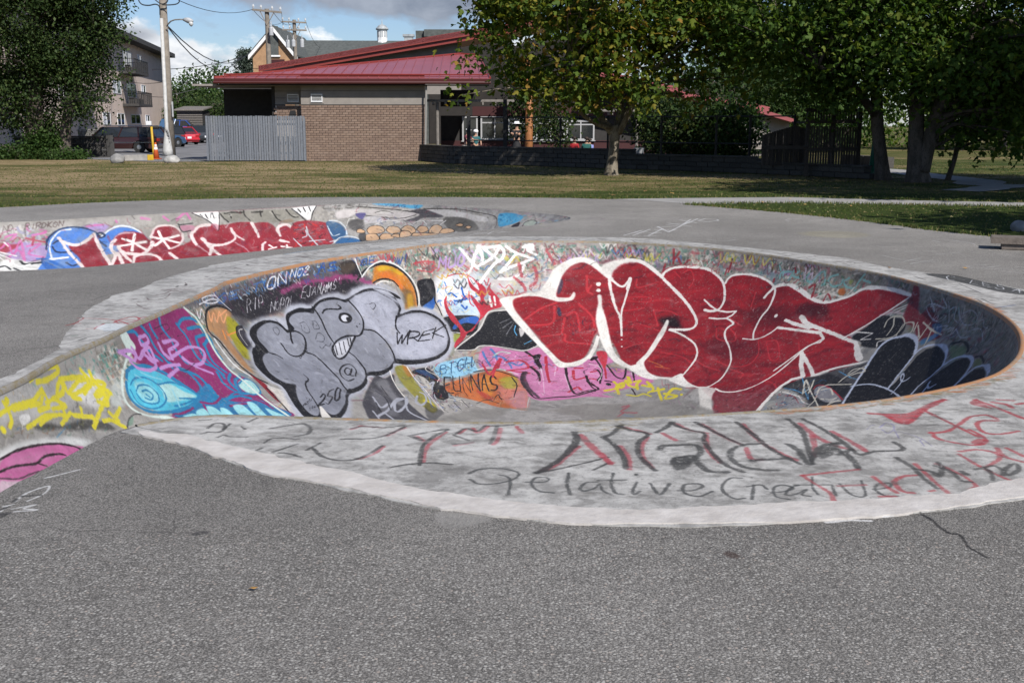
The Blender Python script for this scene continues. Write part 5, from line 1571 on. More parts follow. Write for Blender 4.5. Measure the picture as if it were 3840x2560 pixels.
L p 5a3236 4 85 1 100 13|-440 1292 5 5
L p 5a3236 4 85 1 100 13|-423 1315 4 11
L p a8323e 5 85 1 100 19|-451 1124 4 13-1 27-8 4
L p a8323e 5 85 1 100 18|-448 1132 9 0
L p a8323e 5 85 1 100 18|-446 1164 22-5 20-13 15-18
L p a8323e 5 85 1 100 18|-407 1137 0 18 8 18 11-14-2-18-9-9-10 14
L p a8323e 5 85 1 100 18|-406 1150 14 5
L p a8323e 5 85 1 100 18|-422 1102 7 5 0 25
L p a8323e 5 85 1 100 18|-413 1098-3 17
L p a8323e 5 85 1 100 19|-390 1164 8 14 4 24
L p 2f6a4a 5 90 1 100 15|-421 1062 3 6
L p 2f6a4a 5 90 1 100 16|-418 1132 6 5
L p 1f1f22 7 80 1 100 24|-407 1043 3 8
L p 1f1f22 8 80 1 100 25|-404 1102 3 5
L p 4a7aa0 8 60 1 100 23|-400 1090 9 8 3 9
F p dfe6ea 13 70 1 100|-415 1107 3 25 20-4 6-26-8-12
L p 5a4a4a 5 80 1 100 12|-329 1718 11-7 5 17
L p 5a4a4a 5 80 1 100 12|-320 1718 4 3 13-20
L p 4a3236 5 80 1 100 12|-319 1769 4 2 13-21
L p 4a3236 5 80 1 100 12|-308 1780 6-4 4 16
L p 4a3236 5 80 1 100 12|-298 1790 10 3 2-2
L p 5a4a4a 5 80 1 100 12|-287 1764 7-10 13-11
L p 3a3638 5 80 1 100 12|-279 1809 9-10 4 10
L p 5a4a4a 5 80 1 100 12|-268 1806 9 0 7-17
L p 3a3638 5 80 1 100 12|-263 1830 8 3 9-25
L p 3a3638 5 80 1 100 13|-250 1843 5-8 10-1
L p 4a3236 5 80 1 100 13|-248 1866 10-12 2 15
L p 5a4a4a 5 80 1 100 13|-231 1861 7-3 10 12
L p 3a3638 5 80 1 100 13|-220 1855 6-11 6 11
L p 3a3638 5 80 1 100 13|-210 1860 7-7 7-6
L p 5a4a4a 5 80 1 100 13|-202 1877 6-7 13 14
L p 5a4a4a 5 80 1 100 13|-193 1878 11 6 7-7
L p 4a3236 6 80 1 100 13|-183 1911 6-11 6 5
L p 5a4a4a 6 80 1 100 13|-172 1960 8 4 12-7
L p 4a3236 6 80 1 100 13|-164 1954 10 1 8-28
L p 3a3638 6 80 1 100 13|-147 1937 12-7 3 10
L p 4a3236 6 80 1 100 13|-139 1954 9-13 13 1
L p 4a3236 6 80 1 100 13|-129 1989 9-4 9-3
L p 3a3638 6 80 1 100 13|-118 1961 10-7 9 6
L p 3a3638 6 80 1 100 13|-104 1993 8-14 12-12
L p 4a3236 6 80 1 100 14|-94 2000 8-10 7 12
L p 5a4a4a 6 80 1 100 13|-82 1980 11 0 8-17
L p 4a3236 6 80 1 100 13|-67 1990 12-8 10-19
L p 4a3236 6 80 1 100 13|-57 1979 7 0 14 2
L p 3a3638 6 80 1 100 13|-47 1971 6-10 11-4
L p 5a4a4a 6 80 1 100 13|-33 1974 7-14 7 3
L p 5a4a4a 6 80 1 100 13|-20 2002 6-8 15-20
L p 4a3236 6 80 1 100 13|-11 1958 7 4 7 9
L p 5a4a4a 6 80 1 100 13|3 1990 5 3 14-5
L p 3a3638 6 80 1 100 13|14 1956 11-8 5-18
L p 3a3638 6 80 1 100 13|27 1996 9 0 9-27
L p 5a4a4a 6 80 1 100 13|41 1989 10-1 3-10
L p 4a3236 6 80 1 100 13|51 1956 9 0 11 14
L p 5a4a4a 6 80 1 100 13|60 1980 9 1 11-10
L p 3a3638 6 80 1 100 13|73 1956 7-13 8-13
L p 3a3638 6 80 1 100 13|89 1979 11 1 4 13
L p 3a3638 6 80 1 100 14|102 1998 7 6 10-33
L p 4a3236 6 80 1 100 14|111 2015 11 7 6-5
L p 4a3236 6 80 1 100 13|125 1969 7-11 12 13
L p 5a4a4a 6 80 1 100 13|133 1957 9-6 10 15
L p 5a4a4a 6 80 1 100 14|150 1999 9-6 11 20
L p 5a4a4a 6 80 1 100 13|157 1976 6 7 10-22
L p 4a3236 8 70 1 100 15|130 1925 6-13 11-8
L p 3a3638 8 70 1 100 15|147 1930 14-15 3-10
L p 3a3638 8 70 1 100 15|157 1909 15 4 6-29
L p 3a3638 8 70 1 100 16|170 1958 16 2 1-23
L p 4a3236 8 70 1 100 16|182 1954 10-7 1-20
L p 4a3236 8 70 1 100 16|194 1974 13 6 5-43
L p 4a3236 8 70 1 100 15|207 1924 8 3 9-33
L p 3a3638 8 70 1 100 15|209 1909 12-5 2-2
L p 4a3236 8 70 1 100 16|234 1975 7 4 10-7
L p 6a6260 8 70 1 100 15|234 1932 9-9 3 6
L p 3a3638 8 70 1 100 15|251 1932 15-3-5-22
L p 6a6260 8 70 1 100 15|256 1918 6-17 12 9
L p 3a3638 8 70 1 100 16|270 1943 11 3 2-17
L p 6a6260 8 70 1 100 16|286 1936 6-2 14 1
L p 3a3638 8 70 1 100 15|294 1902 6-15 10 3
L p 6a6260 8 70 1 100 15|309 1931 8-15 14-1
L p 4a3236 8 70 1 100 15|310 1866 13-10 8 5
L p 4a3236 8 70 1 100 15|323 1888 6-16 10-12
L p 3a3638 7 70 1 100 15|326 1852 10-12 2-16
L p 6a6260 7 70 1 100 15|338 1851 8 1 5-2
L p 3a3638 8 70 1 100 15|350 1873 14-6 8 6
L p 6a6260 7 70 1 100 15|352 1809 14-1 2-5
L p 3a3638 8 70 1 100 15|373 1856 13-5 5 1
L p 6a6260 7 70 1 100 14|373 1795 7-5-1-25
L p 6a6260 7 70 1 100 14|376 1775 5-5 15 0
L p 3a3638 7 70 1 100 15|396 1802 9-10 3 3
L p 4a3236 7 70 1 100 15|400 1804 9-15 7-7
L p 4a3236 7 70 1 100 14|407 1781 11-10 1 3
L p 6a6260 7 70 1 100 14|409 1727 9-10 3-4
L p 4a3236 7 70 1 100 14|420 1734 4-6 15-10
L p 4a3236 7 70 1 100 14|436 1761 5-11 4-3
L p 3a3638 7 70 1 100 14|436 1710 10 4 1-16
L p 4a3236 7 70 1 100 14|451 1739 14 1 0-20
L p 3a3638 7 70 1 100 14|454 1716 13 3 8-8
L p 6a6260 7 70 1 100 14|452 1674 5-5 8-11
L p 6a6260 7 70 1 100 14|462 1665 3-9 9-15
L p 4a3236 7 70 1 100 14|473 1651 9 3 4-25
L p 4a3236 7 70 1 100 14|483 1671 7-9 5-18
L p 3a3638 7 70 1 100 14|489 1646 12 3-1-11
L p 3a3638 7 70 1 100 14|496 1646 12-2 8 2
L p 4a3236 7 70 1 100 13|488 1587 9-3 5-13
L p 4a4446 6 80 1 100 17|514 1343 11-7 8-37
L p 4a4446 6 80 1 100 17|506 1285 31 14-4-41
L p 4a4446 6 80 1 100 18|532 1390 17-16 13-23
L p 4a4446 6 80 1 100 17|546 1299-1-41 32 0
L p 4a4446 5 80 1 100 16|530 1232 15 6
L p 4a4446 6 80 1 100 18|509 1458 12-35 20-8
L p 4a4446 6 80 1 100 18|568 1423-5-80
L p 4a4446 6 80 1 100 19|536 1495 2-37
F p 2f3133 12 92 1 100|558 1514 35 0 17-73 12-82-13-31-21 31-12 73
L p d8dade 4 100 1 100 12|588 1490 0 11-10-11-6-18-2-11 5-3
L p d8dade 4 100 0 100 9|599 1458-16-32 5-12
L p d8dade 4 100 0 100 8|612 1427-7 13-13-34 3-15
L p d8dade 4 100 0 100 11|599 1426 2-17
L p d8dade 4 100 1 100 12|618 1408 0 11-5-5-5-15 2-8-6-16-5 3 0 9
L p d8dade 4 100 1 100 12|608 1359 14 15-12-31
L p d8dade 4 100 1 100 12|615 1374 4-15
L p 3a5a90 11 70 1 100 18|534 1232 30 19
L p e4e4e4 8 80 0 100 23|204 2062 46 103
L p e4e4e4 8 80 0 100 23|221 2062 46 123
L p e4e4e4 8 80 0 100 23|223 2109 33 18
L p e4e4e4 9 80 0 100 23|248 2055 45 142
L p e4e4e4 8 80 0 100 22|241 2055 24 0
L p e4e4e4 8 80 0 100 23|258 2109 22 11
L p e4e4e4 9 80 0 100 23|276 2173 25 0
L p e4e4e4 9 80 0 100 24|284 2225 52 41
L p e4e4e4 9 80 0 100 24|289 2245 6-118 38 118
L p e4e4e4 9 80 0 100 23|297 2146 18 27
L p e4e4e4 9 80 0 100 25|313 2287 56 44
L p e4e4e4 9 80 0 100 24|321 2322 34-77
L p e4e4e4 9 80 0 100 25|333 2245 48 169
L p e4e4e4 9 80 0 100 25|356 2400 24-69
L p e4e4e4 9 80 0 100 25|347 2287 53 147
L p e4e4e4 10 80 0 100 26|393 2386 23 48 21-20-1-28-29-32-14 23
L p e4e4e4 10 55 1 100 20|580 2400 20 34 18-10
L p e4e4e4 10 55 1 100 19|580 2400 0-33
L p e4e4e4 10 55 1 100 20|628 2386 55 28
L p e4e4e4 8 55 1 100 17|744 1988 20 0 20-57-3-30
L p e4e4e4 8 55 1 100 17|735 1972 2-32
L p e4e4e4 8 55 1 100 15|624 1796 53 8
L p e4e4e4 8 55 1 100 15|662 1757 48 26
L p e4e4e4 7 55 1 100 14|574 1744 10-49 41-39
L p e4e4e4 7 55 1 100 14|577 1660 42 47
L p e4e4e4 7 55 1 100 14|580 1637 50 46
L p e4e4e4 7 55 1 100 14|656 1615 31 11
L p e4e4e4 7 55 1 100 14|649 1605 7-21 43 27
L p e4e4e4 7 55 1 100 14|665 1573 33 11
L p e4e4e4 7 55 1 100 13|675 1553 25-20
L p e4e4e4 7 55 1 100 14|718 1605 9-11
L p e4e4e4 8 55 1 100 16|345 1988 24-26 24 20
L p e4e4e4 8 55 1 100 16|410 1940 11-9
L p e4e4e4 8 55 1 100 16|609 1880 13-14
L p e4e4e4 12 55 1 100 24|276 3060 73-23
L p e4e4e4 12 55 1 100 24|394 3037 34-73
F p b8ae70 75 16 1 100|535 2109 49 37 65-19 2-72-60-41-50 35
L p e0dcc0 8 60 1 100 17|595 2038 18 17
L p e0dcc0 9 60 1 100 18|561 2127 37 8
L p 5a585a 16 40 1 100 26|615 1880 42 15 52-29
L p 5a585a 16 40 1 100 27|643 1910 56 15
L p 5a585a 18 40 1 100 30|451 2173 53 12
L p 8a7a84 16 40 1 100 25|158 2400 29 73 7-73-25-69
L p 8a7a84 15 40 1 100 24|147 2225 57 20
L p e4e4e4 6 80 1 100 16|-72 2085 29 40
L p e4e4e4 6 80 1 100 16|-71 2112 19-14
L p e4e4e4 6 80 1 100 16|-45 2085 12 54 29-14
L p e4e4e4 6 80 1 100 16|-81 2059 16 39
L p e4e4e4 6 80 1 100 16|-139 2034 20 31
L p e4e4e4 6 80 1 100 16|-126 2022 19 50
L p e4e4e4 6 80 1 100 16|-158 2029 22 30
L p e4e4e4 6 80 1 100 16|-27 2112 15 27
L p b07a98 17 40 1 100 30|37 2167 41 43
L p b07a98 17 40 1 100 30|74 2240 22 15
L p 6a6664 7 50 1 100 14|114 2419 24 110 41-19 15-74-29-118
L p 6a6664 7 50 1 100 14|136 2491 19-72
L p 6a6664 7 50 1 100 13|-12 2139 59 116 65 112
S p 2c2b2b,3a3937 23 35 0 100 27 31 26 321 0|-255 533 160-3 155-28 185 10-58-131-374 0
S p 5e5c58,8a8680 62 14 0 100 62 269 30 322 0|-255 533 160-3 155-28 185 10-58-131-374 0
S p 2c2b2b,dcdad4 3 60 0 100 5 10 70 323 x|-255 533 160-3 155-28 185 10-58-131-374 0
S p 3f3d3c,75726e 36 25 0 100 41 411 30 324 -0.05|-616 1344 164 93 10-484
S p d4d2cc,55534f,8d8a85 16 32 0 100 20 241 80 325 0|-11 2301 386 445 484-856-202-453-184 412-287 227
L p 3c3b3c 3 75 1 100 11|-681 1491 27 21 32 14 45 29 27 30 28 47 20 16
L p 3c3b3c 3 75 1 100 11|-588 1512 21 14 20 21
L p 3f3d3c 6 50 1 100 8|-257 539 6 3 8 0 6 1 6-1 2-1 6-3 6-1 7 1 6 0 6 1 10-3 5-1 7 1 7-1 6 0 6-1 2 3
L p 3f3d3c 6 50 1 100 8|-178 569 3-9 2-10 3-9 0-8
L p 3f3d3c 5 50 1 100 7|-90 529 7 0 7 0 4 0 10-1 7-6 6-2 8-2 6 1 7-2 7-1 7-2 7-2 8 0 5-1 5-2 6-1 7 0 4-2 6-2 6 1 6-3 6 2 5 0 6-2 5-1 7 1 5 0 6 1 6-1 7 1 6-1 6 0 6 2 5-2 6-1 7 1 8 0 5 1
L p 3f3d3c 11 50 1 100 15|-456 982 13 0 2 16 8 9 10 3 8 11 8 15 3 20 8 15 5 23
L p 3f3d3c 12 50 1 100 17|-535 1165 8 10 12 6 14-3 11 11
L p 3f3d3c 13 50 1 100 19|-486 1294 3 31 2 19
L p 3f3d3c 12 50 1 100 17|-450 1155 18 0 17 1
L p 232224 2 90 1 100 14|214 561 2-9 0-9 2-9 4-2-1-10-1-6 2-9 1-5
L p 232224 1 80 1 100 6|213 567 4-14
L p 3c3b3d 16 80 1 100 38|-157 533 3 2
L p 3c3b3d 17 80 1 100 42|-265 563-2-2
L p 4a3a34 15 80 1 100 42|103 507 2-4
F p a8a5a0 11 70 1 100|-39 565 19-2 10-4-8-12-13-6-7 10
L p ececea 6 85 1 100 12|-268 581 0 15 7 13 3-13-4-13
L p ececea 6 85 1 100 11|-265 570 10 7-4-6 8-2-11-3
L p ececea 6 85 1 100 11|-269 566 0 10
L p ececea 6 85 1 100 12|-269 623 7 8 7 9
L p ececea 6 85 1 100 11|-271 574 4 4
L p 2a2a2c 8 80 1 100 18|-265 557 1 5
L p 2a2a2c 9 80 1 100 19|-269 581 0 5
L p 2a2a2c 9 80 1 100 19|-268 591 9 2
L p 2a2a2c 8 80 1 100 18|-270 569 2 5
L p 3a3a3c 3 80 1 100 7|-253 734 12-8 9-5 6 1
L p 3a3a3c 3 80 1 100 7|-244 728 10-4
L p f2f1ef 6 85 1 100 20|161 550 13 3 10-1
L p f2f1ef 6 85 1 100 21|178 557 13 1 15 4
L p f2f1ef 7 85 1 100 22|235 574 23 12 6 1
"""
PAINT_K = 0.66          # painted colours as seen in full sun -> reflectance


def vnoise(h, w_, cell, rng):
    g = rng.random((h // cell + 3, w_ // cell + 3)).astype(np.float32)
    y = np.arange(h) / cell
    x = np.arange(w_) / cell
    yi, xi = y.astype(int), x.astype(int)
    fy, fx = (y - yi)[:, None], (x - xi)[None]
    fy, fx = fy * fy * (3 - 2 * fy), fx * fx * (3 - 2 * fx)
    a = g[yi][:, xi]
    b = g[yi][:, xi + 1]
    c = g[yi + 1][:, xi]
    d = g[yi + 1][:, xi + 1]
    return ((a * (1 - fx) + b * fx) * (1 - fy) + (c * (1 - fx) + d * fx) * fy).astype(np.float32)


class Canvas:
    """a sheet of paint x0..x1 by y0..y1 metres; row 0 is y0"""
    def __init__(self, x0, x1, y0, y1, step, seed):
        self.x0, self.y0, self.st = x0, y0, step
        self.w, self.h = int((x1 - x0) / step), int((y1 - y0) / step)
        self.rgb = np.full((self.h, self.w, 3), 0.5, np.float32)
        self.a = np.zeros((self.h, self.w), np.float32)
        rng = np.random.default_rng(seed)
        self.nz = 0.5 * vnoise(self.h, self.w, 3, rng) + 0.3 * vnoise(self.h, self.w, 9, rng) + 0.2 * vnoise(self.h, self.w, 30, rng) - 0.5
        self.big = 0.6 * vnoise(self.h, self.w, 60, rng) + 0.4 * vnoise(self.h, self.w, 17, rng) - 0.5

    def window(self, p, pad):
        lo = np.floor((p.min(0) - pad - (self.x0, self.y0)) / self.st).astype(int)
        hi = np.ceil((p.max(0) + pad - (self.x0, self.y0)) / self.st).astype(int) + 1
        c0, r0 = max(0, lo[0]), max(0, lo[1])
        c1, r1 = min(self.w, hi[0]), min(self.h, hi[1])
        return (r0, r1, c0, c1) if r1 > r0 and c1 > c0 else None

    def dist(self, p, g, win, reach):
        """distance to a polyline inside a window (metres, along-rim axis narrowed by g)"""
        r0, r1, c0, c1 = win
        D = np.full((r1 - r0, c1 - c0), 9.0, np.float32)
        for k in range(len(p) - 1):
            q = p[k:k + 2]
            sub = self.window(q, np.array([reach / g, reach]))
            if sub is None:
                continue
            a0, a1, b0, b1 = max(sub[0], r0), min(sub[1], r1), max(sub[2], c0), min(sub[3], c1)
            if a1 <= a0 or b1 <= b0:
                continue
            X = ((self.x0 + (np.arange(b0, b1) + .5) * self.st - q[0, 0]) * g)[None].astype(np.float32)
            Y = (self.y0 + (np.arange(a0, a1) + .5) * self.st - q[0, 1])[:, None].astype(np.float32)
            ex, ey = (q[1, 0] - q[0, 0]) * g, q[1, 1] - q[0, 1]
            L2 = ex * ex + ey * ey + 1e-12
            t = np.clip((X * ex + Y * ey) / L2, 0, 1)
            d = np.sqrt((X - t * ex) ** 2 + (Y - t * ey) ** 2)
            s = D[a0 - r0:a1 - r0, b0 - c0:b1 - c0]
            np.minimum(s, d, out=s)
        return D

    def put(self, win, cov, col):
        r0, r1, c0, c1 = win
        a = self.a[r0:r1, c0:c1]
        rgb = self.rgb[r0:r1, c0:c1]
        out = cov + a * (1 - cov)
        k = np.where(out > 1e-4, cov / np.maximum(out, 1e-4), 0)[..., None]
        rgb += (np.asarray(col, np.float32) - rgb) * k
        a[...] = out

    def line(self, p, wid, soft, al, col, g):
        soft = max(soft, self.st * 1.1)
        reach = wid / 2 + soft * 1.6
        win = self.window(p, np.array([reach / g, reach]))
        if win is None:
            return
        d = self.dist(p, g, win, reach)
        n = self.nz[win[0]:win[1], win[2]:win[3]]
        d = d + n * (soft * 0.9 + wid * 0.14) + self.big[win[0]:win[1], win[2]:win[3]] * wid * 0.30
        t = np.clip((wid / 2 + soft * .5 - d) / soft, 0, 1)
        self.put(win, t * t * (3 - 2 * t) * al, col)

    def fill(self, p, soft, al, col, g):
        soft = max(soft, self.st * 1.1)
        win = self.window(p, np.array([soft * 2 / g, soft * 2]))
        if win is None:
            return
        q = np.vstack([p, p[:1]])
        d = self.dist(q, g, win, soft * 2)
        r0, r1, c0, c1 = win
        X = (self.x0 + (np.arange(c0, c1) + .5) * self.st)[None]
        Y = (self.y0 + (np.arange(r0, r1) + .5) * self.st)[:, None]
        ins = np.zeros((r1 - r0, c1 - c0), bool)
        for k in range(len(q) - 1):
            (xa, ya), (xb, yb) = q[k], q[k + 1]
            if ya == yb:
                continue
            rr = (Y > min(ya, yb)) & (Y <= max(ya, yb))
            rows = np.nonzero(rr[:, 0])[0]
            if len(rows):
                s = slice(rows[0], rows[-1] + 1)
                ins[s] ^= X < xa + (Y[s] - ya) / (yb - ya) * (xb - xa)
        sd = np.where(ins, -d, d) + self.nz[r0:r1, c0:c1] * soft * 0.9
        t = np.clip(.5 - sd / soft * .5, 0, 1)
        cov = t * t * (3 - 2 * t) * al
        tint = np.asarray(col, np.float32) * (1 + 0.22 * self.big[r0:r1, c0:c1, None] + 0.16 * self.nz[r0:r1, c0:c1, None])
        self.put(win, cov, tint)

    def scatter(self, p, cols, n, wid, ln, soft, al, g, seed, ang):
        rng = random.Random(seed)
        lo, hi = p.min(0), p.max(0)
        k = 0
        tries = 0
        while k < n and tries < n * 30:
            tries += 1
            c = np.array([rng.uniform(lo[0], hi[0]), rng.uniform(lo[1], hi[1])])
            if not pts_in_poly(c[None], p)[0]:
                continue
            k += 1
            if ang == 'z':                                           # a loose looping hand
                m_ = rng.choice((4, 5, 6))
                L = ln * rng.uniform(.5, 1.3)
                z = [c + np.array([(i / (m_ - 1) - .5 + rng.uniform(-.1, .1)) * L / g, (1 if i % 2 else -1) * L * rng.uniform(.12, .3)]) for i in range(m_)]
                self.line(catmull(z, 4), wid * rng.uniform(.6, 1.4), soft, al * rng.uniform(.6, 1), cols[rng.randrange(len(cols))], g)
                continue
            a = rng.uniform(0, math.pi) if ang is None else ang + rng.gauss(0, .22)
            L = ln * rng.uniform(.4, 1.2)
            d = np.array([math.cos(a) / g, math.sin(a)]) * L / 2
            b = np.array([-math.sin(a) / g, math.cos(a)]) * L * rng.uniform(-.25, .25)
            self.line(catmull([c - d, c + b, c + d], 3), wid * rng.uniform(.5, 1.3), soft, al * rng.uniform(.5, 1), cols[rng.randrange(len(cols))], g)

    def image(self, name):
        lin = np.where(self.rgb <= .04045, self.rgb / 12.92, ((np.clip(self.rgb, 0, 1) + .055) / 1.055) ** 2.4) * PAINT_K
        enc = np.where(lin <= .0031308, lin * 12.92, 1.055 * np.maximum(lin, 1e-6) ** (1 / 2.4) - .055)
        px = np.concatenate([np.clip(enc, 0, 1), np.clip(self.a, 0, 1)[..., None]], 2).astype(np.float32)
        im = bpy.data.images.new(name, self.w, self.h, alpha=True)
        im.alpha_mode = 'CHANNEL_PACKED'
        im.pixels.foreach_set(px.ravel())
        im.update()
        im.pack()
        return im


def hexrgb(h):
    return tuple(int(h[i:i + 2], 16) / 255 for i in (0, 2, 4))


def mosaic(cv, v0, v1, size, s0, s1, seed, cols, keep):
    """the worn band of small square tiles under the rim"""
    rng = np.random.default_rng(seed)
    r0, r1 = int((v0 - cv.y0) / cv.st), int((v1 - cv.y0) / cv.st)
    c0, c1 = int((s0 - cv.x0) / cv.st), int((s1 - cv.x0) / cv.st)
    rows, cls = np.arange(r0, r1), np.arange(c0, c1)
    ty, tx = (rows * cv.st / size), (cls * cv.st / size)
    iy, ix = ty.astype(int), tx.astype(int)
    pick = rng.integers(0, len(cols), (iy.max() + 2, ix.max() + 2))
    on = rng.random(pick.shape)
    ck = ((np.arange(pick.shape[0])[:, None] + np.arange(pick.shape[1])[None]) % 2)
    pick = np.where((ck == 0) & (rng.random(pick.shape) < .62), 0, pick)
    C = np.asarray(cols, np.float32)[pick][iy][:, ix]
    m = on[iy][:, ix] < keep
    fy, fx = ty - iy, tx - ix
    grout = ((fy > .1) & (fy < .95))[:, None] & ((fx > .1) & (fx < .95))[None]
    fade = np.clip((v1 - rows * cv.st) / (v1 - v0) * 2.2, 0, 1)[:, None] * np.clip((rows * cv.st - v0) / .05, 0, 1)[:, None]
    n = cv.big[r0:r1, c0:c1] + cv.nz[r0:r1, c0:c1] * .7
    cov = (m & grout) * fade * np.clip((n + .36) * 3.4, 0, 1) * .95
    cv.put((r0, r1, c0, c1), cov.astype(np.float32), C)


paint = {'n': Canvas(0, NS, 0, NV, 0.0072, 3), 'f': Canvas(0, FS, 0, FV, 0.0125, 4), 'p': Canvas(-5.2, 9.3, 3.4, 21.0, 0.0062, 5)}
TILE = [hexrgb(c) for c in ('77756c', '2f6a58', 'cbc3b2', '4f8c78', 'b7a88f', '6f6a60', '3f5248', 'dedad0', 'a06a5c')]
mosaic(paint['n'], 0.03, 0.62, 0.042, 6.7, 26.0, 8, TILE, .93)
mosaic(paint['f'], 0.03, 0.55, 0.06, 6.0, 22.0, 9, [hexrgb(c) for c in ('8f8b84', 'a09c94', '7d7a74', 'b4b0a8')], .5)
_first = True
for row in PAINT.strip().split('\n'):
    head, body = row.split('|')
    hd = head.split()
    cvs = paint[hd[1]]
    p = np.cumsum(np.array([float(q) for q in body.replace('-', ' -').split()]).reshape(-1, 2), 0) / 125.0
    soft, al, sm, g = int(hd[3]) / 1000, int(hd[4]) / 100, hd[5] == '1', int(hd[6]) / 100
    if hd[0] == 'S':
        cvs.scatter(p, [hexrgb(c) for c in hd[2].split(',')], int(hd[9]), int(hd[7]) / 1000, int(hd[8]) / 1000, soft, al, g, int(hd[10]), {'x': None, 'z': 'z'}[hd[11]] if hd[11] in 'xz' else float(hd[11]))
        continue
    if sm and len(p) > 2:
        p = catmull(p, 5, closed=hd[0] == 'F')
    if hd[0] == 'F':
        cvs.fill(p, soft, al, hexrgb(hd[2]), g)
    else:
        if soft >= .006 and int(hd[7]) > 22:                       # drift of fine spray beside the line
            cvs.line(p, int(hd[7]) / 1000, soft * 5, al * .15, hexrgb(hd[2]), g)
        cvs.line(p, int(hd[7]) / 1000, soft, al, hexrgb(hd[2]), g)
IMG = {k: c.image('paint_' + {'n': 'near', 'f': 'far', 'p': 'plan'}[k]) for k, c in paint.items()}
PLAN_RECT = (-5.2, 3.4, paint['p'].w * 0.0062, paint['p'].h * 0.0062)
NS, NV = paint['n'].w * 0.0072, paint['n'].h * 0.0072
FS, FV = paint['f'].w * 0.0125, paint['f'].h * 0.0125
del paint


def painted(name, img, build, wear=0.35, fade=0.92, rough=0.62, bump=0.25):
    """concrete or asphalt from build(t, coord) under a layer of spray paint that is worn through in places"""
    m = bpy.data.materials.new(name)
    m.use_nodes = True
    t = NT(m.node_tree)
    tc = t.n('ShaderNodeTexCoord')
    ob = tc.outputs['Object']
    uv = t.n('ShaderNodeUVMap')
    uv.uv_map = 'paint'
    base, height = build(t, ob)
    im = t.n('ShaderNodeTexImage', ins={'Vector': uv.outputs[0]})
    im.image = img
    im.extension = 'CLIP'
    grain = t.noise(38.0, 6.0, ob, 0.7)
    chips = t.ramp(grain, [(0.57, 1.0), (0.65, 1.0 - wear)])
    a = t.math('MULTIPLY', t.math('MULTIPLY', im.outputs['Alpha'], chips), fade)
    mott = t.ramp(t.math('ADD', t.math('MULTIPLY', t.noise(5.0, 7.0, ob, 0.72), .6), t.math('MULTIPLY', t.noise(70.0, 4.0, ob, .75), .4)), [(0.30, 0.62), (0.50, 1.0), (0.72, 1.14)])
    pcol = t.mix(1.0, im.outputs['Color'], mott, 'MULTIPLY')
    col = t.mix(a, base, pcol)
    b = t.n('ShaderNodeBsdfPrincipled', ins={'Base Color': col, 'Roughness': rough, 'Specular IOR Level': 0.18})
    bn = t.n('ShaderNodeBump', ins={'Strength': bump, 'Distance': 0.006, 'Height': height})
    t.link(bn.outputs[0], b.inputs['Normal'])
    t.link(b.outputs[0], t.n('ShaderNodeOutputMaterial').inputs[0])
    return m


def concrete(dark, lite, stain):
    def f(t, ob):
        n1 = t.noise(2.3, 7.0, ob, 0.68)
        n2 = t.noise(9.0, 6.0, ob, 0.68, 0.3)
        n3 = t.noise(60.0, 4.0, ob, 0.7)
        c = t.mix(t.ramp(t.math('ADD', t.math('MULTIPLY', n1, .5), t.math('MULTIPLY', n2, .5)), [(.43, 0), (.56, 1)]), dark, lite)
        c = t.mix(t.ramp(n2, [(.58, 0.0), (.72, 0.75)]), c, stain)
        c = t.mix(t.ramp(n3, [(.32, 0.55), (.42, 0.0)]), c, tuple(x * .35 for x in dark))
        c = t.mix(t.ramp(n3, [(.60, 0.0), (.70, 0.4)]), c, tuple(min(.8, x * 1.25) for x in lite))
        return c, t.math('ADD', n3, t.math('MULTIPLY', n2, .6))
    return f


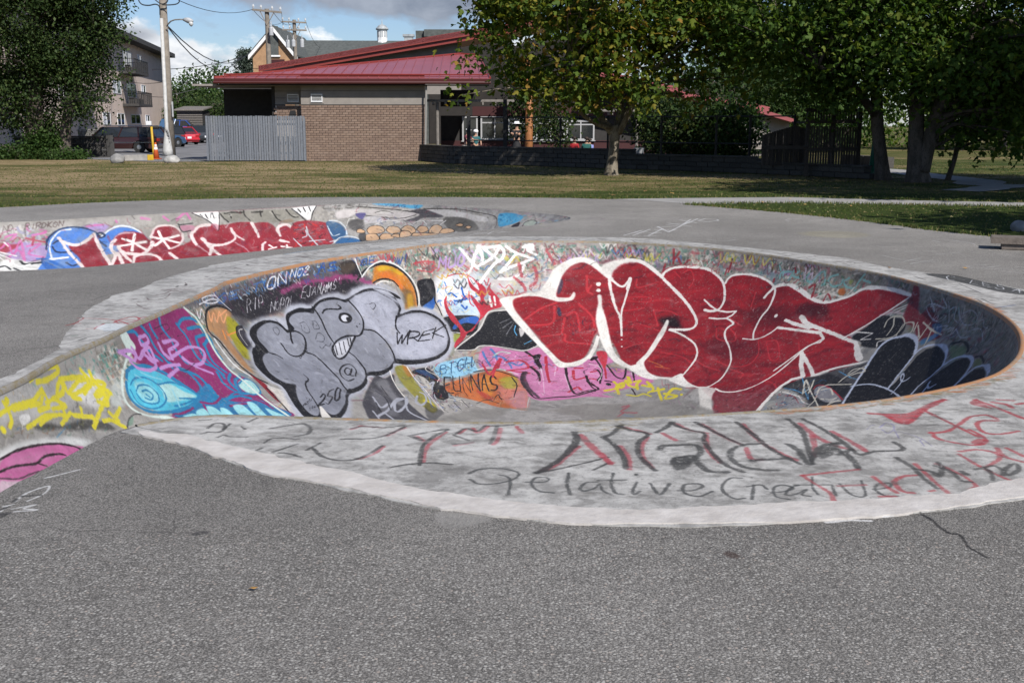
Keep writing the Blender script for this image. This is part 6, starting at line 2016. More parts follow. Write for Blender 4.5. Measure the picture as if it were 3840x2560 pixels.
def asphalt(t, ob):
    """worn asphalt with pale stones: coarse and stony where it was laid last, finer round the bowls"""
    sp_ = t.n('ShaderNodeSeparateXYZ', ins={0: ob})
    edge = t.math('ADD', sp_.outputs[1], t.math('MULTIPLY', t.math('SUBTRACT', t.noise(.8, 3.0, ob), .5), .5))
    edge = t.math('SUBTRACT', edge, t.math('MULTIPLY', t.math('ABSOLUTE', sp_.outputs[0]), -.02))
    old = t.ramp(edge, [(0.0, 0.0), (1.0, 1.0)])
    old = t.n('ShaderNodeMapRange', ins={0: edge, 1: 4.15, 2: 4.42, 3: 0.0, 4: 1.0}).outputs[0]
    v1 = t.n('ShaderNodeTexVoronoi', ins={'Vector': ob, 'Scale': 78.0, 'Randomness': 1.0})
    v2 = t.n('ShaderNodeTexVoronoi', ins={'Vector': ob, 'Scale': 165.0, 'Randomness': 1.0})
    r1 = t.n('ShaderNodeSeparateColor', ins={0: v1.outputs['Color']})
    r2 = t.n('ShaderNodeSeparateColor', ins={0: v2.outputs['Color']})
    in1 = t.ramp(v1.outputs['Distance'], [(.30, 1.0), (.46, 0.0)])
    in2 = t.ramp(v2.outputs['Distance'], [(.30, 1.0), (.48, 0.0)])
    n_big = t.noise(.42, 7.0, ob, .66)
    n_mid = t.noise(3.2, 5.0, ob, .65)
    n_fine = t.noise(150.0, 3.0, ob, .7)
    base = t.mix(t.ramp(n_big, [(.38, 0), (.62, 1)]), (.140, .132, .121), (.214, .203, .187))
    base = t.mix(t.ramp(n_mid, [(.35, .35), (.55, 0.0)]), base, (.120, .115, .108))
    base = t.mix(t.ramp(n_fine, [(.30, .7), (.50, 0.0)]), base, (.060, .058, .055))
    base = t.mix(t.ramp(n_fine, [(.56, .0), (.72, .55)]), base, (.27, .26, .245))
    many = t.n('ShaderNodeMapRange', ins={0: old, 1: 0.0, 2: 1.0, 3: .42, 4: .72}).outputs[0]
    pick1 = t.math('MULTIPLY', t.math('MULTIPLY', t.math('GREATER_THAN', r1.outputs[0], many), in1), t.n('ShaderNodeMapRange', ins={0: old, 1: 0.0, 2: 1.0, 3: .86, 4: .34}).outputs[0])
    pick2 = t.math('MULTIPLY', t.math('MULTIPLY', t.math('GREATER_THAN', r2.outputs[0], .74), in2), .7)
    stone = t.mix(r1.outputs[1], (.19, .183, .172), (.40, .388, .36))
    stone = t.mix(t.math('GREATER_THAN', r1.outputs[2], .95), stone, (.33, .285, .25))
    cell = t.ramp(r2.outputs[2], [(0.0, .50), (.5, 1.0), (1.0, 1.45)])
    base = t.mix(1.0, base, cell, 'MULTIPLY')
    gapd = t.ramp(v2.outputs['Distance'], [(.50, 0.0), (.75, .6)])
    base = t.mix(gapd, base, (.05, .048, .045))
    c = t.mix(pick2, base, t.mix(r2.outputs[1], (.15, .144, .136), (.36, .345, .32)))
    c = t.mix(pick1, c, stone)
    worn = t.n('ShaderNodeMapRange', ins={0: sp_.outputs[1], 1: 6.0, 2: 19.0, 3: 1.0, 4: 1.42}).outputs[0]    # grazing sheen put into the colour: paler with distance, not from wear
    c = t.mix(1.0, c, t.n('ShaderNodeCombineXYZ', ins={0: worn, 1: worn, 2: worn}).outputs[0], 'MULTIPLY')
    h = t.math('ADD', t.math('MULTIPLY', in1, .5), t.math('ADD', t.math('MULTIPLY', in2, .3), t.math('MULTIPLY', n_fine, .4)))
    return c, h

# ------------------------------------------------------------------ ground, asphalt, bowls
def sheet(name, outer, holes, z, m, uvrect=None, parent=None, skirt=0.0):
    vs, es = [], []
    loops = [outer] + list(holes)
    for lp in loops:
        i = len(vs)
        vs += [Vector((p[0], p[1])) for p in lp]
        es += [(i + k, i + (k + 1) % len(lp)) for k in range(len(lp))]
    ov, oe, of, *_ = delaunay_2d_cdt(vs, es, [], 0, 1e-6)
    P = np.array([(p.x, p.y) for p in ov])
    T = np.array([f for f in of if len(f) == 3])
    cen = P[T].mean(1)
    keep = pts_in_poly(cen, outer)
    for h in holes:
        keep &= ~pts_in_poly(cen, h)
    T = T[keep]
    V = np.c_[P, np.full(len(P), z)]
    uv = None
    if uvrect:
        uv = (P - uvrect[:2]) / np.array(uvrect[2:])
    e1, e2 = P[T[:, 1]] - P[T[:, 0]], P[T[:, 2]] - P[T[:, 0]]
    flip = (e1[:, 0] * e2[:, 1] - e1[:, 1] * e2[:, 0]) < 0
    T[flip] = T[flip][:, ::-1]
    if skirt:                                                     # turned-down edge, so that the sheet has a thickness
        m0 = len(V)
        lp = np.array([(p[0], p[1]) for p in outer])
        nL = len(lp)
        V = np.r_[V, np.c_[lp, np.full(nL, z)], np.c_[lp, np.full(nL, z - skirt)]]
        if uv is not None:
            uu = (lp - uvrect[:2]) / np.array(uvrect[2:])
            uv = np.r_[uv, uu, uu]
        a = m0 + np.arange(nL)
        b2 = m0 + (np.arange(nL) + 1) % nL
        T = np.r_[T, np.stack([a, a + nL, b2], 1), np.stack([b2, a + nL, b2 + nL], 1)]
    return npmesh(name, V, T, m, parent, uv=uv)


def rough_edge(pts, amp, step=.12, seed=1):
    """resample an outline and fray it"""
    q, s = resample(np.asarray(pts, float), step)
    t = np.gradient(q, axis=0)
    t /= np.linalg.norm(t, axis=1)[:, None] + 1e-9
    nrm = np.stack([-t[:, 1], t[:, 0]], 1)
    d = np.array([mnoise.noise(Vector((x * 1.7, seed * 3.1, 0))) + .6 * mnoise.noise(Vector((x * 6.3, seed * 7.7, 1))) + .5 * mnoise.noise(Vector((x * 17.0, seed, 4))) for x in s])
    d[0] = d[-1] = 0
    return q + nrm * (d * amp)[:, None]


plaza = [(-34, 26.0), (-22, 19.5)] + [G(*p) for p in [(0, 778), (204, 767), (510, 753), (860, 744), (1200, 739), (1712, 739), (2120, 742), (2284, 747), (2374, 745), (2688, 741), (2967, 739), (3176, 745), (3455, 752), (3840, 759)]]
plaza += [(16, 23.4), (30, 22.5), (30, 20.9), (16, 21.9)] + [G(*p) for p in [(3840, 775), (3595, 770), (3246, 765), (3037, 761), (2828, 761), (2600, 766), (2563, 767), (2688, 776), (2897, 793), (3107, 814), (3316, 839), (3525, 867), (3734, 888), (3840, 899)]]
plaza += [(9.2, 14.2), (14, 12), (22, 8), (22, -14), (-34, -14)]
plaza_f = rough_edge(plaza[1:-5], .05, .25, 2)
plaza_f = [(-34, 26.0)] + [tuple(p) for p in plaza_f] + [(14, 12), (22, 8), (22, -14), (-34, -14)]

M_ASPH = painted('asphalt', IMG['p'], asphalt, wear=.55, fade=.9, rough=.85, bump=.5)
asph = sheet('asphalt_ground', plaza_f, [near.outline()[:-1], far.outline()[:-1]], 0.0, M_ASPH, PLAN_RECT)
tag(asph, 'grey worn asphalt round the skate bowls', kind='structure')

# lawn: dry and green patches, worn bare near the big tree
mg = bpy.data.materials.new('lawn')
mg.use_nodes = True
t = NT(mg.node_tree)
ob = t.n('ShaderNodeTexCoord').outputs['Object']
st = t.n('ShaderNodeMapping', ins={'Vector': ob, 'Scale': (.5, 1.0, 1.0)}).outputs[0]
nb, nm, nf = t.noise(.16, 5.0, st, .62), t.noise(.9, 6.0, st, .68), t.noise(24.0, 5.0, ob, .75)
dryness = t.math('ADD', -.36, t.math('ADD', t.math('ADD', t.math('MULTIPLY', nb, .75), t.math('MULTIPLY', nm, .98)), t.math('MULTIPLY', t.math('SUBTRACT', nf, .5), .28)))
sp_ = t.n('ShaderNodeSeparateXYZ', ins={0: ob})
left_dry = t.n('ShaderNodeMapRange', ins={0: sp_.outputs[0], 1: 6.0, 2: -9.0, 3: -.05, 4: .085}).outputs[0]
edge_green = t.n('ShaderNodeMapRange', ins={0: sp_.outputs[1], 1: 27.6, 2: 25.2, 3: 0.0, 4: -.22}).outputs[0]
dx_ = t.math('DIVIDE', t.math('SUBTRACT', sp_.outputs[0], 4.2), 6.5)
dy_ = t.math('DIVIDE', t.math('SUBTRACT', sp_.outputs[1], 34.6), 1.7)
bare = t.math('MULTIPLY', t.math('EXPONENT', t.math('MULTIPLY', t.math('ADD', t.math('MULTIPLY', dx_, dx_), t.math('MULTIPLY', dy_, dy_)), -1.0)), .16)
d_ = t.math('ADD', t.math('ADD', dryness, left_dry), t.math('ADD', edge_green, bare))
gc = t.n('ShaderNodeValToRGB', ins={0: d_})
cr = gc.color_ramp
for k, (p_, c_) in enumerate([(.33, (.042, .062, .014)), (.43, (.090, .094, .030)), (.53, (.155, .126, .055)), (.64, (.30, .225, .125))]):
    e_ = cr.elements[k] if k < 2 else cr.elements.new(p_)
    e_.position = p_
    e_.color = (*c_, 1)
dk = t.mix(t.ramp(nf, [(.30, .75), (.52, 0.0)]), gc.outputs[0], (.022, .026, .010))
b = t.n('ShaderNodeBsdfPrincipled', ins={'Base Color': dk, 'Roughness': .95, 'Specular IOR Level': .1})
bn = t.n('ShaderNodeBump', ins={'Strength': .9, 'Distance': .05, 'Height': nf})
t.link(bn.outputs[0], b.inputs['Normal'])
t.link(b.outputs[0], t.n('ShaderNodeOutputMaterial').inputs[0])
M_LAWN = mg
lawn_hole = plaza_f
lawn = sheet('lawn', [(-500, 700), (500, 700), (500, -120), (-500, -120)], [lawn_hole], -0.006, M_LAWN)
tag(lawn, 'dry patchy lawn between the bowls and the brick hall', kind='structure')

# paved lane and car park beyond the pole, the far park path
M_LOT = mat('parking_asphalt', (.16, .16, .165), .9, var=.25, scale=.8, bump=.3, bscale=60)
lot = MB().poly([(-22, 54.6, .004), (-18.2, 51.6, .004), (-15.6, 49.2, .004), (-13.1, 49.3, .004), (-13.6, 60, .004), (-16, 130, .004), (-70, 130, .004), (-34, 64, .004)]).build('parking_lot', M_LOT)
tag(lot, 'grey asphalt lane and car park behind the utility pole', kind='structure')
M_PATH = mat('path_concrete', (.27, .262, .25), .85, var=.18, scale=1.5, bump=.2)


def ribbon(name, pts, wid, z, m):
    p, _ = resample(catmull([np.array(q, float) for q in pts], 6), .5)
    tt = np.gradient(p, axis=0)
    tt /= np.linalg.norm(tt, axis=1)[:, None]
    nn = np.stack([-tt[:, 1], tt[:, 0]], 1) * wid / 2
    v = np.r_[np.c_[p + nn, np.full(len(p), z)], np.c_[p - nn, np.full(len(p), z)]]
    n = len(p)
    f = [(i, i + n, i + n + 1, i + 1) for i in range(n - 1)]
    return npmesh(name, v, f, m)


pth = ribbon('park_path', [(9.0, 45.5), G(3262, 633), G(3475, 657), G(3669, 678), G(3840, 697), (24, 27.0), (34, 24.0)], 1.3, .002, M_PATH)
tag(pth, 'pale concrete path crossing the far lawn behind the twin trunks', kind='structure')
pad = ribbon('park_path', [G(3600, 716), G(3700, 708), G(3790, 700), (17.4, 29.8)], 1.0, .006, M_PATH)
tag(pad, 'short pale concrete spur joining the far park path', kind='structure')
cpath = sheet('plaza_path', [G(*p) for p in [(2270, 748), (2374, 746), (2688, 742), (2967, 740), (3176, 746), (3455, 753), (3840, 760)]] + [(16, 23.35), (30, 22.45), (30, 20.95), (16, 21.95)] + [G(*p) for p in [(3840, 774), (3595, 769), (3246, 764), (3037, 760), (2828, 760), (2570, 764), (2420, 752)]], [], .004, M_PATH)
tag(cpath, 'pale concrete path along the lawn edge right of the bowls', kind='structure')

# ---------------- the near bowl
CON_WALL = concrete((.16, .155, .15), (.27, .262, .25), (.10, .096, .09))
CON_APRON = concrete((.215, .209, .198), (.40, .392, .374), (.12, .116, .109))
bowl = empty('skate_bowl', (0, 0, 0), 'near skate bowl with red and silver graffiti and a pale concrete lip', 'skate bowl', 'sunken concrete skate bowls in the asphalt')
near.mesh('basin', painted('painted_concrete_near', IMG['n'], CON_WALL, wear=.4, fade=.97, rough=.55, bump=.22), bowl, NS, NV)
far_bowl = empty('skate_bowl', (0, 0, 0), 'far skate bowl with red, blue and tan graffiti in front of the lawn', 'skate bowl', 'sunken concrete skate bowls in the asphalt')
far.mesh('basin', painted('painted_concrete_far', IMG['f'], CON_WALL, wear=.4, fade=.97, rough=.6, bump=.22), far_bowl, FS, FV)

near_corner = int(np.argmin(np.abs(near.s - 31.95)))           # where the lip ends at the channel
i0 = int(np.argmin(np.abs(near.s - 3.2)))
inner = near.offset(.028)[i0:near_corner + 1]
out_pts = [(-3.62, 3.6), (-3.55, 5.2)] + [G(*p) for p in [(0, 1425), (56, 1403), (140, 1355), (224, 1312), (247, 1256), (292, 1198), (359, 1147), (420, 1110), (505, 1090), (587, 1057), (689, 1026), (791, 995), (878, 983), (1020, 960), (1180, 940), (1304, 922), (1508, 903), (1640, 894), (1720, 889), (1814, 888), (2120, 889), (2300, 891), (2479, 899), (2688, 919), (2897, 940), (3176, 968), (3316, 1003), (3455, 1020), (3595, 1041), (3840, 1086)]]
out_pts += [(5.7, 9.9), (5.75, 8.4), (5.3, 6.9), (4.3, 5.8), (3.3, 5.15)]
band_out = [(3840, 1874), (3600, 1901), (3437, 1921), (3260, 1942), (3056, 1959), (2784, 1969), (2512, 1973), (2240, 1969), (1993, 1951), (1788, 1924), (1612, 1903), (1516, 1883), (1312, 1842), (1122, 1805), (1006, 1788), (822, 1726), (700, 1675), (600, 1648), (520, 1630)]
band_in = [(3840, 1800), (3600, 1851), (3396, 1862), (3124, 1885), (2852, 1899), (2512, 1913), (2300, 1915), (1993, 1895), (1720, 1857), (1516, 1827), (1312, 1772), (1108, 1735), (904, 1687), (700, 1633), (600, 1628), (520, 1622)]
outer = np.array(out_pts + [G(*p) for p in band_out] + [G(450, 1622)])
outer = rough_edge(outer, .035, .08, 3)
apron_poly = [tuple(p) for p in outer] + [tuple(p) for p in inner[::-1]]
M_APRON = painted('apron_concrete', IMG['p'], CON_APRON, wear=.5, fade=.92, rough=.75, bump=.3)
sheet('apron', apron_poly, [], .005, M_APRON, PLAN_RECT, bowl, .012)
b_out = np.array([(4.7, 6.2)] + [(3.45, 5.28)] + [G(*p) for p in band_out])
b_in = np.array([(4.55, 6.42)] + [(3.35, 5.55)] + [G(*p) for p in band_in])
b_out = rough_edge(b_out, .030, .025, 5)
b_in = rough_edge(b_in, .040, .03, 6)
M_BAND = mat('repair_mortar', (.40, .372, .345), .8, var=.08, scale=9, bump=.3, bscale=24, var2=(.49, .465, .44))
sheet('border_strip', [tuple(p) for p in b_out] + [tuple(p) for p in b_in[::-1]], [], .010, M_BAND, None, bowl, .014)

# coping: a rounded edge, painted orange long ago and worn to concrete
mc = bpy.data.materials.new('coping')
mc.use_nodes = True
t = NT(mc.node_tree)
ob = t.n('ShaderNodeTexCoord').outputs['Object']
at_ = t.n('ShaderNodeAttribute')
at_.attribute_name = 'orange'
n1, n2 = t.noise(3.0, 6.0, ob, .65), t.noise(22.0, 5.0, ob, .7)
k_ = t.math('ADD', t.math('MULTIPLY', n1, .55), t.math('MULTIPLY', n2, .45))
thr = t.math('ADD', k_, t.math('MULTIPLY', t.math('SUBTRACT', at_.outputs['Fac'], .5), .36))
stone_c = t.mix(n2, (.13, .122, .11), (.34, .325, .30))
oran = t.mix(n1, (.25, .11, .045), (.40, .185, .07))
oliv = t.mix(t.ramp(n2, [(.4, 0), (.6, .8)]), stone_c, (.16, .125, .05))
c_ = t.mix(t.ramp(thr, [(.52, 0), (.66, .80)]), oliv, oran)
b = t.n('ShaderNodeBsdfPrincipled', ins={'Base Color': c_, 'Roughness': .6})
bn = t.n('ShaderNodeBump', ins={'Strength': .3, 'Distance': .01, 'Height': n2})
t.link(bn.outputs[0], b.inputs['Normal'])
t.link(b.outputs[0], t.n('ShaderNodeOutputMaterial').inputs[0])
prof = [(.034, .0055), (.024, .011), (.010, .013), (.0, .006), (-.005, -.010), (-.008, -.022)]
rings = []
for off, z in prof:
    p = near.offset(off)[i0:near_corner + 1]
    rings.append(np.c_[p, np.full(len(p), z)])
k = len(prof)
V = np.stack(rings, 1).reshape(-1, 3)
n = len(rings[0])
ii = np.arange(n - 1)[:, None] * k + np.arange(k - 1)[None]
cop = npmesh('coping', V, np.stack([ii, ii + k, ii + k + 1, ii + 1], 2).reshape(-1, 4), mc, bowl, smooth=True)
ss = near.s[i0:near_corner + 1]
strength = np.interp(ss, [3, 6, 7.5, 9, 10, 13, 15, 17, 18.5, 20, 21.5, 23, 24, 27, 28.2, 29.2, 30.2, 30.9, 31.4, 32], [.1, .15, .4, .75, .95, .9, .7, .45, .25, .3, .55, .75, .95, 1.0, .6, .25, .65, .5, .25, .1])
ca = cop.data.attributes.new('orange', 'FLOAT', 'POINT')
ca.data.foreach_set('value', np.repeat(strength, k).astype(np.float32))

# ------------------------------------------------------------------ the brick hall
def zp(f, x, y):
    """pixel of the photograph from a pixel of one of the enlarged views it was measured in"""
    ox, oy, s = {'N': (900, 0, .40816), 'T': (0, 0, .40816), 'Q': (1700, 0, .46769), 'R': (2700, 0, .48469)}[f]
    return ox + x * s, oy + y * s


HALL_RZ = R(2.3)
HO = at(1136, 598, 50.0)
HO.z = 0.0
HX, HY = Vector((math.cos(HALL_RZ), math.sin(HALL_RZ), 0)), Vector((-math.sin(HALL_RZ), math.cos(HALL_RZ), 0))


def hp(px, py, d=0.0):
    """hall coordinates of a photo pixel on the plane d metres behind the brick face"""
    r = ray(px, py)
    k = (HO.dot(HY) + d) / r.dot(HY)
    p = Vector((r.x * k, r.y * k, EYE + r.z * k)) - HO
    return Vector((p.dot(HX), d, p.z))


def hn(x, y, d=0.0):
    return hp(*zp('N', x, y), d)


def hq(x, y, d=0.0):
    return hp(*zp('Q', x, y), d)


hall = empty('brick_hall', HO, 'low brick community hall with wide red metal roofs', 'hall', rz=HALL_RZ)
M_TAUPE = mat('taupe_siding', (.225, .205, .185), .8, var=.10, scale=3, bump=.15)
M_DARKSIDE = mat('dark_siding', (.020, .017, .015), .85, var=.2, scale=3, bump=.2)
M_REDFASCIA = mat('red_metal_trim', srgb('983c34', .62), .45, var=.10, scale=2, spec=.5)
M_GUTTER = mat('dark_red_gutter', srgb('541c1b', .62), .45, var=.10, scale=2, spec=.4)
M_FRAME = mat('grey_window_frame', (.34, .345, .35), .5, var=.05)
M_REDROOF = mat('red_metal_roof', srgb('a65a5c', .70), .36, var=.10, scale=.8, spec=.6)
M_MORTAR = mat('mortar', (.40, .365, .335), .9, var=.15, scale=20, bump=.3)
M_WHITEMETAL = mat('white_metal', (.62, .63, .64), .5, var=.05)
M_BLACKMETAL = mat('black_metal', (.012, .012, .013), .55, var=.2)
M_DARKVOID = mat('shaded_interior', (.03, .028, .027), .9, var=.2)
M_REDPANEL = mat('dark_red_panel', (.042, .008, .009), .6, var=.12)
M_TIMBER = mat('orange_timber', (.30, .125, .045), .65, var=.22, scale=9, bump=.25)
M_GREYPIPE = mat('grey_pipe', (.23, .22, .205), .6, var=.1)
mgl = bpy.data.materials.new('window_glass')
mgl.use_nodes = True
b = mgl.node_tree.nodes['Principled BSDF']
b.inputs['Base Color'].default_value = (.02, .023, .025, 1)
b.inputs['Roughness'].default_value = .06
b.inputs['Specular IOR Level'].default_value = .8
M_GLASS = mgl


def by_object(name, cols, rough, island=False, bump=.5, var=.25):
    m = bpy.data.materials.new(name)
    m.use_nodes = True
    t = NT(m.node_tree)
    rnd = t.n('ShaderNodeNewGeometry').outputs['Random Per Island'] if island else t.n('ShaderNodeObjectInfo').outputs['Random']
    n = len(cols)
    c = t.ramp(rnd, [(k / n, col) for k, col in enumerate(cols)], 'CONSTANT')
    ob = t.n('ShaderNodeTexCoord').outputs['Object']
    nz = t.noise(18.0, 5.0, ob, .7)
    c = t.mix(t.ramp(nz, [(.3, var), (.6, 0.0)]), c, (.02, .018, .016))
    b = t.n('ShaderNodeBsdfPrincipled', ins={'Base Color': c, 'Roughness': rough, 'Specular IOR Level': .3})
    bn = t.n('ShaderNodeBump', ins={'Strength': bump, 'Distance': .01, 'Height': nz})
    t.link(bn.outputs[0], b.inputs['Normal'])
    t.link(b.outputs[0], t.n('ShaderNodeOutputMaterial').inputs[0])
    return m


BR = [(.205, .142, .108), (.222, .156, .119), (.192, .133, .103), (.232, .166, .129), (.212, .150, .116), (.182, .126, .098)]
M_BRICK = by_object('brown_brick', BR, .85)
M_BRICK_I = by_object('brown_brick_lower', BR, .85, island=True)

x1 = hn(1700, 1200).x
ztop = hn(578, 968).z
xl = hn(325, 1000, .55).x
# brick faces: the front panel and, set back at its left, the short return
rows = 24
ch = ztop / rows
bl = x1 / 21.0
bmesh_ = MB().box((0, 0, 0), (bl - .014, .06, ch - .014)).build('brick', M_BRICK, hall, bevel=.004)
half_me = MB().box((0, 0, 0), (bl / 2 - .014, .06, ch - .014)).build('brick', M_BRICK, hall, bevel=.004)
first = {'full': bmesh_, 'half': half_me}
used = {'full': False, 'half': False}
n_parts = 0
rest = MB()
rj = random.Random(4)


def lay(kind, x, y, z):
    global n_parts
    z += rj.uniform(-.002, .002)
    y += rj.uniform(-.005, .004)
    if n_parts >= 300:
        w_ = bl if kind == 'full' else bl / 2
        rest.box((x, y, z), (w_ - .014, .06, ch - .014))
        return
    o = first[kind]
    if used[kind]:
        o = o.copy()
        COL.objects.link(o)
        o.parent = hall
    used[kind] = True
    o.location = (x, y, z)
    n_parts += 1


for r_ in reversed(range(rows)):
    z = (r_ + .5) * ch
    if r_ % 2 == 0:
        for k in range(21):
            lay('full', (k + .5) * bl, -.012, z)
    else:
        lay('half', bl / 4, -.012, z)
        for k in range(20):
            lay('full', (k + 1) * bl, -.012, z)
        lay('half', x1 - bl / 4, -.012, z)
    if z > 1.75:
        nx = int(-xl / bl)
        for k in range(nx + 1):
            xx = -(k + .5) * bl - (bl / 2 if r_ % 2 else 0)
            if xx - bl / 2 > xl - .15:
                lay('full', xx, .55 - .012, z)
tag(rest.build('brick', M_BRICK_I, hall), kind='stuff')
MB().span((0, .018, 0), (x1, .3, ztop)).span((xl, .568, 0), (-.002, .85, ztop)).build('brick_backing', M_MORTAR, hall)
# siding above the bricks: separate boards
zs1 = hn(1000, 790).z
nb_ = 4
bh = (zs1 + .35 - ztop) / nb_
MB().box((x1 / 2 + .02, 0, ztop + .012), (x1 + .06, .09, .024)).build('ledge', M_DARKSIDE, hall)
for k in range(nb_):
    MB().box((x1 / 2 + .01, .02 - .004 * (nb_ - k) + .02, ztop + .026 + (k + .5) * bh), (x1 + .02, .05, bh - .012), rx=R(1.2)).build('siding_board', M_TAUPE, hall)
for k in range(nb_):
    MB().box((xl / 2, .6, ztop + .026 + (k + .5) * bh), (-xl, .05, bh - .012)).build('siding_board', M_TAUPE, hall)
MB().span((-.0, .07, ztop + .03), (x1, .4, zs1 + .5)).span((xl, .64, ztop + .03), (0, .9, zs1 + .5)).build('wall', M_DARKSIDE, hall)
# the dark carport at the left
xc = hn(-150, 900, .3).x
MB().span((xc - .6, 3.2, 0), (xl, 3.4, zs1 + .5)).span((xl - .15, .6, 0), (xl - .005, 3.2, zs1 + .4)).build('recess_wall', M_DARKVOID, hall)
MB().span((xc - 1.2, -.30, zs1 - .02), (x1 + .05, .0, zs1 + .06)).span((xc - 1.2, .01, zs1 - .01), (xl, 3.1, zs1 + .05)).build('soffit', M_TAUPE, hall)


def vent(x0, y0, xb, yb, d):
    a, c = hn(x0, y0, d), hn(xb, yb, d)
    f = MB()
    w_, h_ = c.x - a.x, a.z - c.z
    cx, cz = (a.x + c.x) / 2, (a.z + c.z) / 2
    f.box((cx, d - .03, cz + h_ / 2), (w_ + .04, .05, .035)).box((cx, d - .03, cz - h_ / 2), (w_ + .04, .05, .035))
    f.box((cx - w_ / 2, d - .03, cz), (.035, .046, h_)).box((cx + w_ / 2, d - .03, cz), (.035, .046, h_))
    fr = f.build('vent', M_WHITEMETAL, hall)
    MB().box((cx, d - .012, cz), (w_, .01, h_)).build('vent_back', M_DARKVOID, fr)
    for k in range(5):
        MB().box((cx, d - .03, cz - h_ / 2 + (k + .55) * h_ / 5), (w_ - .02, .012, h_ / 5 * .62), rx=R(38)).build('slat', M_WHITEMETAL, fr)
    MB().box((cx, d - .004, cz), (w_ + .16, .01, h_ + .16)).build('vent_plate', M_TAUPE, fr)


vent(438, 870, 538, 936, .55)
vent(655, 868, 755, 936, -.01)
a = hn(487, 1038, .5)
lamp = MB().prism([(a.x - .14, .42, a.z - .09), (a.x + .14, .42, a.z - .09), (a.x + .11, .42, a.z + .1), (a.x - .11, .42, a.z + .1)], (0, .13, 0)).build('wall_lamp', M_BLACKMETAL, hall)

EAVE = -.42
# front roof: standing-seam panels between the eave and the hip line
SL = math.tan(R(8.6))
E0, E1 = hp(803, 288, EAVE), hp(1838, 302, EAVE)
ZE = (E0.z + E1.z) / 2 + .02


def on_roof(px, py):
    r = ray(px, py)
    o = Vector((0, 0, EYE)) - HO
    oo, rr = Vector((o.dot(HX), o.dot(HY), o.z)), Vector((r.dot(HX), r.dot(HY), r.z))
    # z = ZE + (y - EAVE) * SL
    k = (ZE + (oo.y - EAVE) * SL - oo.z) / (rr.z - rr.y * SL)
    return oo + rr * k


apex, rtop = on_roof(*zp('N', 2020, 500)), on_roof(*zp('N', 2190, 508))
npan = 27
xs = [E0.x + (E1.x - E0.x) * k / npan for k in range(npan + 1)]


def back(x):
    if x <= apex.x:
        return EAVE + (apex.y - EAVE) * max(0, (x - E0.x) / (apex.x - E0.x))
    if x <= rtop.x:
        return apex.y + (rtop.y - apex.y) * (x - apex.x) / (rtop.x - apex.x)
    return EAVE + (rtop.y - EAVE) * max(0.0, (E1.x - x) / (E1.x - rtop.x))


def rz_(y, lift=0):
    return ZE + (y - EAVE) * SL + lift


rib_x = []
for k in range(npan):
    a_, c_ = xs[k] + .012, xs[k + 1] - .012
    cuts = [a_] + [v for v in (apex.x, rtop.x) if a_ < v < c_] + [c_]
    top = [(x, EAVE - .05, rz_(EAVE - .05)) for x in (a_, c_)] + [(x, back(x), rz_(back(x))) for x in reversed(cuts)]
    m_ = MB().prism([Vector(p) for p in top], (0, 0, -.03))
    # raised seam along the panel's left edge
    yb = back(xs[k])
    if yb > EAVE + .1:
        m_.prism([(xs[k] - .012, EAVE - .05, rz_(EAVE - .05)), (xs[k] + .011, EAVE - .05, rz_(EAVE - .05)), (xs[k] + .011, yb, rz_(yb)), (xs[k] - .012, yb, rz_(yb))], (0, 0, .045))
    m_.build('roof_panel', M_REDROOF, hall)
MB().tube([(E0.x + .3, EAVE + .45, rz_(EAVE + .45, .10)), (E1.x - .1, EAVE + .45, rz_(EAVE + .45, .10))], .03, 6).tube([(E0.x + .3, EAVE + .24, rz_(EAVE + .24, .05)), (E1.x - .1, EAVE + .24, rz_(EAVE + .24, .05))], .016, 6).build('snow_rail', M_REDFASCIA, hall)
hipcap = MB()
hipcap.tube([(E0.x, EAVE - .03, rz_(EAVE - .03, .02)), (apex.x, apex.y, rz_(apex.y, .03)), (rtop.x, rtop.y, rz_(rtop.y, .03)), (E1.x, EAVE - .03, rz_(EAVE - .03, .02))], .05, 6).build('ridge_cap', M_REDFASCIA, hall)
fz = hn(1000, 782, EAVE - .05).z
MB().span((E0.x, EAVE - .09, (ZE + fz) / 2 - .02), (E1.x, EAVE - .055, ZE - .025)).build('fascia', M_GUTTER, hall)
MB().tube([(E0.x - .02, EAVE - .145, fz + .10), (E1.x + .02, EAVE - .145, fz + .10)], .065, 8).build('gutter', M_GUTTER, hall)
MB().span((E0.x + .1, EAVE - .055, fz - .02), (E1.x - .05, -.02, fz + .02)).build('soffit', M_DARKSIDE, hall)
a, c = hn(1710, 785, -.3), hn(1703, 1330, -.3)
MB().tube([(a.x, -.3, a.z), (c.x, -.3, max(0, c.z))], .045, 8).build('downspout', M_GREYPIPE, hall)

# the big tilted roof behind
D2 = 12.5
def q2(px, py, d=D2):
    return hp(px, py, d)
p0, p1 = q2(969, 247), q2(2230, 33)
dirv = (p1 - p0)
th = q2(969, 247).z - q2(969, 269).z
MB().prism([p0, p1, p1 - Vector((0, 0, th)), p0 - Vector((0, 0, th))], (0, .12, 0)).build('fascia', M_REDFASCIA, hall)
th2 = th * 1.62
o_ = Vector((.15, .14, 0))
MB().prism([p0 + o_ - Vector((0, 0, th)), p1 + o_ - Vector((0, 0, th)), p1 + o_ - Vector((0, 0, th2)), p0 + o_ - Vector((0, 0, th2)) + Vector((.8, 0, .12))], (0, .1, 0)).build('fascia', M_REDFASCIA, hall)
MB().prism([p0 - Vector((0, 0, .02)), p1 - Vector((0, 0, .02)), p1 - Vector((0, 0, th * .8)), p0 - Vector((0, 0, th * .8))], (0, 9, 0)).build('roof', M_REDROOF, hall)
wl, wr = q2(1240, 232, D2 + 1.0), q2(1728, 163, D2 + 1.0)
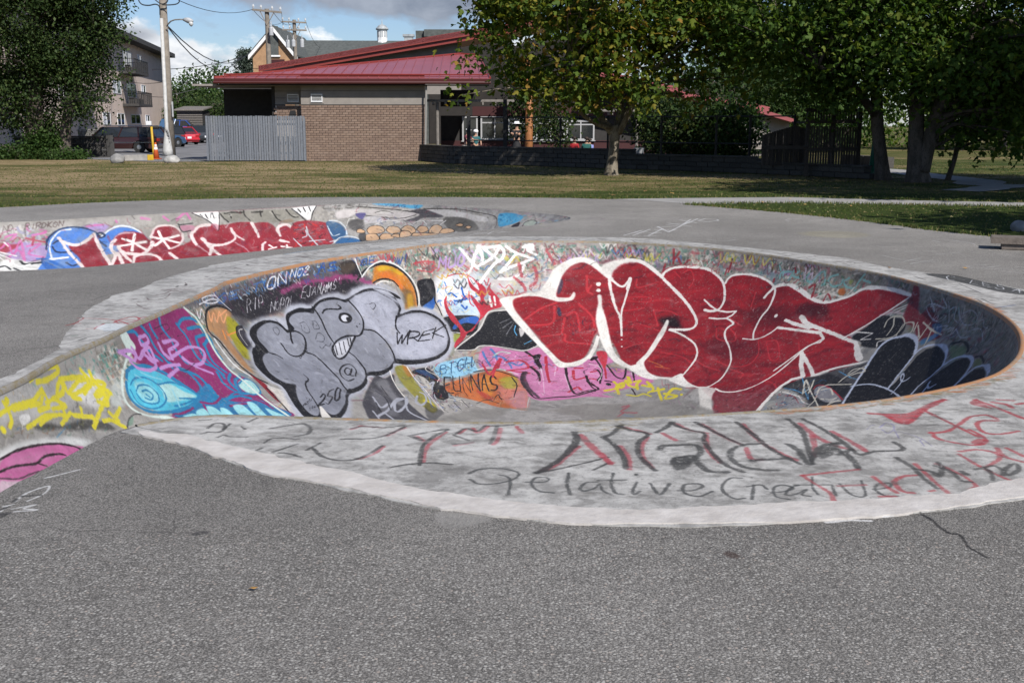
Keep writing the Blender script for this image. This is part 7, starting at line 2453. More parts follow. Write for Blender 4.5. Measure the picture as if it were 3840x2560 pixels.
MB().prism([(wl.x - 2, D2 + 1, 3.2), (wr.x, D2 + 1, 3.2), (wr.x, D2 + 1, wr.z + .5), (wl.x - 2, D2 + 1, q2(1130, 255, D2 + 1).z + .3)], (0, .3, 0)).build('wall', M_TAUPE, hall)
xe = q2(2230, 100, 9).x

# main block under the trees: red spandrel, windows, timber column
DW = 4.0
L_, R_ = hq(0, 900, DW), hp(2790, 420, DW)
zt = 6.0
zsp0, zsp1 = hq(300, 930, DW).z, hq(300, 855, DW).z
wa, wb, wc_ = hp(1733, 205, DW), hp(1990, 150, DW), hp(2230, 110, DW)
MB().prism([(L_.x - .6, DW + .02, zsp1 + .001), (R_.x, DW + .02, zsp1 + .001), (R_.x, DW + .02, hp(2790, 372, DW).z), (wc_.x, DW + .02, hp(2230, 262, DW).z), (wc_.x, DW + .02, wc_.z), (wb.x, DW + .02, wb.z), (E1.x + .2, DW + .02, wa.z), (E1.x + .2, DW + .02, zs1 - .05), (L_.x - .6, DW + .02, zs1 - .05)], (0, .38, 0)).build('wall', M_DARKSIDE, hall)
MB().span((L_.x + .9, DW - .02, zsp0), (R_.x - 4.5, DW + .4, zsp1)).build('spandrel', M_REDPANEL, hall)
zsill = hq(300, 1120, DW).z
MB().span((L_.x - .6, DW + .0, 0), (R_.x, DW + .4, zsill - .05)).build('wall', M_REDPANEL, hall)


def window(xa, xb, ya, yb, mull=(), trans=None):
    a, c = hq(xa, ya, DW), hq(xb, yb, DW)
    f = MB()
    w_ = .075
    f.span((a.x, DW - .05, c.z), (a.x + w_, DW + .05, a.z)).span((c.x - w_, DW - .05, c.z), (c.x, DW + .05, a.z))
    f.span((a.x + w_, DW - .048, c.z), (c.x - w_, DW + .048, c.z + w_)).span((a.x + w_, DW - .048, a.z - w_), (c.x - w_, DW + .048, a.z))
    for mx in mull:
        x = hq(mx, ya, DW).x
        f.span((x - .03, DW - .045, c.z + w_), (x + .03, DW + .045, a.z - w_))
    if trans:
        z = hq(xa, trans, DW).z
        f.span((a.x + w_, DW - .043, z - .03), (c.x - w_, DW + .043, z + .03))
    fr = f.build('window', M_FRAME, hall)
    MB().span((a.x + .02, DW + .0, c.z + .02), (c.x - .02, DW + .012, a.z - .02)).build('pane', M_GLASS, fr)
    MB().span((a.x - .04, DW - .12, c.z - .05), (c.x + .04, DW + .04, c.z - .004)).build('sill', M_FRAME, fr)


window(70, 196, 935, 1128)
window(218, 425, 935, 1122, (332,), 985)
window(440, 572, 950, 1125, (560,), 990)
window(640, 772, 950, 1130, (668,), 992)
window(776, 895, 950, 1130, (880,), 992)
window(905, 1130, 965, 1125, (1022,), 1000)
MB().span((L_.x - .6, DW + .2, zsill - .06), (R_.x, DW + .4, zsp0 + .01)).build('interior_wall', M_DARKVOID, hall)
a, c = hq(610, 600, 1.6), hq(606, 1132, 1.6)
MB().tube([(c.x, 1.6, 0), (c.x, 1.6, 1.2), (a.x, 1.6, a.z + .8)], [.19, .18, .175], 12).build('timber_column', M_TIMBER, hall, smooth=True)
MB().lathe((c.x, 1.6, 0), [(.30, 0), (.30, .25), (.22, .32), (.2, .34)], 12).build('column_base', M_GREYPIPE, hall)
# lower right roofs glimpsed between the leaves
def rake(pts, d, dep, name='roof'):
    p = [hp(*q, d) for q in pts]
    MB().prism(p, (0, dep, 0)).build(name, M_REDROOF, hall)
rake([(2240, 262), (2560, 330), (2560, 352), (2240, 284)], 2.0, 3.5)
rake([(2560, 345), (2792, 380), (2887, 402), (2887, 419), (2560, 366)], 1.5, 3.0)
rake([(2850, 408), (2986, 449), (2982, 462), (2850, 424)], 1.0, 3.0)
MB().prism([hp(2700, 395, 1.6), hp(2960, 455, 1.6), hp(2960, 560, 1.6), hp(2700, 560, 1.6)], (0, .3, 0)).build('wall', M_TAUPE, hall)
# pergola: two long beams with short rafters
per = empty('pergola', hall.location, 'dark steel and timber pergola fixed along the hall windows', 'pergola', rz=HALL_RZ)
M_STEEL = mat('weathered_beam', (.16, .145, .13), .7, var=.25, scale=8)
DP = .6
for (xa, xb, y, nm) in ((1715, 2520, 920, 'N'), (2352 + 780, 2352 + 1600, 1010, 'N')):
    a, c = hn(xa, y, DP), hn(xb, y + 12, DP)
    z = (a.z + c.z) / 2
    MB().span((a.x, DP - .04, z - .05), (c.x, DP + .04, z + .05)).build('beam', M_STEEL, per)
    MB().span((a.x, DP + 1.1, z - .03), (c.x, DP + 1.18, z + .07)).build('beam', M_STEEL, per)
    nr = int((c.x - a.x) / .55)
    for k in range(nr):
        MB().box((a.x + (k + .5) * .55, DP + .55, z - .13), (.07, 1.5, .12)).build('rafter', M_STEEL, per)
for px in (1812, 2480):
    a = hn(px if px < 2000 else 3650, 960, DP)
    MB().tube([(a.x, DP, 0), (a.x, DP, a.z + .1)], .07, 8).build('post', M_STEEL, per)

# ---------------- grey board fence in front of the recess
fY = -.35
a, c = hp(777, 603, fY), hp(1148, 603, fY)
M_FBOARD = by_object('grey_stained_board', [(.150, .165, .190), (.160, .175, .200), (.138, .152, .176), (.168, .180, .202), (.146, .160, .184)], .8, bump=.3, var=.35)
fen = empty('board_fence', HO, 'grey stained fence of upright boards left of the brick wall', 'fence', rz=HALL_RZ)
zt_f = hp(960, 435, fY).z
n_bd = 40
wd = (c.x - a.x) / n_bd
rj = random.Random(9)
for k in range(n_bd):
    hgt = zt_f + rj.uniform(-.012, .012)
    off = .022 if k % 2 else 0.0
    MB().box((a.x + (k + .5) * wd, fY + off + rj.uniform(-.004, .004), hgt / 2 + .02), (wd * (.92 if k % 2 == 0 else .80) + rj.uniform(-.008, .004), .02, hgt - .04), ry=rj.uniform(-.003, .003)).build('board', M_FBOARD, fen)
for z in (.35, zt_f - .35):
    MB().span((a.x, fY + .045, z - .05), (c.x, fY + .085, z + .05)).build('rail', M_FBOARD, fen)
for x in (a.x + .05, (a.x + c.x) / 2, c.x - .05):
    MB().span((x - .05, fY + .09, 0), (x + .05, fY + .19, zt_f - .1)).build('post', M_FBOARD, fen)

# ---------------- low block wall round the terrace, stepping towards the camera on the right
M_BLOCK = by_object('grey_wall_block', [(.066, .062, .057), (.078, .073, .067), (.056, .053, .049), (.072, .068, .063), (.088, .082, .075)], .9, var=.5)
tw = empty('terrace_wall', (0, 0, 0), 'dark low wall of split-face blocks bounding the hall terrace', 'wall')
line_ = [gnd(*p) for p in [(1572, 602), (1700, 614), (2000, 622), (2261, 631), (2560, 640), (2800, 649), (3020, 659), (3252, 671)]]
lp = np.array([(p.x, p.y) for p in line_])
BLW = .46
pl, ls = resample(lp, BLW)
blk = MB().box((0, 0, 0), (BLW - .012, .30, .158)).build('block', M_BLOCK, tw, bevel=.012)
first_used = False
rj = random.Random(12)
TW_TOP = []
for k in range(len(pl) - 1):
    a2, b2 = pl[k], pl[k + 1]
    ang = math.atan2(b2[1] - a2[1], b2[0] - a2[0])
    frac = k / (len(pl) - 1)
    nc = 4 if frac < .58 else 3 if frac < .80 else 2
    mid = (a2 + b2) / 2
    TW_TOP.append((mid[0], mid[1], nc * .165))
    for j in range(nc):
        o = blk
        if first_used:
            o = blk.copy()
            COL.objects.link(o)
        first_used = True
        sh = 0 if j % 2 else BLW / 2
        m2 = mid + (b2 - a2) / BLW * sh * .98
        o.location = (m2[0] + rj.uniform(-.008, .008), m2[1] + rj.uniform(-.012, .012), (j + .5) * .165)
        o.rotation_euler = (0, 0, ang + rj.uniform(-.015, .015))
        o.parent = tw
capm = MB()
ca_ = MB()
for k in range(len(TW_TOP)):
    x, y, z = TW_TOP[k]
    ang = math.atan2(pl[k + 1][1] - pl[k][1], pl[k + 1][0] - pl[k][0])
    MB().box((x, y, z + .028), (BLW - .008, .36, .055), rz=ang).build('cap_stone', M_BLOCK, tw)
# the return at the left end, running back to the hall
e0 = Vector((lp[0][0], lp[0][1], 0))
retb = Vector((e0.x + .05, 51.6, 0))
for j in range(4):
    for k in range(3):
        o = blk.copy()
        COL.objects.link(o)
        o.parent = tw
        q = e0.lerp(retb, (k + (.5 if j % 2 else .35)) / 3)
        o.location = (q.x, q.y + .1, (j + .5) * .165)
        o.rotation_euler = (0, 0, R(88))
terr = sheet('terrace', [(lp[0][0] + .1, lp[0][1] + .2)] + [(p[0], p[1] + .15) for p in lp[1:]] + [(lp[-1][0], 56), (lp[0][0], 56)], [], .02, mat('terrace_paving', (.17, .16, .15), .9, var=.2))
tag(terr, 'dark paved terrace behind the low block wall', kind='structure')

# black steel fence along the wall
bf = empty('steel_fence', (0, 0, 0), 'thin black steel fence standing on the terrace wall', 'fence')
tops = []
for px in (1770, 1901, 2087, 2277, 2469, 2666, 2816, 2974):
    bx = lp[0][0]
    r_ = ray(px, 600)
    best = min(TW_TOP, key=lambda q: abs(q[0] * r_.y - q[1] * r_.x) / r_.length)
    rz2 = 1.86 if px != 1901 else 2.5
    rad = .035 if px not in (1770, 1901) else .075
    MB().box((best[0], best[1], (best[2] + rz2) / 2 + .03), (rad * 2, rad * 2, rz2 - best[2])).build('post', M_BLACKMETAL, bf)
    tops.append((best[0], best[1], 1.84))
for z in (1.84, .95):
    MB().tube([(p[0], p[1], z) for p in tops], .022, 6).build('rail', M_BLACKMETAL, bf)

# ------------------------------------------------------------------ people on the terrace
def skinned(name, joints, edges, radii, m, parent=None, sub=1):
    me = bpy.data.meshes.new(name)
    me.from_pydata([tuple(j) for j in joints], edges, [])
    o = bpy.data.objects.new(name, me)
    COL.objects.link(o)
    sk = o.modifiers.new('skin', 'SKIN')
    sv = me.skin_vertices[0].data if me.skin_vertices else None
    if sv is None:
        bm = bmesh.new()
        bm.from_mesh(me)
        bm.verts.layers.skin.verify()
        bm.to_mesh(me)
        bm.free()
        sv = me.skin_vertices[0].data
    for k, r_ in enumerate(radii):
        sv[k].radius = (r_, r_) if not isinstance(r_, tuple) else r_
        sv[k].use_root = (k == 0)
    ss = o.modifiers.new('sub', 'SUBSURF')
    ss.levels = ss.render_levels = sub
    me.materials.append(m)
    me.shade_smooth()
    if parent is not None:
        o.parent = parent
    return o


M_SKIN = mat('skin', (.42, .25, .17), .6)
M_HAIR = mat('dark_hair', (.03, .02, .015), .7)


def person(px, ytop, Y, label, top, bottom, hat=None, face=0.0, arms=((.1, -.1), (.1, .1)), bend=0.0, sit=False, dress=False):
    """head top at photo row ytop, standing (or sitting) on the terrace at distance Y"""
    p = at(px, ytop, Y)
    H = p.z - .02
    if sit:
        H = H / .78
    e = empty('person', (p.x, Y, .02), label, 'person', 'people on the hall terrace', rz=face)
    s = H / 1.75
    hz = .92 * s if not sit else .5 * s
    J, Ed, Ra = [], [], []

    def add(q, r_, pa=None):
        J.append(Vector(q) * 1.0)
        Ra.append(r_ * s)
        if pa is not None:
            Ed.append((pa, len(J) - 1))
        return len(J) - 1
    pel = add((0, 0, hz), .135)
    wa = add((0, -bend * .10, hz + .2 * s), .125, pel)
    che = add((0, -bend * .22, hz + .42 * s), .15, wa)
    ne = add((0, -bend * .32, hz + .58 * s), .06, che)
    hd = add((0, -bend * .36, hz + .66 * s), .085, ne)
    add((0, -bend * .40, hz + .80 * s), .09, hd)
    for k, sx in enumerate((-1, 1)):
        sh = add((sx * .19 * s, -bend * .26, hz + .50 * s), .062, che)
        f, o_ = arms[k]
        el = add((sx * .25 * s + sx * o_ * .3, -f * .6 - bend * .26, hz + (.22 + f * .25) * s), .045, sh)
        wr = add((sx * .22 * s + sx * o_ * .3, -f * 1.5 - bend * .26, hz + (.02 + f * .9) * s), .034, el)
        add((sx * .21 * s + sx * o_ * .3, -f * 1.7 - bend * .26, hz + (-.06 + f * 1.0) * s), .03, wr)
        if not sit:
            hip = add((sx * .10 * s, 0, hz - .08 * s), .10, pel)
            kn = add((sx * .11 * s, -.03, hz * .52), .068, hip)
            an = add((sx * .11 * s, .02, .07 * s), .045, kn)
            add((sx * .12 * s, -.14 * s, .035 * s), .04, an)
        else:
            kn = add((sx * .12 * s, -.42 * s, hz + .02), .075, pel)
            an = add((sx * .12 * s, -.46 * s, .08 * s), .045, kn)
            add((sx * .12 * s, -.6 * s, .04 * s), .04, an)
    skinned('body', J, Ed, Ra, M_SKIN, e)
    # clothing: a shirt sleeve deep, trousers or a skirt
    sh = [J[0], J[1], J[2], J[2] + Vector((0, 0, .10 * s))]
    tj, te, tr = list(sh), [(0, 1), (1, 2), (2, 3)], [.15 * s, .14 * s, .17 * s, .10 * s]
    for k, sx in enumerate((-1, 1)):
        a_ = J[6 + k * 8 if not sit else 6 + k * 7]
        b_ = J[7 + k * 8 if not sit else 7 + k * 7]
        tj += [a_, a_.lerp(b_, .75)]
        te += [(2, len(tj) - 2), (len(tj) - 2, len(tj) - 1)]
        tr += [.075 * s, .062 * s]
    skinned('shirt', tj, te, tr, top, e)
    if dress:
        d = MB()
        d.tube([(0, 0, hz + .1 * s), (0, 0, hz - .25 * s), (0, 0, hz * .42)], [.15 * s, .21 * s, .27 * s], 12)
        d.build('skirt', bottom, e, smooth=True)
    else:
        tj, te, tr = [J[0]], [], [.15 * s]
        for k in range(2):
            b0 = 10 + k * 8 if not sit else 10 + k * 7
            seq = [J[b0], J[b0 + 1], J[b0 + 2]] if not sit else [J[b0], J[b0 + 1]]
            pa = 0
            for q, r_ in zip(seq, (.115, .085, .06) if not sit else (.09, .06)):
                tj.append(q)
                te.append((pa, len(tj) - 1))
                tr.append(r_ * s)
                pa = len(tj) - 1
        skinned('trousers', tj, te, tr, bottom, e)
    hc = J[5]
    hr = .118 * s
    hm = MB()
    hm.tube([(hc.x, hc.y + .02 * s, hc.z - .02 * s), (hc.x, hc.y + .02 * s, hc.z + .05 * s), (hc.x, hc.y + .01 * s, hc.z + .10 * s), (hc.x, hc.y, hc.z + .115 * s)], [hr, hr * 1.02, hr * .7, hr * .1], 12)
    hm.build('hair', M_HAIR, e, smooth=True)
    # eyes, nose on the side the person faces
    fm = MB()
    for sx in (-1, 1):
        fm.box((hc.x + sx * .035 * s, hc.y - .088 * s, hc.z - .03 * s), (.02 * s, .01, .012 * s))
    fm.build('eyes', M_HAIR, e)
    if hat is not None:
        h = MB()
        kind, m_ = hat
        if kind == 'cap':
            h.tube([(hc.x, hc.y, hc.z + .03 * s), (hc.x, hc.y, hc.z + .10 * s), (hc.x, hc.y, hc.z + .145 * s)], [hr * 1.12, hr * 1.0, hr * .3], 12)
            h.box((hc.x, hc.y - .15 * s, hc.z + .04 * s), (.17 * s, .16 * s, .015 * s))
        elif kind == 'helmet':
            h.tube([(hc.x, hc.y, hc.z - .02 * s), (hc.x, hc.y, hc.z + .08 * s), (hc.x, hc.y, hc.z + .14 * s), (hc.x, hc.y, hc.z + .17 * s)], [hr * 1.28, hr * 1.3, hr * .95, hr * .2], 14)
        else:
            h.tube([(hc.x, hc.y, hc.z + .035 * s), (hc.x, hc.y, hc.z + .05 * s), (hc.x, hc.y, hc.z + .055 * s), (hc.x, hc.y, hc.z + .15 * s)], [hr * 2.0, hr * 2.0, hr * 1.1, hr * .9], 14)
        h.build('hat', m_, e, smooth=True)
    return e


M_HATW = mat('white_cloth', (.75, .75, .74), .7)
person(1747, 489, 48.5, 'child in a maroon shirt and white cap reaching forward on the terrace', mat('maroon_cloth', (.10, .018, .03), .8), mat('pale_trousers', (.45, .40, .36), .8), ('cap', M_HATW), face=R(60), arms=((.25, .1), (.3, .1)), bend=.25)
person(1784, 494, 48.8, 'child in a white helmet and teal shirt beside the maroon shirt', mat('teal_cloth', (.02, .10, .11), .8), mat('dark_trousers', (.03, .03, .035), .8), ('helmet', M_HATW), face=R(20))
person(1938, 465, 48.0, 'adult in a long dark dress and white hat, hands at the face', mat('black_cloth', (.012, .012, .014), .8), mat('black_cloth_skirt', (.012, .012, .014), .8), ('brim', M_HATW), face=R(-10), arms=((.45, -.3), (.45, -.3)), dress=True)
person(2154, 516, 45.5, 'child in a bright red shirt sitting on the terrace wall', mat('red_cloth', (.36, .02, .025), .8), mat('navy_trousers', (.02, .025, .05), .8), None, face=R(150), sit=True)
person(2200, 517, 45.3, 'child in a teal green shirt left of the lilac shirt on the terrace wall', mat('green_cloth', (.015, .09, .08), .8), mat('grey_trousers', (.05, .05, .06), .8), None, face=R(170), sit=True)
person(2211, 522, 45.9, 'child in a lilac blue shirt right of the teal shirt on the terrace wall', mat('lilac_cloth', (.20, .24, .50), .8), mat('grey_trousers_dark', (.05, .05, .06), .8), None, face=R(190), sit=True)

# ------------------------------------------------------------------ apartment block at the left
AO = Vector((-33.7, 102.0, 0))
ADIR = Vector((-.157, .988, 0)).normalized()
AOUT = Vector((ADIR.y, -ADIR.x, 0))
A_RZ = math.atan2(ADIR.y, ADIR.x)
apt = empty('apartment_block', AO, 'three-storey beige apartment block with black balconies', 'building', rz=A_RZ)
M_STUCCO = mat('beige_stucco', (.58, .475, .40), .9, var=.08, scale=.7, bump=.1)
M_ROOFEDGE = mat('dark_roof_edge', (.045, .042, .04), .8, var=.2)
M_BLACKRAIL = mat('black_rail', (.014, .014, .015), .5)
M_CURTAIN = mat('white_curtain', (.55, .57, .60), .8, var=.12, scale=9)


def ap(x, y, out=0.0):
    """block coordinates (along, -out, z) of a pixel of view T on the facade plane moved outwards"""
    r = ray(*zp('T', x, y))
    k = (AO.dot(AOUT) + out) / r.dot(AOUT)
    p = Vector((r.x * k, r.y * k, EYE + r.z * k)) - AO
    return Vector((p.dot(ADIR), -out, p.z))


def along(x, out=0.0):
    return ap(x, 1139, out).x


HT = 8.55
xr = along(1530)
MB().span((-40, 0, 0), (xr, 14, HT)).build('wall', M_STUCCO, apt)
MB().span((-41, -1.1, HT), (xr + 1.4, 15, HT + .42)).build('roof', M_ROOFEDGE, apt)


def awin(xa, xb, ya, yb, curtain=False):
    za, zb = ap((xa + xb) / 2, ya).z, ap((xa + xb) / 2, yb).z
    a_, b_ = along(xa), along(xb)
    f = MB()
    for q in ((a_, b_, za - .06, za), (a_, b_, zb, zb + .06)):
        f.span((q[0], -.04, q[2]), (q[1], .02, q[3]))
    for q in (a_, (a_ + b_) / 2, b_):
        f.span((q - .06, -.038, zb + .06), (q + .06, .02, za - .06))
    fr = f.build('window', M_WHITEMETAL, apt)
    MB().span((a_, -.012, zb), ((a_ + b_) / 2, -.004, za)).build('pane', M_CURTAIN if curtain else M_GLASS, fr)
    MB().span(((a_ + b_) / 2, -.012, zb), (b_, -.004, za)).build('pane', M_GLASS, fr)


awin(1056, 1130, 744, 864, True)
awin(1184, 1266, 770, 900)
awin(1316, 1354, 786, 860, True)
awin(1166, 1246, 490, 640)
awin(1298, 1332, 520, 590, True)
awin(948, 1016, 1032, 1146, True)
awin(1082, 1146, 1042, 1152)
awin(1206, 1290, 1052, 1140)
awin(1338, 1376, 1058, 1142, True)
awin(210, 300, 1000, 1100, True)
awin(560, 640, 800, 920)


def balcony(xa, xb, yf, out=1.35):
    """xa, xb: ends along the facade in view T; yf: row of the floor's lower edge at xb"""
    z = ap(xb, yf, out).z + .08
    a_, b_ = along(xa, out), along(xb, out)
    bb = MB().span((a_, -out, z), (b_, -.002, z + .2)).build('balcony', M_ROOFEDGE, apt)
    h = 1.05
    rl = MB()
    rl.span((a_, -out, z + .2 + h - .05), (b_, -out + .05, z + .2 + h)).span((a_, -out + .05, z + .2 + h - .05), (a_ + .05, -.01, z + .2 + h)).span((b_ - .05, -out + .05, z + .2 + h - .05), (b_, -.01, z + .2 + h))
    rl.build('rail', M_BLACKRAIL, bb)
    pk = MB()
    n_ = 26
    for k in range(n_ + 1):
        x = a_ + (b_ - a_) * k / n_
        w2 = .05 if k % 6 == 0 else .022
        pk.span((x - w2 / 2, -out + .01, z + .2), (x + w2 / 2, -out + .04, z + .2 + h - .05))
    for k in range(8):
        y = -out + (k + .5) * out / 8
        pk.span((a_ + .01, y - .012, z + .2), (a_ + .035, y + .012, z + .2 + h - .05)).span((b_ - .035, y - .012, z + .2), (b_ - .01, y + .012, z + .2 + h - .05))
    pk.build('baluster', M_BLACKRAIL, bb)
    rj_ = random.Random(int(xa))
    st_ = MB()
    for k in range(4):
        x = a_ + (b_ - a_) * (k + .6) / 4.6
        st_.box((x, -.6, z + .2 + .25), (rj_.uniform(.3, .7), .4, rj_.uniform(.3, .6)))
    st_.build('planter', M_ROOFEDGE, bb)


balcony(1275, 1392, 722)
balcony(1290, 1412, 996)
balcony(760, 1014, 950)
balcony(100, 290, 862)

# ------------------------------------------------------------------ pierced block walls beside the lane
M_CBLOCK = by_object('dark_concrete_block', [(.085, .082, .078), (.10, .096, .09), (.072, .07, .067), (.11, .106, .1)], .92, var=.5)
M_CBLOCK2 = by_object('grey_concrete_block', [(.17, .165, .155), (.20, .19, .18), (.15, .145, .138), (.21, .205, .19)], .92, var=.45)


def pierced(sz):
    m_ = MB()
    t_ = sz * .09
    h = sz / 2 - .006
    m_.span((-h, -.07, h - t_), (h, .07, h)).span((-h, -.07, -h), (h, .07, -h + t_)).span((-h, -.068, -h + t_), (-h + t_, .068, h - t_)).span((h - t_, -.068, -h + t_), (h, .068, h - t_))
    for k in range(4):
        a_ = R(45 + 90 * k)
        m_.box((math.cos(a_) * sz * .27, 0, math.sin(a_) * sz * .27), (sz * .46, .11, t_ * .9), ry=-a_ + R(90))
    m_.box((0, 0, 0), (sz * .2, .1, sz * .2), ry=R(45))
    return m_


def block_wall(name, a_, b_, rows, sz, m_, label, solid_to=0.0, z0=0.0):
    a_, b_ = Vector(a_), Vector(b_)
    L = (b_ - a_).length
    rz2 = math.atan2(b_.y - a_.y, b_.x - a_.x)
    e = empty(name, (a_.x, a_.y, z0), label, 'wall', 'pierced block walls by the lane', rz=rz2)
    n_ = int(L / sz)
    fi = None
    for k in range(n_):
        for j in range(rows):
            if fi is None:
                fi = pierced(sz).build('block', m_, e)
                o = fi
            else:
                o = fi.copy()
                COL.objects.link(o)
                o.parent = e
            o.location = ((k + .5) * sz, 0, (j + .5) * sz + .05)
    MB().span((-.1, -.10, rows * sz + .052), (n_ * sz + .02, .10, rows * sz + .12)).build('coping', m_, e)
    MB().span((0, -.09, -.3), (n_ * sz, .09, .045)).build('footing', m_, e)
    for k in range(0, n_ + 1, 5):
        MB().span((k * sz - .06, .08, 0), (k * sz + .06, .2, rows * sz)).build('pier', m_, e)
    MB().span((n_ * sz + .022, -.14, -.3), (n_ * sz + .26, .14, rows * sz + .16)).build('pillar', m_, e)
    return e


def t_at(x, y, Y):
    return at(*zp('T', x, y), Y)


p_, q_ = t_at(150, 1440, 57.5), t_at(1006, 1440, 55.5)
block_wall('pierced_wall', (p_.x, p_.y, 0), (q_.x, q_.y, 0), 3, .30, M_CBLOCK, 'dark low pierced block wall ending at the grey boulder')
p_, q_ = t_at(150, 1200, 76), t_at(1250, 1200, 84)
block_wall('pierced_wall', (p_.x, p_.y, 0), (q_.x, q_.y, 0), 3, .42, M_CBLOCK2, 'grey pierced block wall behind the brown wagon', z0=-.15)

# ------------------------------------------------------------------ old hall with cupola beyond the roofs
def n_at(x, y, Y):
    return at(*zp('N', x, y), Y)


oh = empty('old_gabled_hall', (0, 0, 0), 'old brown brick gabled hall with a white domed cupola', 'building')
M_OLDBRICK = mat('tan_brick', (.33, .20, .11), .9, var=.18, scale=2.5, bump=.2)
M_SLATE = mat('dark_shingles', (.075, .082, .078), .9, var=.28, scale=3.5, bump=.3, bscale=8)
M_WHITETRIM = mat('white_trim', (.70, .70, .69), .6, var=.05)
M_LEAD = mat('weathered_lead', (.30, .32, .33), .6, var=.3, scale=3)
Yg = 112.0
al, ar, apx = n_at(98, 515, Yg), n_at(520, 525, Yg), n_at(310, 285, Yg)
b0, b1 = al.x + .2, ar.x - .2
MB().prism([(b0, Yg, 0), (b1, Yg, 0), (b1, Yg, ar.z), (apx.x, Yg, apx.z - .1), (b0, Yg, al.z)], (0, 16, 0)).build('wall', M_OLDBRICK, oh)
for k in range(9):
    z = 4.0 + k * .95
    MB().span((b0 + .01, Yg - .05, z), (b1, Yg - .002, z + .55)).build('brick_course', M_OLDBRICK, oh) if z + .6 < al.z else None
for s_, e_ in ((al, apx), (ar, apx)):
    d_ = (e_ - s_)
    ov = s_ - d_ * .06
    MB().prism([ov + Vector((0, -.5, -.25)), e_ + Vector((0, -.5, -.05)), e_ + Vector((0, -.5, .35)), ov + Vector((0, -.5, .15))], (0, .45, 0)).build('barge_board', M_WHITETRIM, oh)
    MB().prism([ov + Vector((0, -.4, .16)), e_ + Vector((0, -.4, .36)), e_ + Vector((0, -.4, .52)), ov + Vector((0, -.4, .32))], (0, 17, 0)).build('roof', M_SLATE, oh)
wv = n_at(310, 430, Yg - .1)
f_ = MB().span((wv.x - .45, Yg - .12, wv.z - .8), (wv.x + .45, Yg - .06, wv.z + 1.9)).build('louvre', M_SLATE, oh)
MB().span((wv.x - .6, Yg - .2, wv.z - .95), (wv.x + .6, Yg - .06, wv.z - .8)).build('sill', M_WHITETRIM, f_)
MB().span((n_at(250, 560, Yg).x, Yg - .1, n_at(250, 582, Yg).z), (n_at(410, 560, Yg).x, Yg - .01, n_at(250, 548, Yg).z)).build('window', M_REDPANEL, oh)
# long main roof with its ridge
Yr = 124.0
ra, rb = n_at(500, 372, Yr), n_at(1480, 380, Yr)
ev = n_at(500, 600, Yr - 9)
MB().prism([(ra.x, Yr, ra.z), (rb.x + 6, Yr, rb.z), (rb.x + 6, Yr - 9, ev.z - 1), (ra.x - 1.0, Yr - 9, ev.z - 1)], (0, 9, -.3)).build('roof', M_SLATE, oh)
MB().span((ra.x, Yr - 8, 0), (rb.x + 6, Yr + 8, ev.z - 1)).build('wall', M_OLDBRICK, oh)
cb, ct = n_at(1308, 392, Yr), n_at(1308, 272, Yr)
wc = (n_at(1362, 300, Yr).x - n_at(1255, 300, Yr).x) / 2
h0 = cb.z - .8
cup = MB().tube([(cb.x, Yr, h0), (cb.x, Yr, h0 + .9), (cb.x, Yr, h0 + .92), (cb.x, Yr, ct.z)], [wc * .95, wc * .95, wc * .86, wc * .86], 8).build('cupola', M_WHITETRIM, oh)
for k in range(8):
    a_ = R(45 * k)
    MB().box((cb.x + math.cos(a_) * wc * .80, Yr + math.sin(a_) * wc * .80, (h0 + .95 + ct.z) / 2 + .1), (.06, wc * .42, ct.z - h0 - 1.5), rz=a_).build('louvre', M_LEAD, cup)
zt2 = n_at(1308, 225, Yr).z
dz = zt2 - ct.z
MB().tube([(cb.x, Yr, ct.z - .06), (cb.x, Yr, ct.z + .12), (cb.x, Yr, ct.z + .14), (cb.x, Yr, ct.z + dz * .45), (cb.x, Yr, ct.z + dz * .75), (cb.x, Yr, ct.z + dz * .94), (cb.x, Yr, ct.z + dz), (cb.x, Yr, ct.z + dz + .5)], [wc * 1.08, wc * 1.08, wc * .98, wc * .86, wc * .60, wc * .25, .06, .02], 16).build('dome', M_LEAD, cup, smooth=True)
chm = n_at(1550, 350, Yr)
MB().span((chm.x - .45, Yr - .4, chm.z - 2), (chm.x + .45, Yr + .4, chm.z + .1)).span((chm.x - .6, Yr - .5, chm.z + .1), (chm.x + .6, Yr + .5, chm.z + .35)).build('chimney', M_LEAD, oh)
fl = empty('flat_roof_building', (0, 0, 0), 'dark flat roof parapet stepping up behind the red roof', 'building')
Yf = 92.0
a_, b_ = n_at(1690, 272, Yf), n_at(2030, 275, Yf)
MB().span((a_.x, Yf, a_.z - .55), (b_.x + 4, Yf + 8, a_.z)).build('parapet', M_SLATE, fl)
MB().span((a_.x + .3, Yf + .3, 0), (b_.x + 4, Yf + 8, a_.z - .56)).build('wall', M_DARKSIDE, fl)
c_ = n_at(1610, 340, Yf)
MB().span((c_.x, Yf + .4, 0), (a_.x + .28, Yf + 7, c_.z + .5)).build('step', M_SLATE, fl)

# ------------------------------------------------------------------ poles and wires
M_POLE = mat('grey_weathered_pole', (.20, .175, .145), .9, var=.22, scale=5, bump=.4)
M_WIRE = mat('black_wire', (.02, .02, .022), .6)
M_CERAMIC = mat('pale_insulator', (.45, .46, .46), .4)
M_TANK = mat('grey_transformer', (.36, .37, .38), .5, var=.12)
PY = 58.5
pb, ptp = t_at(1572, 1415, PY), t_at(1495, 0, PY)
pb.z = 0
dpole = (ptp - pb)
up = pb + dpole * 1.35
main = empty('utility_pole', (pb.x, pb.y, 0), 'tall grey wooden utility pole with a white conduit beside the lane', 'utility pole')
off = Vector((pb.x, pb.y, 0))


def L3(p):
    return Vector(p) - off


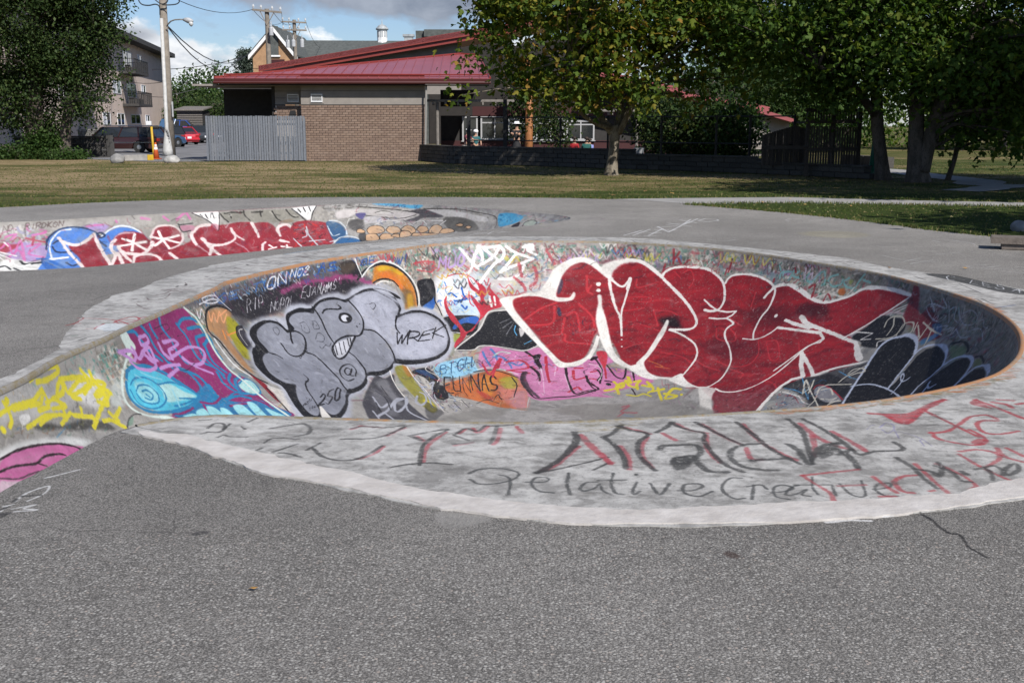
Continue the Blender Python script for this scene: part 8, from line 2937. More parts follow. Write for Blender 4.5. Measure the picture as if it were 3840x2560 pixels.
MB().tube([L3(pb - Vector((0, 0, .05))), L3(pb + dpole * .5), L3(up)], [.235, .205, .165], 14).build('shaft', M_POLE, main, smooth=True)
c0, c1 = t_at(1543, 1423, PY - .32), t_at(1482, 170, PY - .25)
c0.z = 0.02
cm = c0.lerp(c1, .16)
MB().tube([L3(c0), L3(c0 + Vector((0, 0, .25))), L3(cm), L3(c0.lerp(c1, .2)), L3(c1)], [.27, .25, .14, .095, .085], 12).build('conduit', mat('white_conduit', (.42, .42, .41), .6, var=.16, scale=6, bump=.1), main, smooth=True)
# black lettering sprayed down the conduit
gs = MB()
for k, ch_ in enumerate('BS9E7'):
    q = t_at(1540 + k * 2, 1200 + k * 30, PY - .45)
    fnt = {'B': [[(0, 0), (0, 1), (.8, .8), (0, .5), (.9, .25), (0, 0)]], 'S': [[(.9, .9), (.1, .8), (.2, .5), (.9, .4), (.8, .05), (0, .1)]], '9': [[(.9, .6), (.1, .6), (.2, .95), (.9, .95), (.8, 0)]], 'E': [[(.9, 1), (0, 1), (0, 0), (.9, 0)], [(0, .5), (.7, .5)]], '7': [[(0, 1), (.9, 1), (.3, 0)]]}[ch_]
    for st_ in fnt:
        gs.tube([L3(q + Vector(((x - .5) * .17, -.002, (z - .5) * .15))) for x, z in st_], .012, 4)
gs.build('lettering', M_BLACKMETAL, main)
arm0 = t_at(1533, 245, PY - .1)
la = [t_at(x, y, PY - .3 - k * .1) for k, (x, y) in enumerate([(1533, 245), (1545, 222), (1570, 197), (1605, 184), (1650, 181), (1692, 182)])]
MB().tube([L3(p) for p in la], .035, 8).build('lamp_arm', M_GREYPIPE, main, smooth=True)
lh = t_at(1733, 192, PY - .85)
MB().tube([L3(t_at(1682, 184, PY - .8)), L3(t_at(1700, 183, PY - .82)), L3(t_at(1730, 190, PY - .85)), L3(t_at(1760, 194, PY - .88)), L3(t_at(1776, 195, PY - .9))], [.05, .10, .145, .10, .03], 10).build('lamp_head', M_TANK, main, smooth=True)
MB().tube([L3(lh + Vector((.1, 0, -.06))), L3(lh + Vector((.12, 0, -.2))), L3(lh + Vector((.12, 0, -.28)))], [.12, .10, .03], 10).build('lamp_lens', M_CERAMIC, main, smooth=True)
loops = [[(1640, -20), (1648, 15), (1620, 40), (1550, 48), (1490, 46)], [(1275, -20), (1278, 15), (1310, 45), (1370, 52), (1430, 42), (1465, 66), (1470, 140)], [(1415, -10), (1450, 20), (1490, 40), (1530, 25), (1545, -10)]]
for lp_ in loops:
    c_ = catmull([t_at(x, y, PY - .4) for x, y in lp_], 5)
    MB().tube([L3(p) for p in c_], .03, 6).build('cable', M_WIRE, main)
MB().box(L3(t_at(1470, -30, PY)), (4.6, .12, .16)).build('crossarm', M_POLE, main)
MB().box(L3(t_at(1586, 1005, PY - .28)), (.07, .05, .75)).build('junction_box', M_TANK, main)


def far_pole(px, ytop, Y, arms, tanks, label):
    tp = n_at(px, ytop, Y)
    e = empty('utility_pole', (tp.x, Y, 0), label, 'utility pole', 'far utility poles over the red roof')
    MB().tube([(0, 0, 0), (0, 0, tp.z)], [.20, .14], 10).build('shaft', M_POLE, e)
    for (xa, ya, xb, yb) in arms:
        a_, b_ = n_at(xa, ya, Y - .2), n_at(xb, yb, Y - .2)
        ca = MB()
        mid = (a_ + b_) / 2 - Vector((tp.x, Y, 0))
        ca.tube([a_ - Vector((tp.x, Y, 0)), b_ - Vector((tp.x, Y, 0))], .085, 4)
        cr_ = ca.build('crossarm', M_POLE, e)
        for f_ in (.04, .3, .68, .96):
            q = a_.lerp(b_, f_) - Vector((tp.x, Y, 0))
            MB().tube([q + Vector((0, 0, .08)), q + Vector((0, 0, .2)), q + Vector((0, 0, .34))], [.03, .08, .05], 6).build('insulator', M_CERAMIC, cr_)
        MB().tube([a_.lerp(b_, .25) - Vector((tp.x, Y, 0)), (0, -.15, mid.z - .9)], .03, 4).tube([a_.lerp(b_, .75) - Vector((tp.x, Y, 0)), (0, -.15, mid.z - .9)], .03, 4).build('brace', M_POLE, cr_)
    for (xa, ya, xb, yb) in tanks:
        a_, b_ = n_at(xa, ya, Y - .5), n_at(xb, yb, Y - .5)
        cx, r_ = (a_.x + b_.x) / 2 - tp.x, abs(b_.x - a_.x) / 2
        MB().tube([(cx, -.5, b_.z), (cx, -.5, b_.z + .02), (cx, -.5, a_.z - .1), (cx, -.5, a_.z)], [r_ * .9, r_, r_, r_ * .8], 12).tube([(cx, -.5, a_.z), (cx, -.5, a_.z + .35)], [.05, .03], 6).build('transformer', M_TANK, e, smooth=False)
    return tp


f1 = far_pole(246, 84, 76, [(112, 90, 382, 117)], [(266, 250, 308, 330)], 'far wooden pole with one crossarm and one transformer, before the gable')
f2 = far_pole(497, 184, 95, [(382, 200, 610, 211), (390, 275, 612, 281)], [(420, 368, 460, 438), (472, 366, 511, 432), (551, 362, 590, 438)], 'far wooden pole with two crossarms and three transformers')


def wire(pts, r_=.022, label='thin black overhead wire crossing the sky', group='overhead wires'):
    o = MB().tube(pts, r_, 4).build('overhead_wire', M_WIRE)
    return tag(o, label, 'wire', group)


def sagline(a_, b_, sag, n_=10):
    a_, b_ = Vector(a_), Vector(b_)
    return [a_.lerp(b_, k / n_) - Vector((0, 0, sag * 4 * (k / n_) * (1 - k / n_))) for k in range(n_ + 1)]


wire(sagline(t_at(1538, 240, PY), n_at(100, 470, 100), 1.4), .03, 'upper of two black wires sagging from the lamp pole to the gabled hall')
wire(sagline(t_at(1538, 246, PY), n_at(20, 500, 100), 1.7), .03, 'lower of two black wires sagging from the lamp pole to the gabled hall')
wire(sagline(t_at(1400, 640, 90), n_at(40, 520, 112), .3), .035, 'black wire running from the apartment block towards the gable')
wire(sagline(t_at(1020, 680, 96), t_at(1520, 752, PY), .35), .02, 'black wire from the dark tree across the apartment wall')
wire(sagline(t_at(1290, 862, 102), t_at(1540, 893, PY), .1), .02, 'black wire from the lower balcony to the utility pole')
wire(sagline(t_at(1590, 866, PY), n_at(-120, 690, 60), .15), .02, 'black wire from the utility pole to the red roof corner')
wire(sagline(n_at(120, 88, 76), t_at(1640, 5, 60), .4), .02, 'black wire from the far pole crossarm to the near pole')
for k, (a_, b_) in enumerate([((382, 115), (398, 205)), ((300, 105), (500, 205)), ((120, 92), (390, 205))]):
    wire(sagline(n_at(*a_, 76), n_at(*b_, 95), .5), .016, ['outer right wire between the two far poles', 'middle wire between the two far poles', 'outer left wire between the two far poles'][k])
wire(sagline(n_at(605, 205, 95), n_at(760, 420, 130), .8), .016, 'thin wire dropping right from the far double crossarm')

# ------------------------------------------------------------------ cars in the lot
M_TYRE = mat('tyre_rubber', (.018, .018, .018), .85)
M_RIM = mat('wheel_rim', (.42, .43, .44), .35, metal=.8)
M_CHROME = mat('chrome_trim', (.5, .5, .5), .25, metal=1.0)
M_RLIGHT = mat('red_lamp', (.28, .012, .012), .3)
M_HLIGHT = mat('clear_lamp', (.6, .6, .62), .15)
M_PLATE = mat('licence_plate', (.6, .62, .66), .5)


def paintm(name, c):
    m = mat(name, c, .28, spec=.6)
    m.node_tree.nodes['Principled BSDF'].inputs['Coat Weight'].default_value = .6
    return m


def car(loc, rz, paintmat, label, L=4.5, W=1.74, H=1.42, style='sedan', group='cars parked in the lot'):
    """front of the car looks along local +x"""
    e = empty('parked_car', loc, label, 'car', group, rz=rz)
    h = L / 2
    belt, sill = H * .62, .22
    # body: lower shell as a side outline with wheel arches, tucked in towards the top
    wx = (-h + L * .20, h - L * .19)
    wr = .32
    nose, tail = (belt - .12, belt - .02) if style != 'hatch' else (belt - .14, belt)
    top = [(h - .02, .50), (h - .10, nose - .08), (h - .30, nose), (h - L * .27, belt), (-h + L * (.22 if style == 'sedan' else .06), belt + .01), (-h + .06, tail), (-h, .60), (-h + .02, .34)]
    bot = []
    for cx in wx:
        bot += [(cx - wr - .08, sill)] + [(cx + math.cos(R(a)) * (wr + .06), sill + .08 + math.sin(R(a)) * (wr + .06)) for a in (180, 150, 120, 90, 60, 30, 0)] + [(cx + wr + .08, sill)]
    side = [(-h + .05, sill)] + bot + [(h - .05, sill + .02)] + top
    nn = len(side)
    v, f = [], []
    for yy, k in ((-W / 2, .93), (-W / 2 * .0, None), (W / 2, .93)):
        if k is None:
            continue
        for (x, z) in side:
            tuck = 1.0 - .06 * max(0, (z - .5)) / max(.1, belt - .5) - (.03 if z < .3 else 0)
            endt = 1.0 - .12 * max(0, (abs(x) - h + .35) / .35) ** 2
            v.append((x, yy * tuck * endt, z))
    f.append(tuple(range(nn)))
    f.append(tuple(nn + k for k in reversed(range(nn))))
    for k in range(nn):
        f.append((k, k + nn, (k + 1) % nn + nn, (k + 1) % nn))
    mb = MB()
    mb.v, mb.f = v, f
    body = mb.build('body', paintmat, e, bevel=.025)
    # cabin
    if style == 'wagon':
        roof = [(h - L * .40, H), (-h + .42, H - .02)]
        base = [(h - L * .29, belt), (-h + .12, belt)]
    elif style == 'hatch':
        roof = [(h - L * .44, H), (-h + .50, H - .03)]
        base = [(h - L * .28, belt), (-h + .06, belt)]
    elif style == 'coupe':
        roof = [(h - L * .48, H), (-h + L * .34, H - .02)]
        base = [(h - L * .33, belt), (-h + L * .12, belt + .02)]
    else:
        roof = [(h - L * .44, H), (-h + L * .30, H - .01)]
        base = [(h - L * .30, belt), (-h + L * .17, belt)]
    rw, bw = W / 2 * .78, W / 2 * .93
    cab = MB()
    cab.v = [(base[0][0], -bw, belt), (base[1][0], -bw, belt), (roof[1][0], -rw, roof[1][1]), (roof[0][0], -rw, roof[0][1]), (base[0][0], bw, belt), (base[1][0], bw, belt), (roof[1][0], rw, roof[1][1]), (roof[0][0], rw, roof[0][1])]
    cab.f = [(0, 1, 2, 3), (7, 6, 5, 4), (0, 3, 7, 4), (1, 5, 6, 2), (3, 2, 6, 7), (0, 4, 5, 1)]
    cab.build('window', M_GLASS, e)
    rf = MB()
    rf.prism([(roof[0][0] + .03, -rw - .01, H - .03), (roof[0][0] + .03, rw + .01, H - .03), (roof[1][0] - .03, rw + .01, roof[1][1] - .02), (roof[1][0] - .03, -rw - .01, roof[1][1] - .02)], (0, 0, .055))
    rf.build('roof', paintmat, e, bevel=.02)
    for s in (-1, 1):
        pl_ = MB()
        segs = [(base[0], roof[0]), (base[1], roof[1])]
        mids = [.5] if style in ('coupe',) else [.42, .74] if style == 'wagon' else [.5]
        for m2 in mids:
            segs.append(((base[0][0] + (base[1][0] - base[0][0]) * m2, belt), (roof[0][0] + (roof[1][0] - roof[0][0]) * m2, H)))
        for (a, c) in segs:
            pl_.tube([(a[0], s * (bw + .004), a[1]), (c[0], s * (rw + .006), c[1])], .045, 5)
        pl_.build('pillar', paintmat, e)
    if style == 'wagon':
        rr = MB()
        for s in (-1, 1):
            rr.tube([(roof[0][0] - .2, s * rw * .9, H + .07), (roof[1][0] + .1, s * rw * .9, H + .06)], .02, 5)
        rr.build('roof_rail', M_CHROME, e)
        MB().span((-h + .30, -rw * .9, H - .02), (-h + .46, rw * .9, H + .05)).build('spoiler', M_CHROME, e)
        tr = MB()
        for s in (-1, 1):
            tr.tube([(h - .3, s * W / 2 * .995, .58), (-h + .25, s * W / 2 * .995, .58)], .022, 4)
        tr.build('side_trim', M_CHROME, e)
    if style == 'coupe':
        MB().span((-h + .06, -W * .38, belt + .10), (-h + .26, W * .38, belt + .13)).build('spoiler', paintmat, e)
    wm = MB().tube([(0, -.095, 0), (0, -.11, 0), (0, .09, 0), (0, .1, 0)], [wr * .86, wr, wr, wr * .9], 18)
    first = None
    for cx in wx:
        for s in (-1, 1):
            wheel = bpy.data.objects.new('wheel', None)
            COL.objects.link(wheel)
            wheel.parent = e
            wheel.location = (cx, s * (W / 2 - .13), wr)
            wheel.rotation_euler = (0, 0, 0 if s < 0 else math.pi)
            if first is None:
                t_ = wm.build('tyre', M_TYRE, wheel)
                r_ = MB().tube([(0, -.118, 0), (0, -.09, 0), (0, .02, 0)], [wr * .20, wr * .60, wr * .62], 12).tube([(0, -.122, 0), (0, -.10, 0)], [wr * .14, wr * .16], 8).build('rim', M_RIM, wheel)
                first = (t_, r_)
            else:
                for q in first:
                    c = q.copy()
                    COL.objects.link(c)
                    c.parent = wheel
    for s in (-1, 1):
        MB().box((-h + .03, s * W * .36, belt - .16), (.08, W * .17, .16)).build('taillight', M_RLIGHT, e, bevel=.01)
        MB().box((h - .10, s * W * .35, nose - .14), (.1, W * .2, .13)).build('headlight', M_HLIGHT, e, bevel=.01)
    MB().box((-h - .01, 0, .42), (.14, W * .92, .14)).build('bumper', M_CHROME if style == 'wagon' else paintmat, e, bevel=.03)
    MB().box((h - .02, 0, .40), (.14, W * .90, .14)).build('bumper', M_CHROME if style == 'wagon' else paintmat, e, bevel=.03)
    MB().box((-h - .085, 0, .55 if style != 'hatch' else .5), (.012, .31, .15)).build('plate', M_PLATE, e)
    for s in (-1, 1):
        MB().box((base[0][0] - .12, s * (bw + .09), belt + .09), (.12, .16, .11)).build('mirror', paintmat, e, bevel=.015)
    return e


wg = at(*zp('T', 1275, 1400), 65.0)
car((wg.x - 1.15, 65.0, .0), R(176), paintm('maroon_paint', (.032, .012, .011)), 'brown station wagon parked side-on behind the low pierced wall', 5.3, 1.9, 1.42, 'wagon')
c_ = at(*zp('T', 1606, 1330), 81.0)
car((c_.x - .8, 82.0, .0), R(120), paintm('black_paint', (.010, .010, .012)), 'black hatchback showing its tail beside the utility pole', 4.1, 1.72, 1.46, 'hatch')
c_ = at(*zp('T', 1728, 1300), 91.0)
car((c_.x - .55, 91.0, .0), R(122), paintm('red_paint', (.42, .015, .03)), 'bright red coupe between the black hatchback and a dark saloon', 4.5, 1.8, 1.34, 'coupe')
c_ = at(*zp('T', 1790, 1290), 97.0)
car((c_.x, 98.0, .0), R(122), paintm('charcoal_paint', (.022, .024, .028)), 'charcoal saloon parked just beyond the red coupe', 4.7, 1.8, 1.46, 'sedan')
c_ = at(*zp('T', 1888, 1290), 100.0)
car((c_.x + .3, 101.0, .0), R(122), paintm('navy_paint', (.012, .018, .035)), 'dark blue saloon half hidden by the grey board fence', 4.6, 1.8, 1.44, 'sedan')
c_ = at(*zp('T', 1790, 1150), 113.0)
car((c_.x, 113.0, .55), R(15), paintm('dark_green_paint', (.016, .022, .02)), 'dark green car at the back of the lot, higher than the rest', 4.4, 1.76, 1.5, 'hatch')
c_ = at(*zp('T', 1650, 1140), 112.0)
car((c_.x, 112.0, .5), R(175), paintm('blue_paint', (.02, .07, .30)), 'bright blue car at the back of the lot behind the black hatchback', 4.4, 1.76, 1.42, 'sedan')
c_ = at(*zp('T', 1885, 1125), 116.0)
car((c_.x, 116.0, .6), R(10), paintm('pale_blue_paint', (.30, .42, .60)), 'pale blue car at the back of the lot by the fence top', 4.3, 1.74, 1.45, 'hatch')
# a car with its blue bonnet up
c_ = at(*zp('T', 1408, 1150), 78.0)
oc = car((c_.x - .3, 79.0, 0), R(60), paintm('slate_blue_paint', (.03, .07, .14)), 'slate blue car with its bonnet raised behind the brown wagon', 4.4, 1.74, 1.38, 'sedan')
MB().box((1.15, 0, 1.42), (1.15, 1.4, .05), ry=R(-62)).build('bonnet', paintm('bonnet_blue_paint', (.05, .13, .26)), oc, bevel=.02)
bank = npmesh('bank', [(-46, 104, .008), (-22, 104, .008), (-22, 109, .44), (-46, 109, .44), (-22, 140, .62), (-46, 140, .62)], [(0, 1, 2, 3), (3, 2, 4, 5)], M_LOT)
tag(bank, 'raised back part of the car park', kind='structure')
# ------------------------------------------------------------------ small things by the lane
M_ORANGE = mat('orange_plastic', (.45, .085, .02), .5)
M_YELLOW = mat('yellow_paint', (.46, .29, .02), .5, var=.15)
M_ROCK = mat('grey_granite', (.21, .205, .198), .9, var=.35, scale=5, bump=.6, bscale=12)
M_ROCKW = mat('pale_granite', (.34, .335, .32), .9, var=.3, scale=5, bump=.6, bscale=12)
cb_ = t_at(1436, 1455, 52.6)
cone = empty('traffic_cone', (cb_.x, 52.6, .005), 'orange traffic cone with white bands at the foot of the yellow post', 'traffic cone')
MB().box((0, 0, .02), (.40, .40, .04)).build('base', M_ORANGE, cone, bevel=.01)
MB().tube([(0, 0, .04), (0, 0, .76)], [.15, .035], 16).build('cone', M_ORANGE, cone, smooth=True)
MB().tube([(0, 0, .44), (0, 0, .56)], [.088, .070], 16, cap=False).build('band', M_HATW, cone)
MB().tube([(0, 0, .60), (0, 0, .66)], [.063, .054], 16, cap=False).build('band', M_HATW, cone)
yb, yt = t_at(1413, 1412, 54.9), t_at(1391, 1165, 54.9)
yp = empty('yellow_post', (yb.x, 54.9, 0), 'leaning yellow pipe post with a white box on top', 'post')
d_ = yt - yb
MB().tube([(0, 0, 0), (d_.x * .12, 0, .25), (d_.x * .5, 0, d_.z * .5), (d_.x, 0, yt.z)], .055, 8).build('pipe', M_YELLOW, yp, smooth=True)
MB().box((d_.x - .12, 0, yt.z + .16), (.26, .16, .20)).build('box', M_WHITEMETAL, yp, bevel=.02)


def rock(x0, x1, y0, y1, Y, label, m, seed):
    a_, c_ = t_at(x0, y1, Y), t_at(x1, y0, Y)
    w_, h_ = abs(c_.x - a_.x), c_.z
    bm = bmesh.new()
    bmesh.ops.create_icosphere(bm, subdivisions=3, radius=.5)
    for v in bm.verts:
        n_ = mnoise.noise(v.co * 2.3 + Vector((seed, 0, 0))) * .22 + mnoise.noise(v.co * 6 + Vector((0, seed, 0))) * .07
        v.co *= 1 + n_
        v.co.x *= w_ * 1.02
        v.co.y *= w_ * .8
        v.co.z = v.co.z * h_ * 1.25 + h_ * .42
    me = bpy.data.meshes.new('boulder')
    bm.to_mesh(me)
    bm.free()
    me.shade_smooth()
    return tag(link('boulder', me, m, None, ((a_.x + c_.x) / 2, Y, 0)), label, 'boulder')


rock(1015, 1140, 1415, 1495, 47.5, 'rounded grey boulder at the end of the pierced wall', M_ROCK, 1)
rock(1510, 1642, 1430, 1490, 47.8, 'low pale boulder in front of the utility pole', M_ROCKW, 5)
k0, k1 = t_at(1130, 1480, 50.0), t_at(1405, 1465, 51.0)
kb = empty('kerb', (k0.x, 50.0, 0), 'low concrete kerb with a yellow end beside the grey boulder', 'kerb')
ang_ = math.atan2(1.0, k1.x - k0.x)
kb.rotation_euler = (0, 0, ang_)
Lk = math.hypot(k1.x - k0.x, 1.0)
MB().span((0, -.09, 0), (Lk - .3, .09, .26)).build('kerb_stone', mat('kerb_concrete', (.26, .25, .235), .9, var=.25, scale=4, bump=.3), kb, bevel=.015)
MB().span((Lk - .295, -.088, 0), (Lk, .088, .25)).build('painted_end', M_YELLOW, kb, bevel=.015)
sh_ = empty('shed', (0, 0, 0), 'brown slatted shed at the back of the car park', 'shed')
a_, c_ = t_at(1628, 1100, 112), t_at(1855, 1008, 112)
MB().span((a_.x + .05, 112.1, 0), (c_.x - .05, 115, c_.z - .1)).build('wall', M_DARKVOID, sh_)
nsl = 9
for k in range(nsl):
    z = a_.z - .6 + (c_.z - a_.z + .5) * (k + .5) / nsl
    MB().span((a_.x, 112.0, z - .12), (c_.x, 112.08, z + .11)).build('slat', M_STEEL, sh_)
MB().prism([(a_.x - .2, 111.7, c_.z - .1), (c_.x + .2, 111.7, c_.z - .1), (c_.x + .2, 115.3, c_.z + .25), (a_.x - .2, 115.3, c_.z + .25)], (0, 0, .12)).build('roof', M_STEEL, sh_)
for px in (2112, 2150):
    q0, q1 = t_at(px, 1060, 70), t_at(px, 1008, 70)
    tag(MB().tube([(q0.x, 70, 0), (q0.x, 70, q1.z)], .09, 8).build('wooden_post', M_POLE), 'pale wooden post just behind the grey fence, ' + ('the left one' if px == 2112 else 'the right one'), 'post', 'posts behind the grey fence')

# ------------------------------------------------------------------ right: dark wooden play tower, pickets, bench, lamp post, grind rail
M_OLDWOOD = by_object('dark_old_board', [(.060, .050, .044), (.075, .062, .053), (.050, .043, .039), (.085, .072, .062)], .9, var=.4)


def r_at(x, y, Y):
    return at(*zp('R', x, y), Y)


pt = empty('play_tower', (0, 0, 0), 'dark wooden play tower of upright boards on the terrace corner', 'play tower')
YT = 35.2


def board_run(x0, x1, ytl, ytr, yb, Y, n_, dy=0.0, gap=.86):
    for k in range(n_):
        u0, u1 = k / n_, (k + 1) / n_
        xa = x0 + (x1 - x0) * u0
        xb = x0 + (x1 - x0) * (u0 + (u1 - u0) * gap)
        yt_ = (ytl + (ytr - ytl) * (u0 + u1) / 2) + (dy * math.sin(math.pi * (u0 + u1) / 2))
        YY = Y
        a, c = r_at(xa, yb, YY), r_at(xb, yt_, YY)
        a.x, c.x = r_at(xa, 1150, YY).x, r_at(xb, 1150, YY).x
        MB().span((a.x, YY - .012 + (k % 3) * .004, max(.03, a.z)), (c.x, YY + .012 + (k % 3) * .004, c.z)).build('board', M_OLDWOOD, pt)


board_run(322, 560, 1045, 975, 1280, YT + 1.2, 13, 0, .93)
board_run(562, 660, 965, 1000, 1280, YT + 1.0, 6, 0, .93)
board_run(675, 1055, 975, 985, 1280, YT, 19, 0, .80)
board_run(680, 1060, 850, 868, 938, YT + .02, 18, 0, .62)
for (x0, x1, y) in ((668, 1066, 848), (668, 1066, 935), (322, 668, 1135), (668, 1066, 1150)):
    a, c = r_at(x0, y, YT - .05), r_at(x1, y + 12, YT - .05)
    MB().span((a.x, YT - .06, c.z - .03), (c.x, YT - .02, a.z + .03)).build('rail', M_OLDWOOD, pt)
for x in (668, 860, 1064):
    a, c = r_at(x, 1290, YT + .08), r_at(x, 840, YT + .08)
    MB().box((a.x, YT + .1, (c.z + .02) / 2), (.11, .11, c.z)).build('post', M_OLDWOOD, pt)
a, c = r_at(690, 940, YT), r_at(1050, 940, YT)
MB().span((a.x, YT + .2, a.z - .06), (c.x, YT + 2.2, a.z)).build('deck', M_OLDWOOD, pt)
pf = empty('picket_fence', (0, 0, 0), 'low pale picket fence between the bushes and the play tower', 'fence')
M_PICKET = mat('pale_picket', (.20, .18, .16), .85, var=.25, scale=8)
YP = 41.5
for k in range(18):
    a, c = r_at(30 + k * 15.5, 1182, YP), r_at(39 + k * 15.5, 1182, YP)
    MB().span((a.x, YP, .05), (c.x, YP + .03, c.z)).build('picket', M_PICKET, pf)
a, c = r_at(20, 1180, YP), r_at(310, 1168, YP)
MB().span((a.x, YP - .02, a.z - .01), (c.x, YP + .05, c.z)).build('rail', M_PICKET, pf)
pb_ = empty('picnic_bench', (r_at(252, 1180, 43).x, 43, .02), 'pale wooden picnic bench behind the picket fence', 'bench')
MB().box((0, 0, .72), (1.3, .7, .06)).build('top', M_PICKET, pb_)
for s_ in (-1, 1):
    MB().box((0, s_ * .6, .44), (1.3, .26, .05)).build('seat', M_PICKET, pb_)
    MB().tube([(s_ * .5, -.6, 0), (s_ * .5, .15, .72)], .045, 4).build('leg', M_PICKET, pb_)
    MB().tube([(s_ * .5, .6, 0), (s_ * .5, -.15, .72)], .045, 4).build('leg', M_PICKET, pb_)
# green park lamp post, dark sapling stakes
M_GREENMETAL = mat('green_painted_metal', (.012, .10, .065), .4)
a, c = r_at(1168, 1360, 34.6), r_at(1195, 1120, 34.6)
gl = empty('green_post', (a.x, 34.6, 0), 'slender leaning dark green park post by the wall corner', 'post')
MB().tube([(0, 0, 0), (0, 0, .25), (.01, 0, .27), (c.x - a.x, 0, c.z), ((c.x - a.x) * 2.0, 0, c.z + 1.7)], [.13, .125, .09, .075, .06], 10).build('shaft', M_GREENMETAL, gl, smooth=True)
MB().box((.10, -.085, c.z * .65), (.07, .01, .3)).build('notice', M_HATW, gl)
MB().tube([((c.x - a.x) * 2.0, 0, c.z + 1.7), ((c.x - a.x) * 2.0, 0, c.z + 1.75), ((c.x - a.x) * 2.0, 0, c.z + 2.1), ((c.x - a.x) * 2.0, 0, c.z + 2.2)], [.08, .2, .24, .05], 12).build('lantern', M_GREENMETAL, gl, smooth=True)
lw = empty('low_wall', (0, 0, 0), 'long low dark concrete wall beside the far path', 'wall')
a, c = gnd(*zp('R', 1092, 1290)), gnd(*zp('R', 1432, 1316))
lb, _ = resample(np.array([(a.x, a.y + 2.2), (c.x, c.y + 1.6)]), .6)
for k in range(len(lb) - 1):
    ang2 = math.atan2(lb[k + 1][1] - lb[k][1], lb[k + 1][0] - lb[k][0])
    MB().box(((lb[k][0] + lb[k + 1][0]) / 2, (lb[k][1] + lb[k + 1][1]) / 2, .2), (.59, .3, .40), rz=ang2).build('block', M_BLOCK, lw)
# wooden slide box at the right edge of the plaza
gb0 = gnd(3712, 930)
sb = empty('slide_bench', (gb0.x, gb0.y, 0), 'low weathered timber slide bench on the asphalt at the lawn corner', 'bench', rz=R(-22))
M_SLIDE = mat('weathered_slide_timber', (.125, .105, .09), .85, var=.3, scale=7, bump=.4)
for k, y in enumerate((-.13, 0.0, .13)):
    MB().box((1.05, y, .135), (2.1, .118, .05)).build('plank', M_SLIDE, sb, bevel=.008)
MB().box((1.05, -.185, .122), (2.1, .03, .085)).build('edge_board', M_SLIDE, sb)
for x in (.28, 1.75):
    MB().box((x, 0, .054), (.30, .34, .108)).build('foot', M_SLIDE, sb, bevel=.01)
for px, py, rr, hh, lab, mm in ((2333, 569, .13, .26, 'small blue plastic bucket on the terrace', mat('blue_plastic', (.02, .10, .38), .5)), (2396, 574, .2, .42, 'grey metal bin on the terrace behind the big tree', M_TANK)):
    q = at(px, py, 42.5)
    bk = empty('bucket', (q.x, 42.5, .3), lab, 'bucket')
    MB().tube([(0, 0, 0), (0, 0, hh), (0, 0, hh + .001), (0, 0, .04)], [rr * .8, rr, rr * .93, rr * .75], 14).build('pail', mm, bk, smooth=False)
    MB().tube([(math.cos(R(a2)) * rr, 0, hh + math.sin(R(a2)) * rr * .3) for a2 in range(0, 181, 30)], .008, 4).build('handle', M_BLACKMETAL, bk)
plt = MB().span((5.0, 42.3, .03), (8.5, 43.4, .30)).build('planter_box', M_BLOCK)
tag(plt, 'long dark block planter along the terrace behind the big tree', 'planter')
# boulder on the grass bank at the far right
q = gnd(3830, 872)
bm = bmesh.new()
bmesh.ops.create_icosphere(bm, subdivisions=3, radius=.14)
for v in bm.verts:
    v.co *= 1 + mnoise.noise(v.co * 5) * .25
    v.co.z = v.co.z * .8 + .05
me = bpy.data.meshes.new('boulder')
bm.to_mesh(me)
bm.free()
me.shade_smooth()
tag(link('boulder', me, M_ROCK, None, (q.x + .1, q.y + .3, 0)), 'small grey boulder on the grass beside the slide bench', 'boulder')

# ------------------------------------------------------------------ trees
def leafmat(name, cols, trans=.35):
    m = bpy.data.materials.new(name)
    m.use_nodes = True
    t = NT(m.node_tree)
    rnd = t.n('ShaderNodeNewGeometry').outputs['Random Per Island']
    n = len(cols)
    c = t.ramp(rnd, [(k / n, col) for k, col in enumerate(cols)], 'CONSTANT')
    b = t.n('ShaderNodeBsdfPrincipled', ins={'Base Color': c, 'Roughness': .6, 'Specular IOR Level': .16})
    tr = t.n('ShaderNodeBsdfTranslucent', ins={'Color': t.mix(1.0, c, (1.15, 1.25, .55), 'MULTIPLY')})
    mx = t.n('ShaderNodeMixShader', ins={0: trans, 1: b.outputs[0], 2: tr.outputs[0]})
    t.link(mx.outputs[0], t.n('ShaderNodeOutputMaterial').inputs[0])
    return m


def barkmat(name, a, c, scale=5):
    m = bpy.data.materials.new(name)
    m.use_nodes = True
    t = NT(m.node_tree)
    ob = t.n('ShaderNodeTexCoord').outputs['Object']
    mp = t.n('ShaderNodeMapping', ins={'Vector': ob, 'Scale': (1, 1, .45)}).outputs[0]
    n1, n2 = t.noise(scale, 5.0, mp, .6), t.noise(scale * 6, 4.0, mp, .7)
    col = t.mix(t.ramp(n1, [(.42, 0), (.56, 1)]), a, c)
    col = t.mix(t.ramp(n2, [(.34, .7), (.48, 0)]), col, tuple(x * .35 for x in a))
    b = t.n('ShaderNodeBsdfPrincipled', ins={'Base Color': col, 'Roughness': .9, 'Specular IOR Level': .2})
    bn = t.n('ShaderNodeBump', ins={'Strength': .7, 'Distance': .03, 'Height': n2})
    t.link(bn.outputs[0], b.inputs['Normal'])
    t.link(b.outputs[0], t.n('ShaderNodeOutputMaterial').inputs[0])
    return m


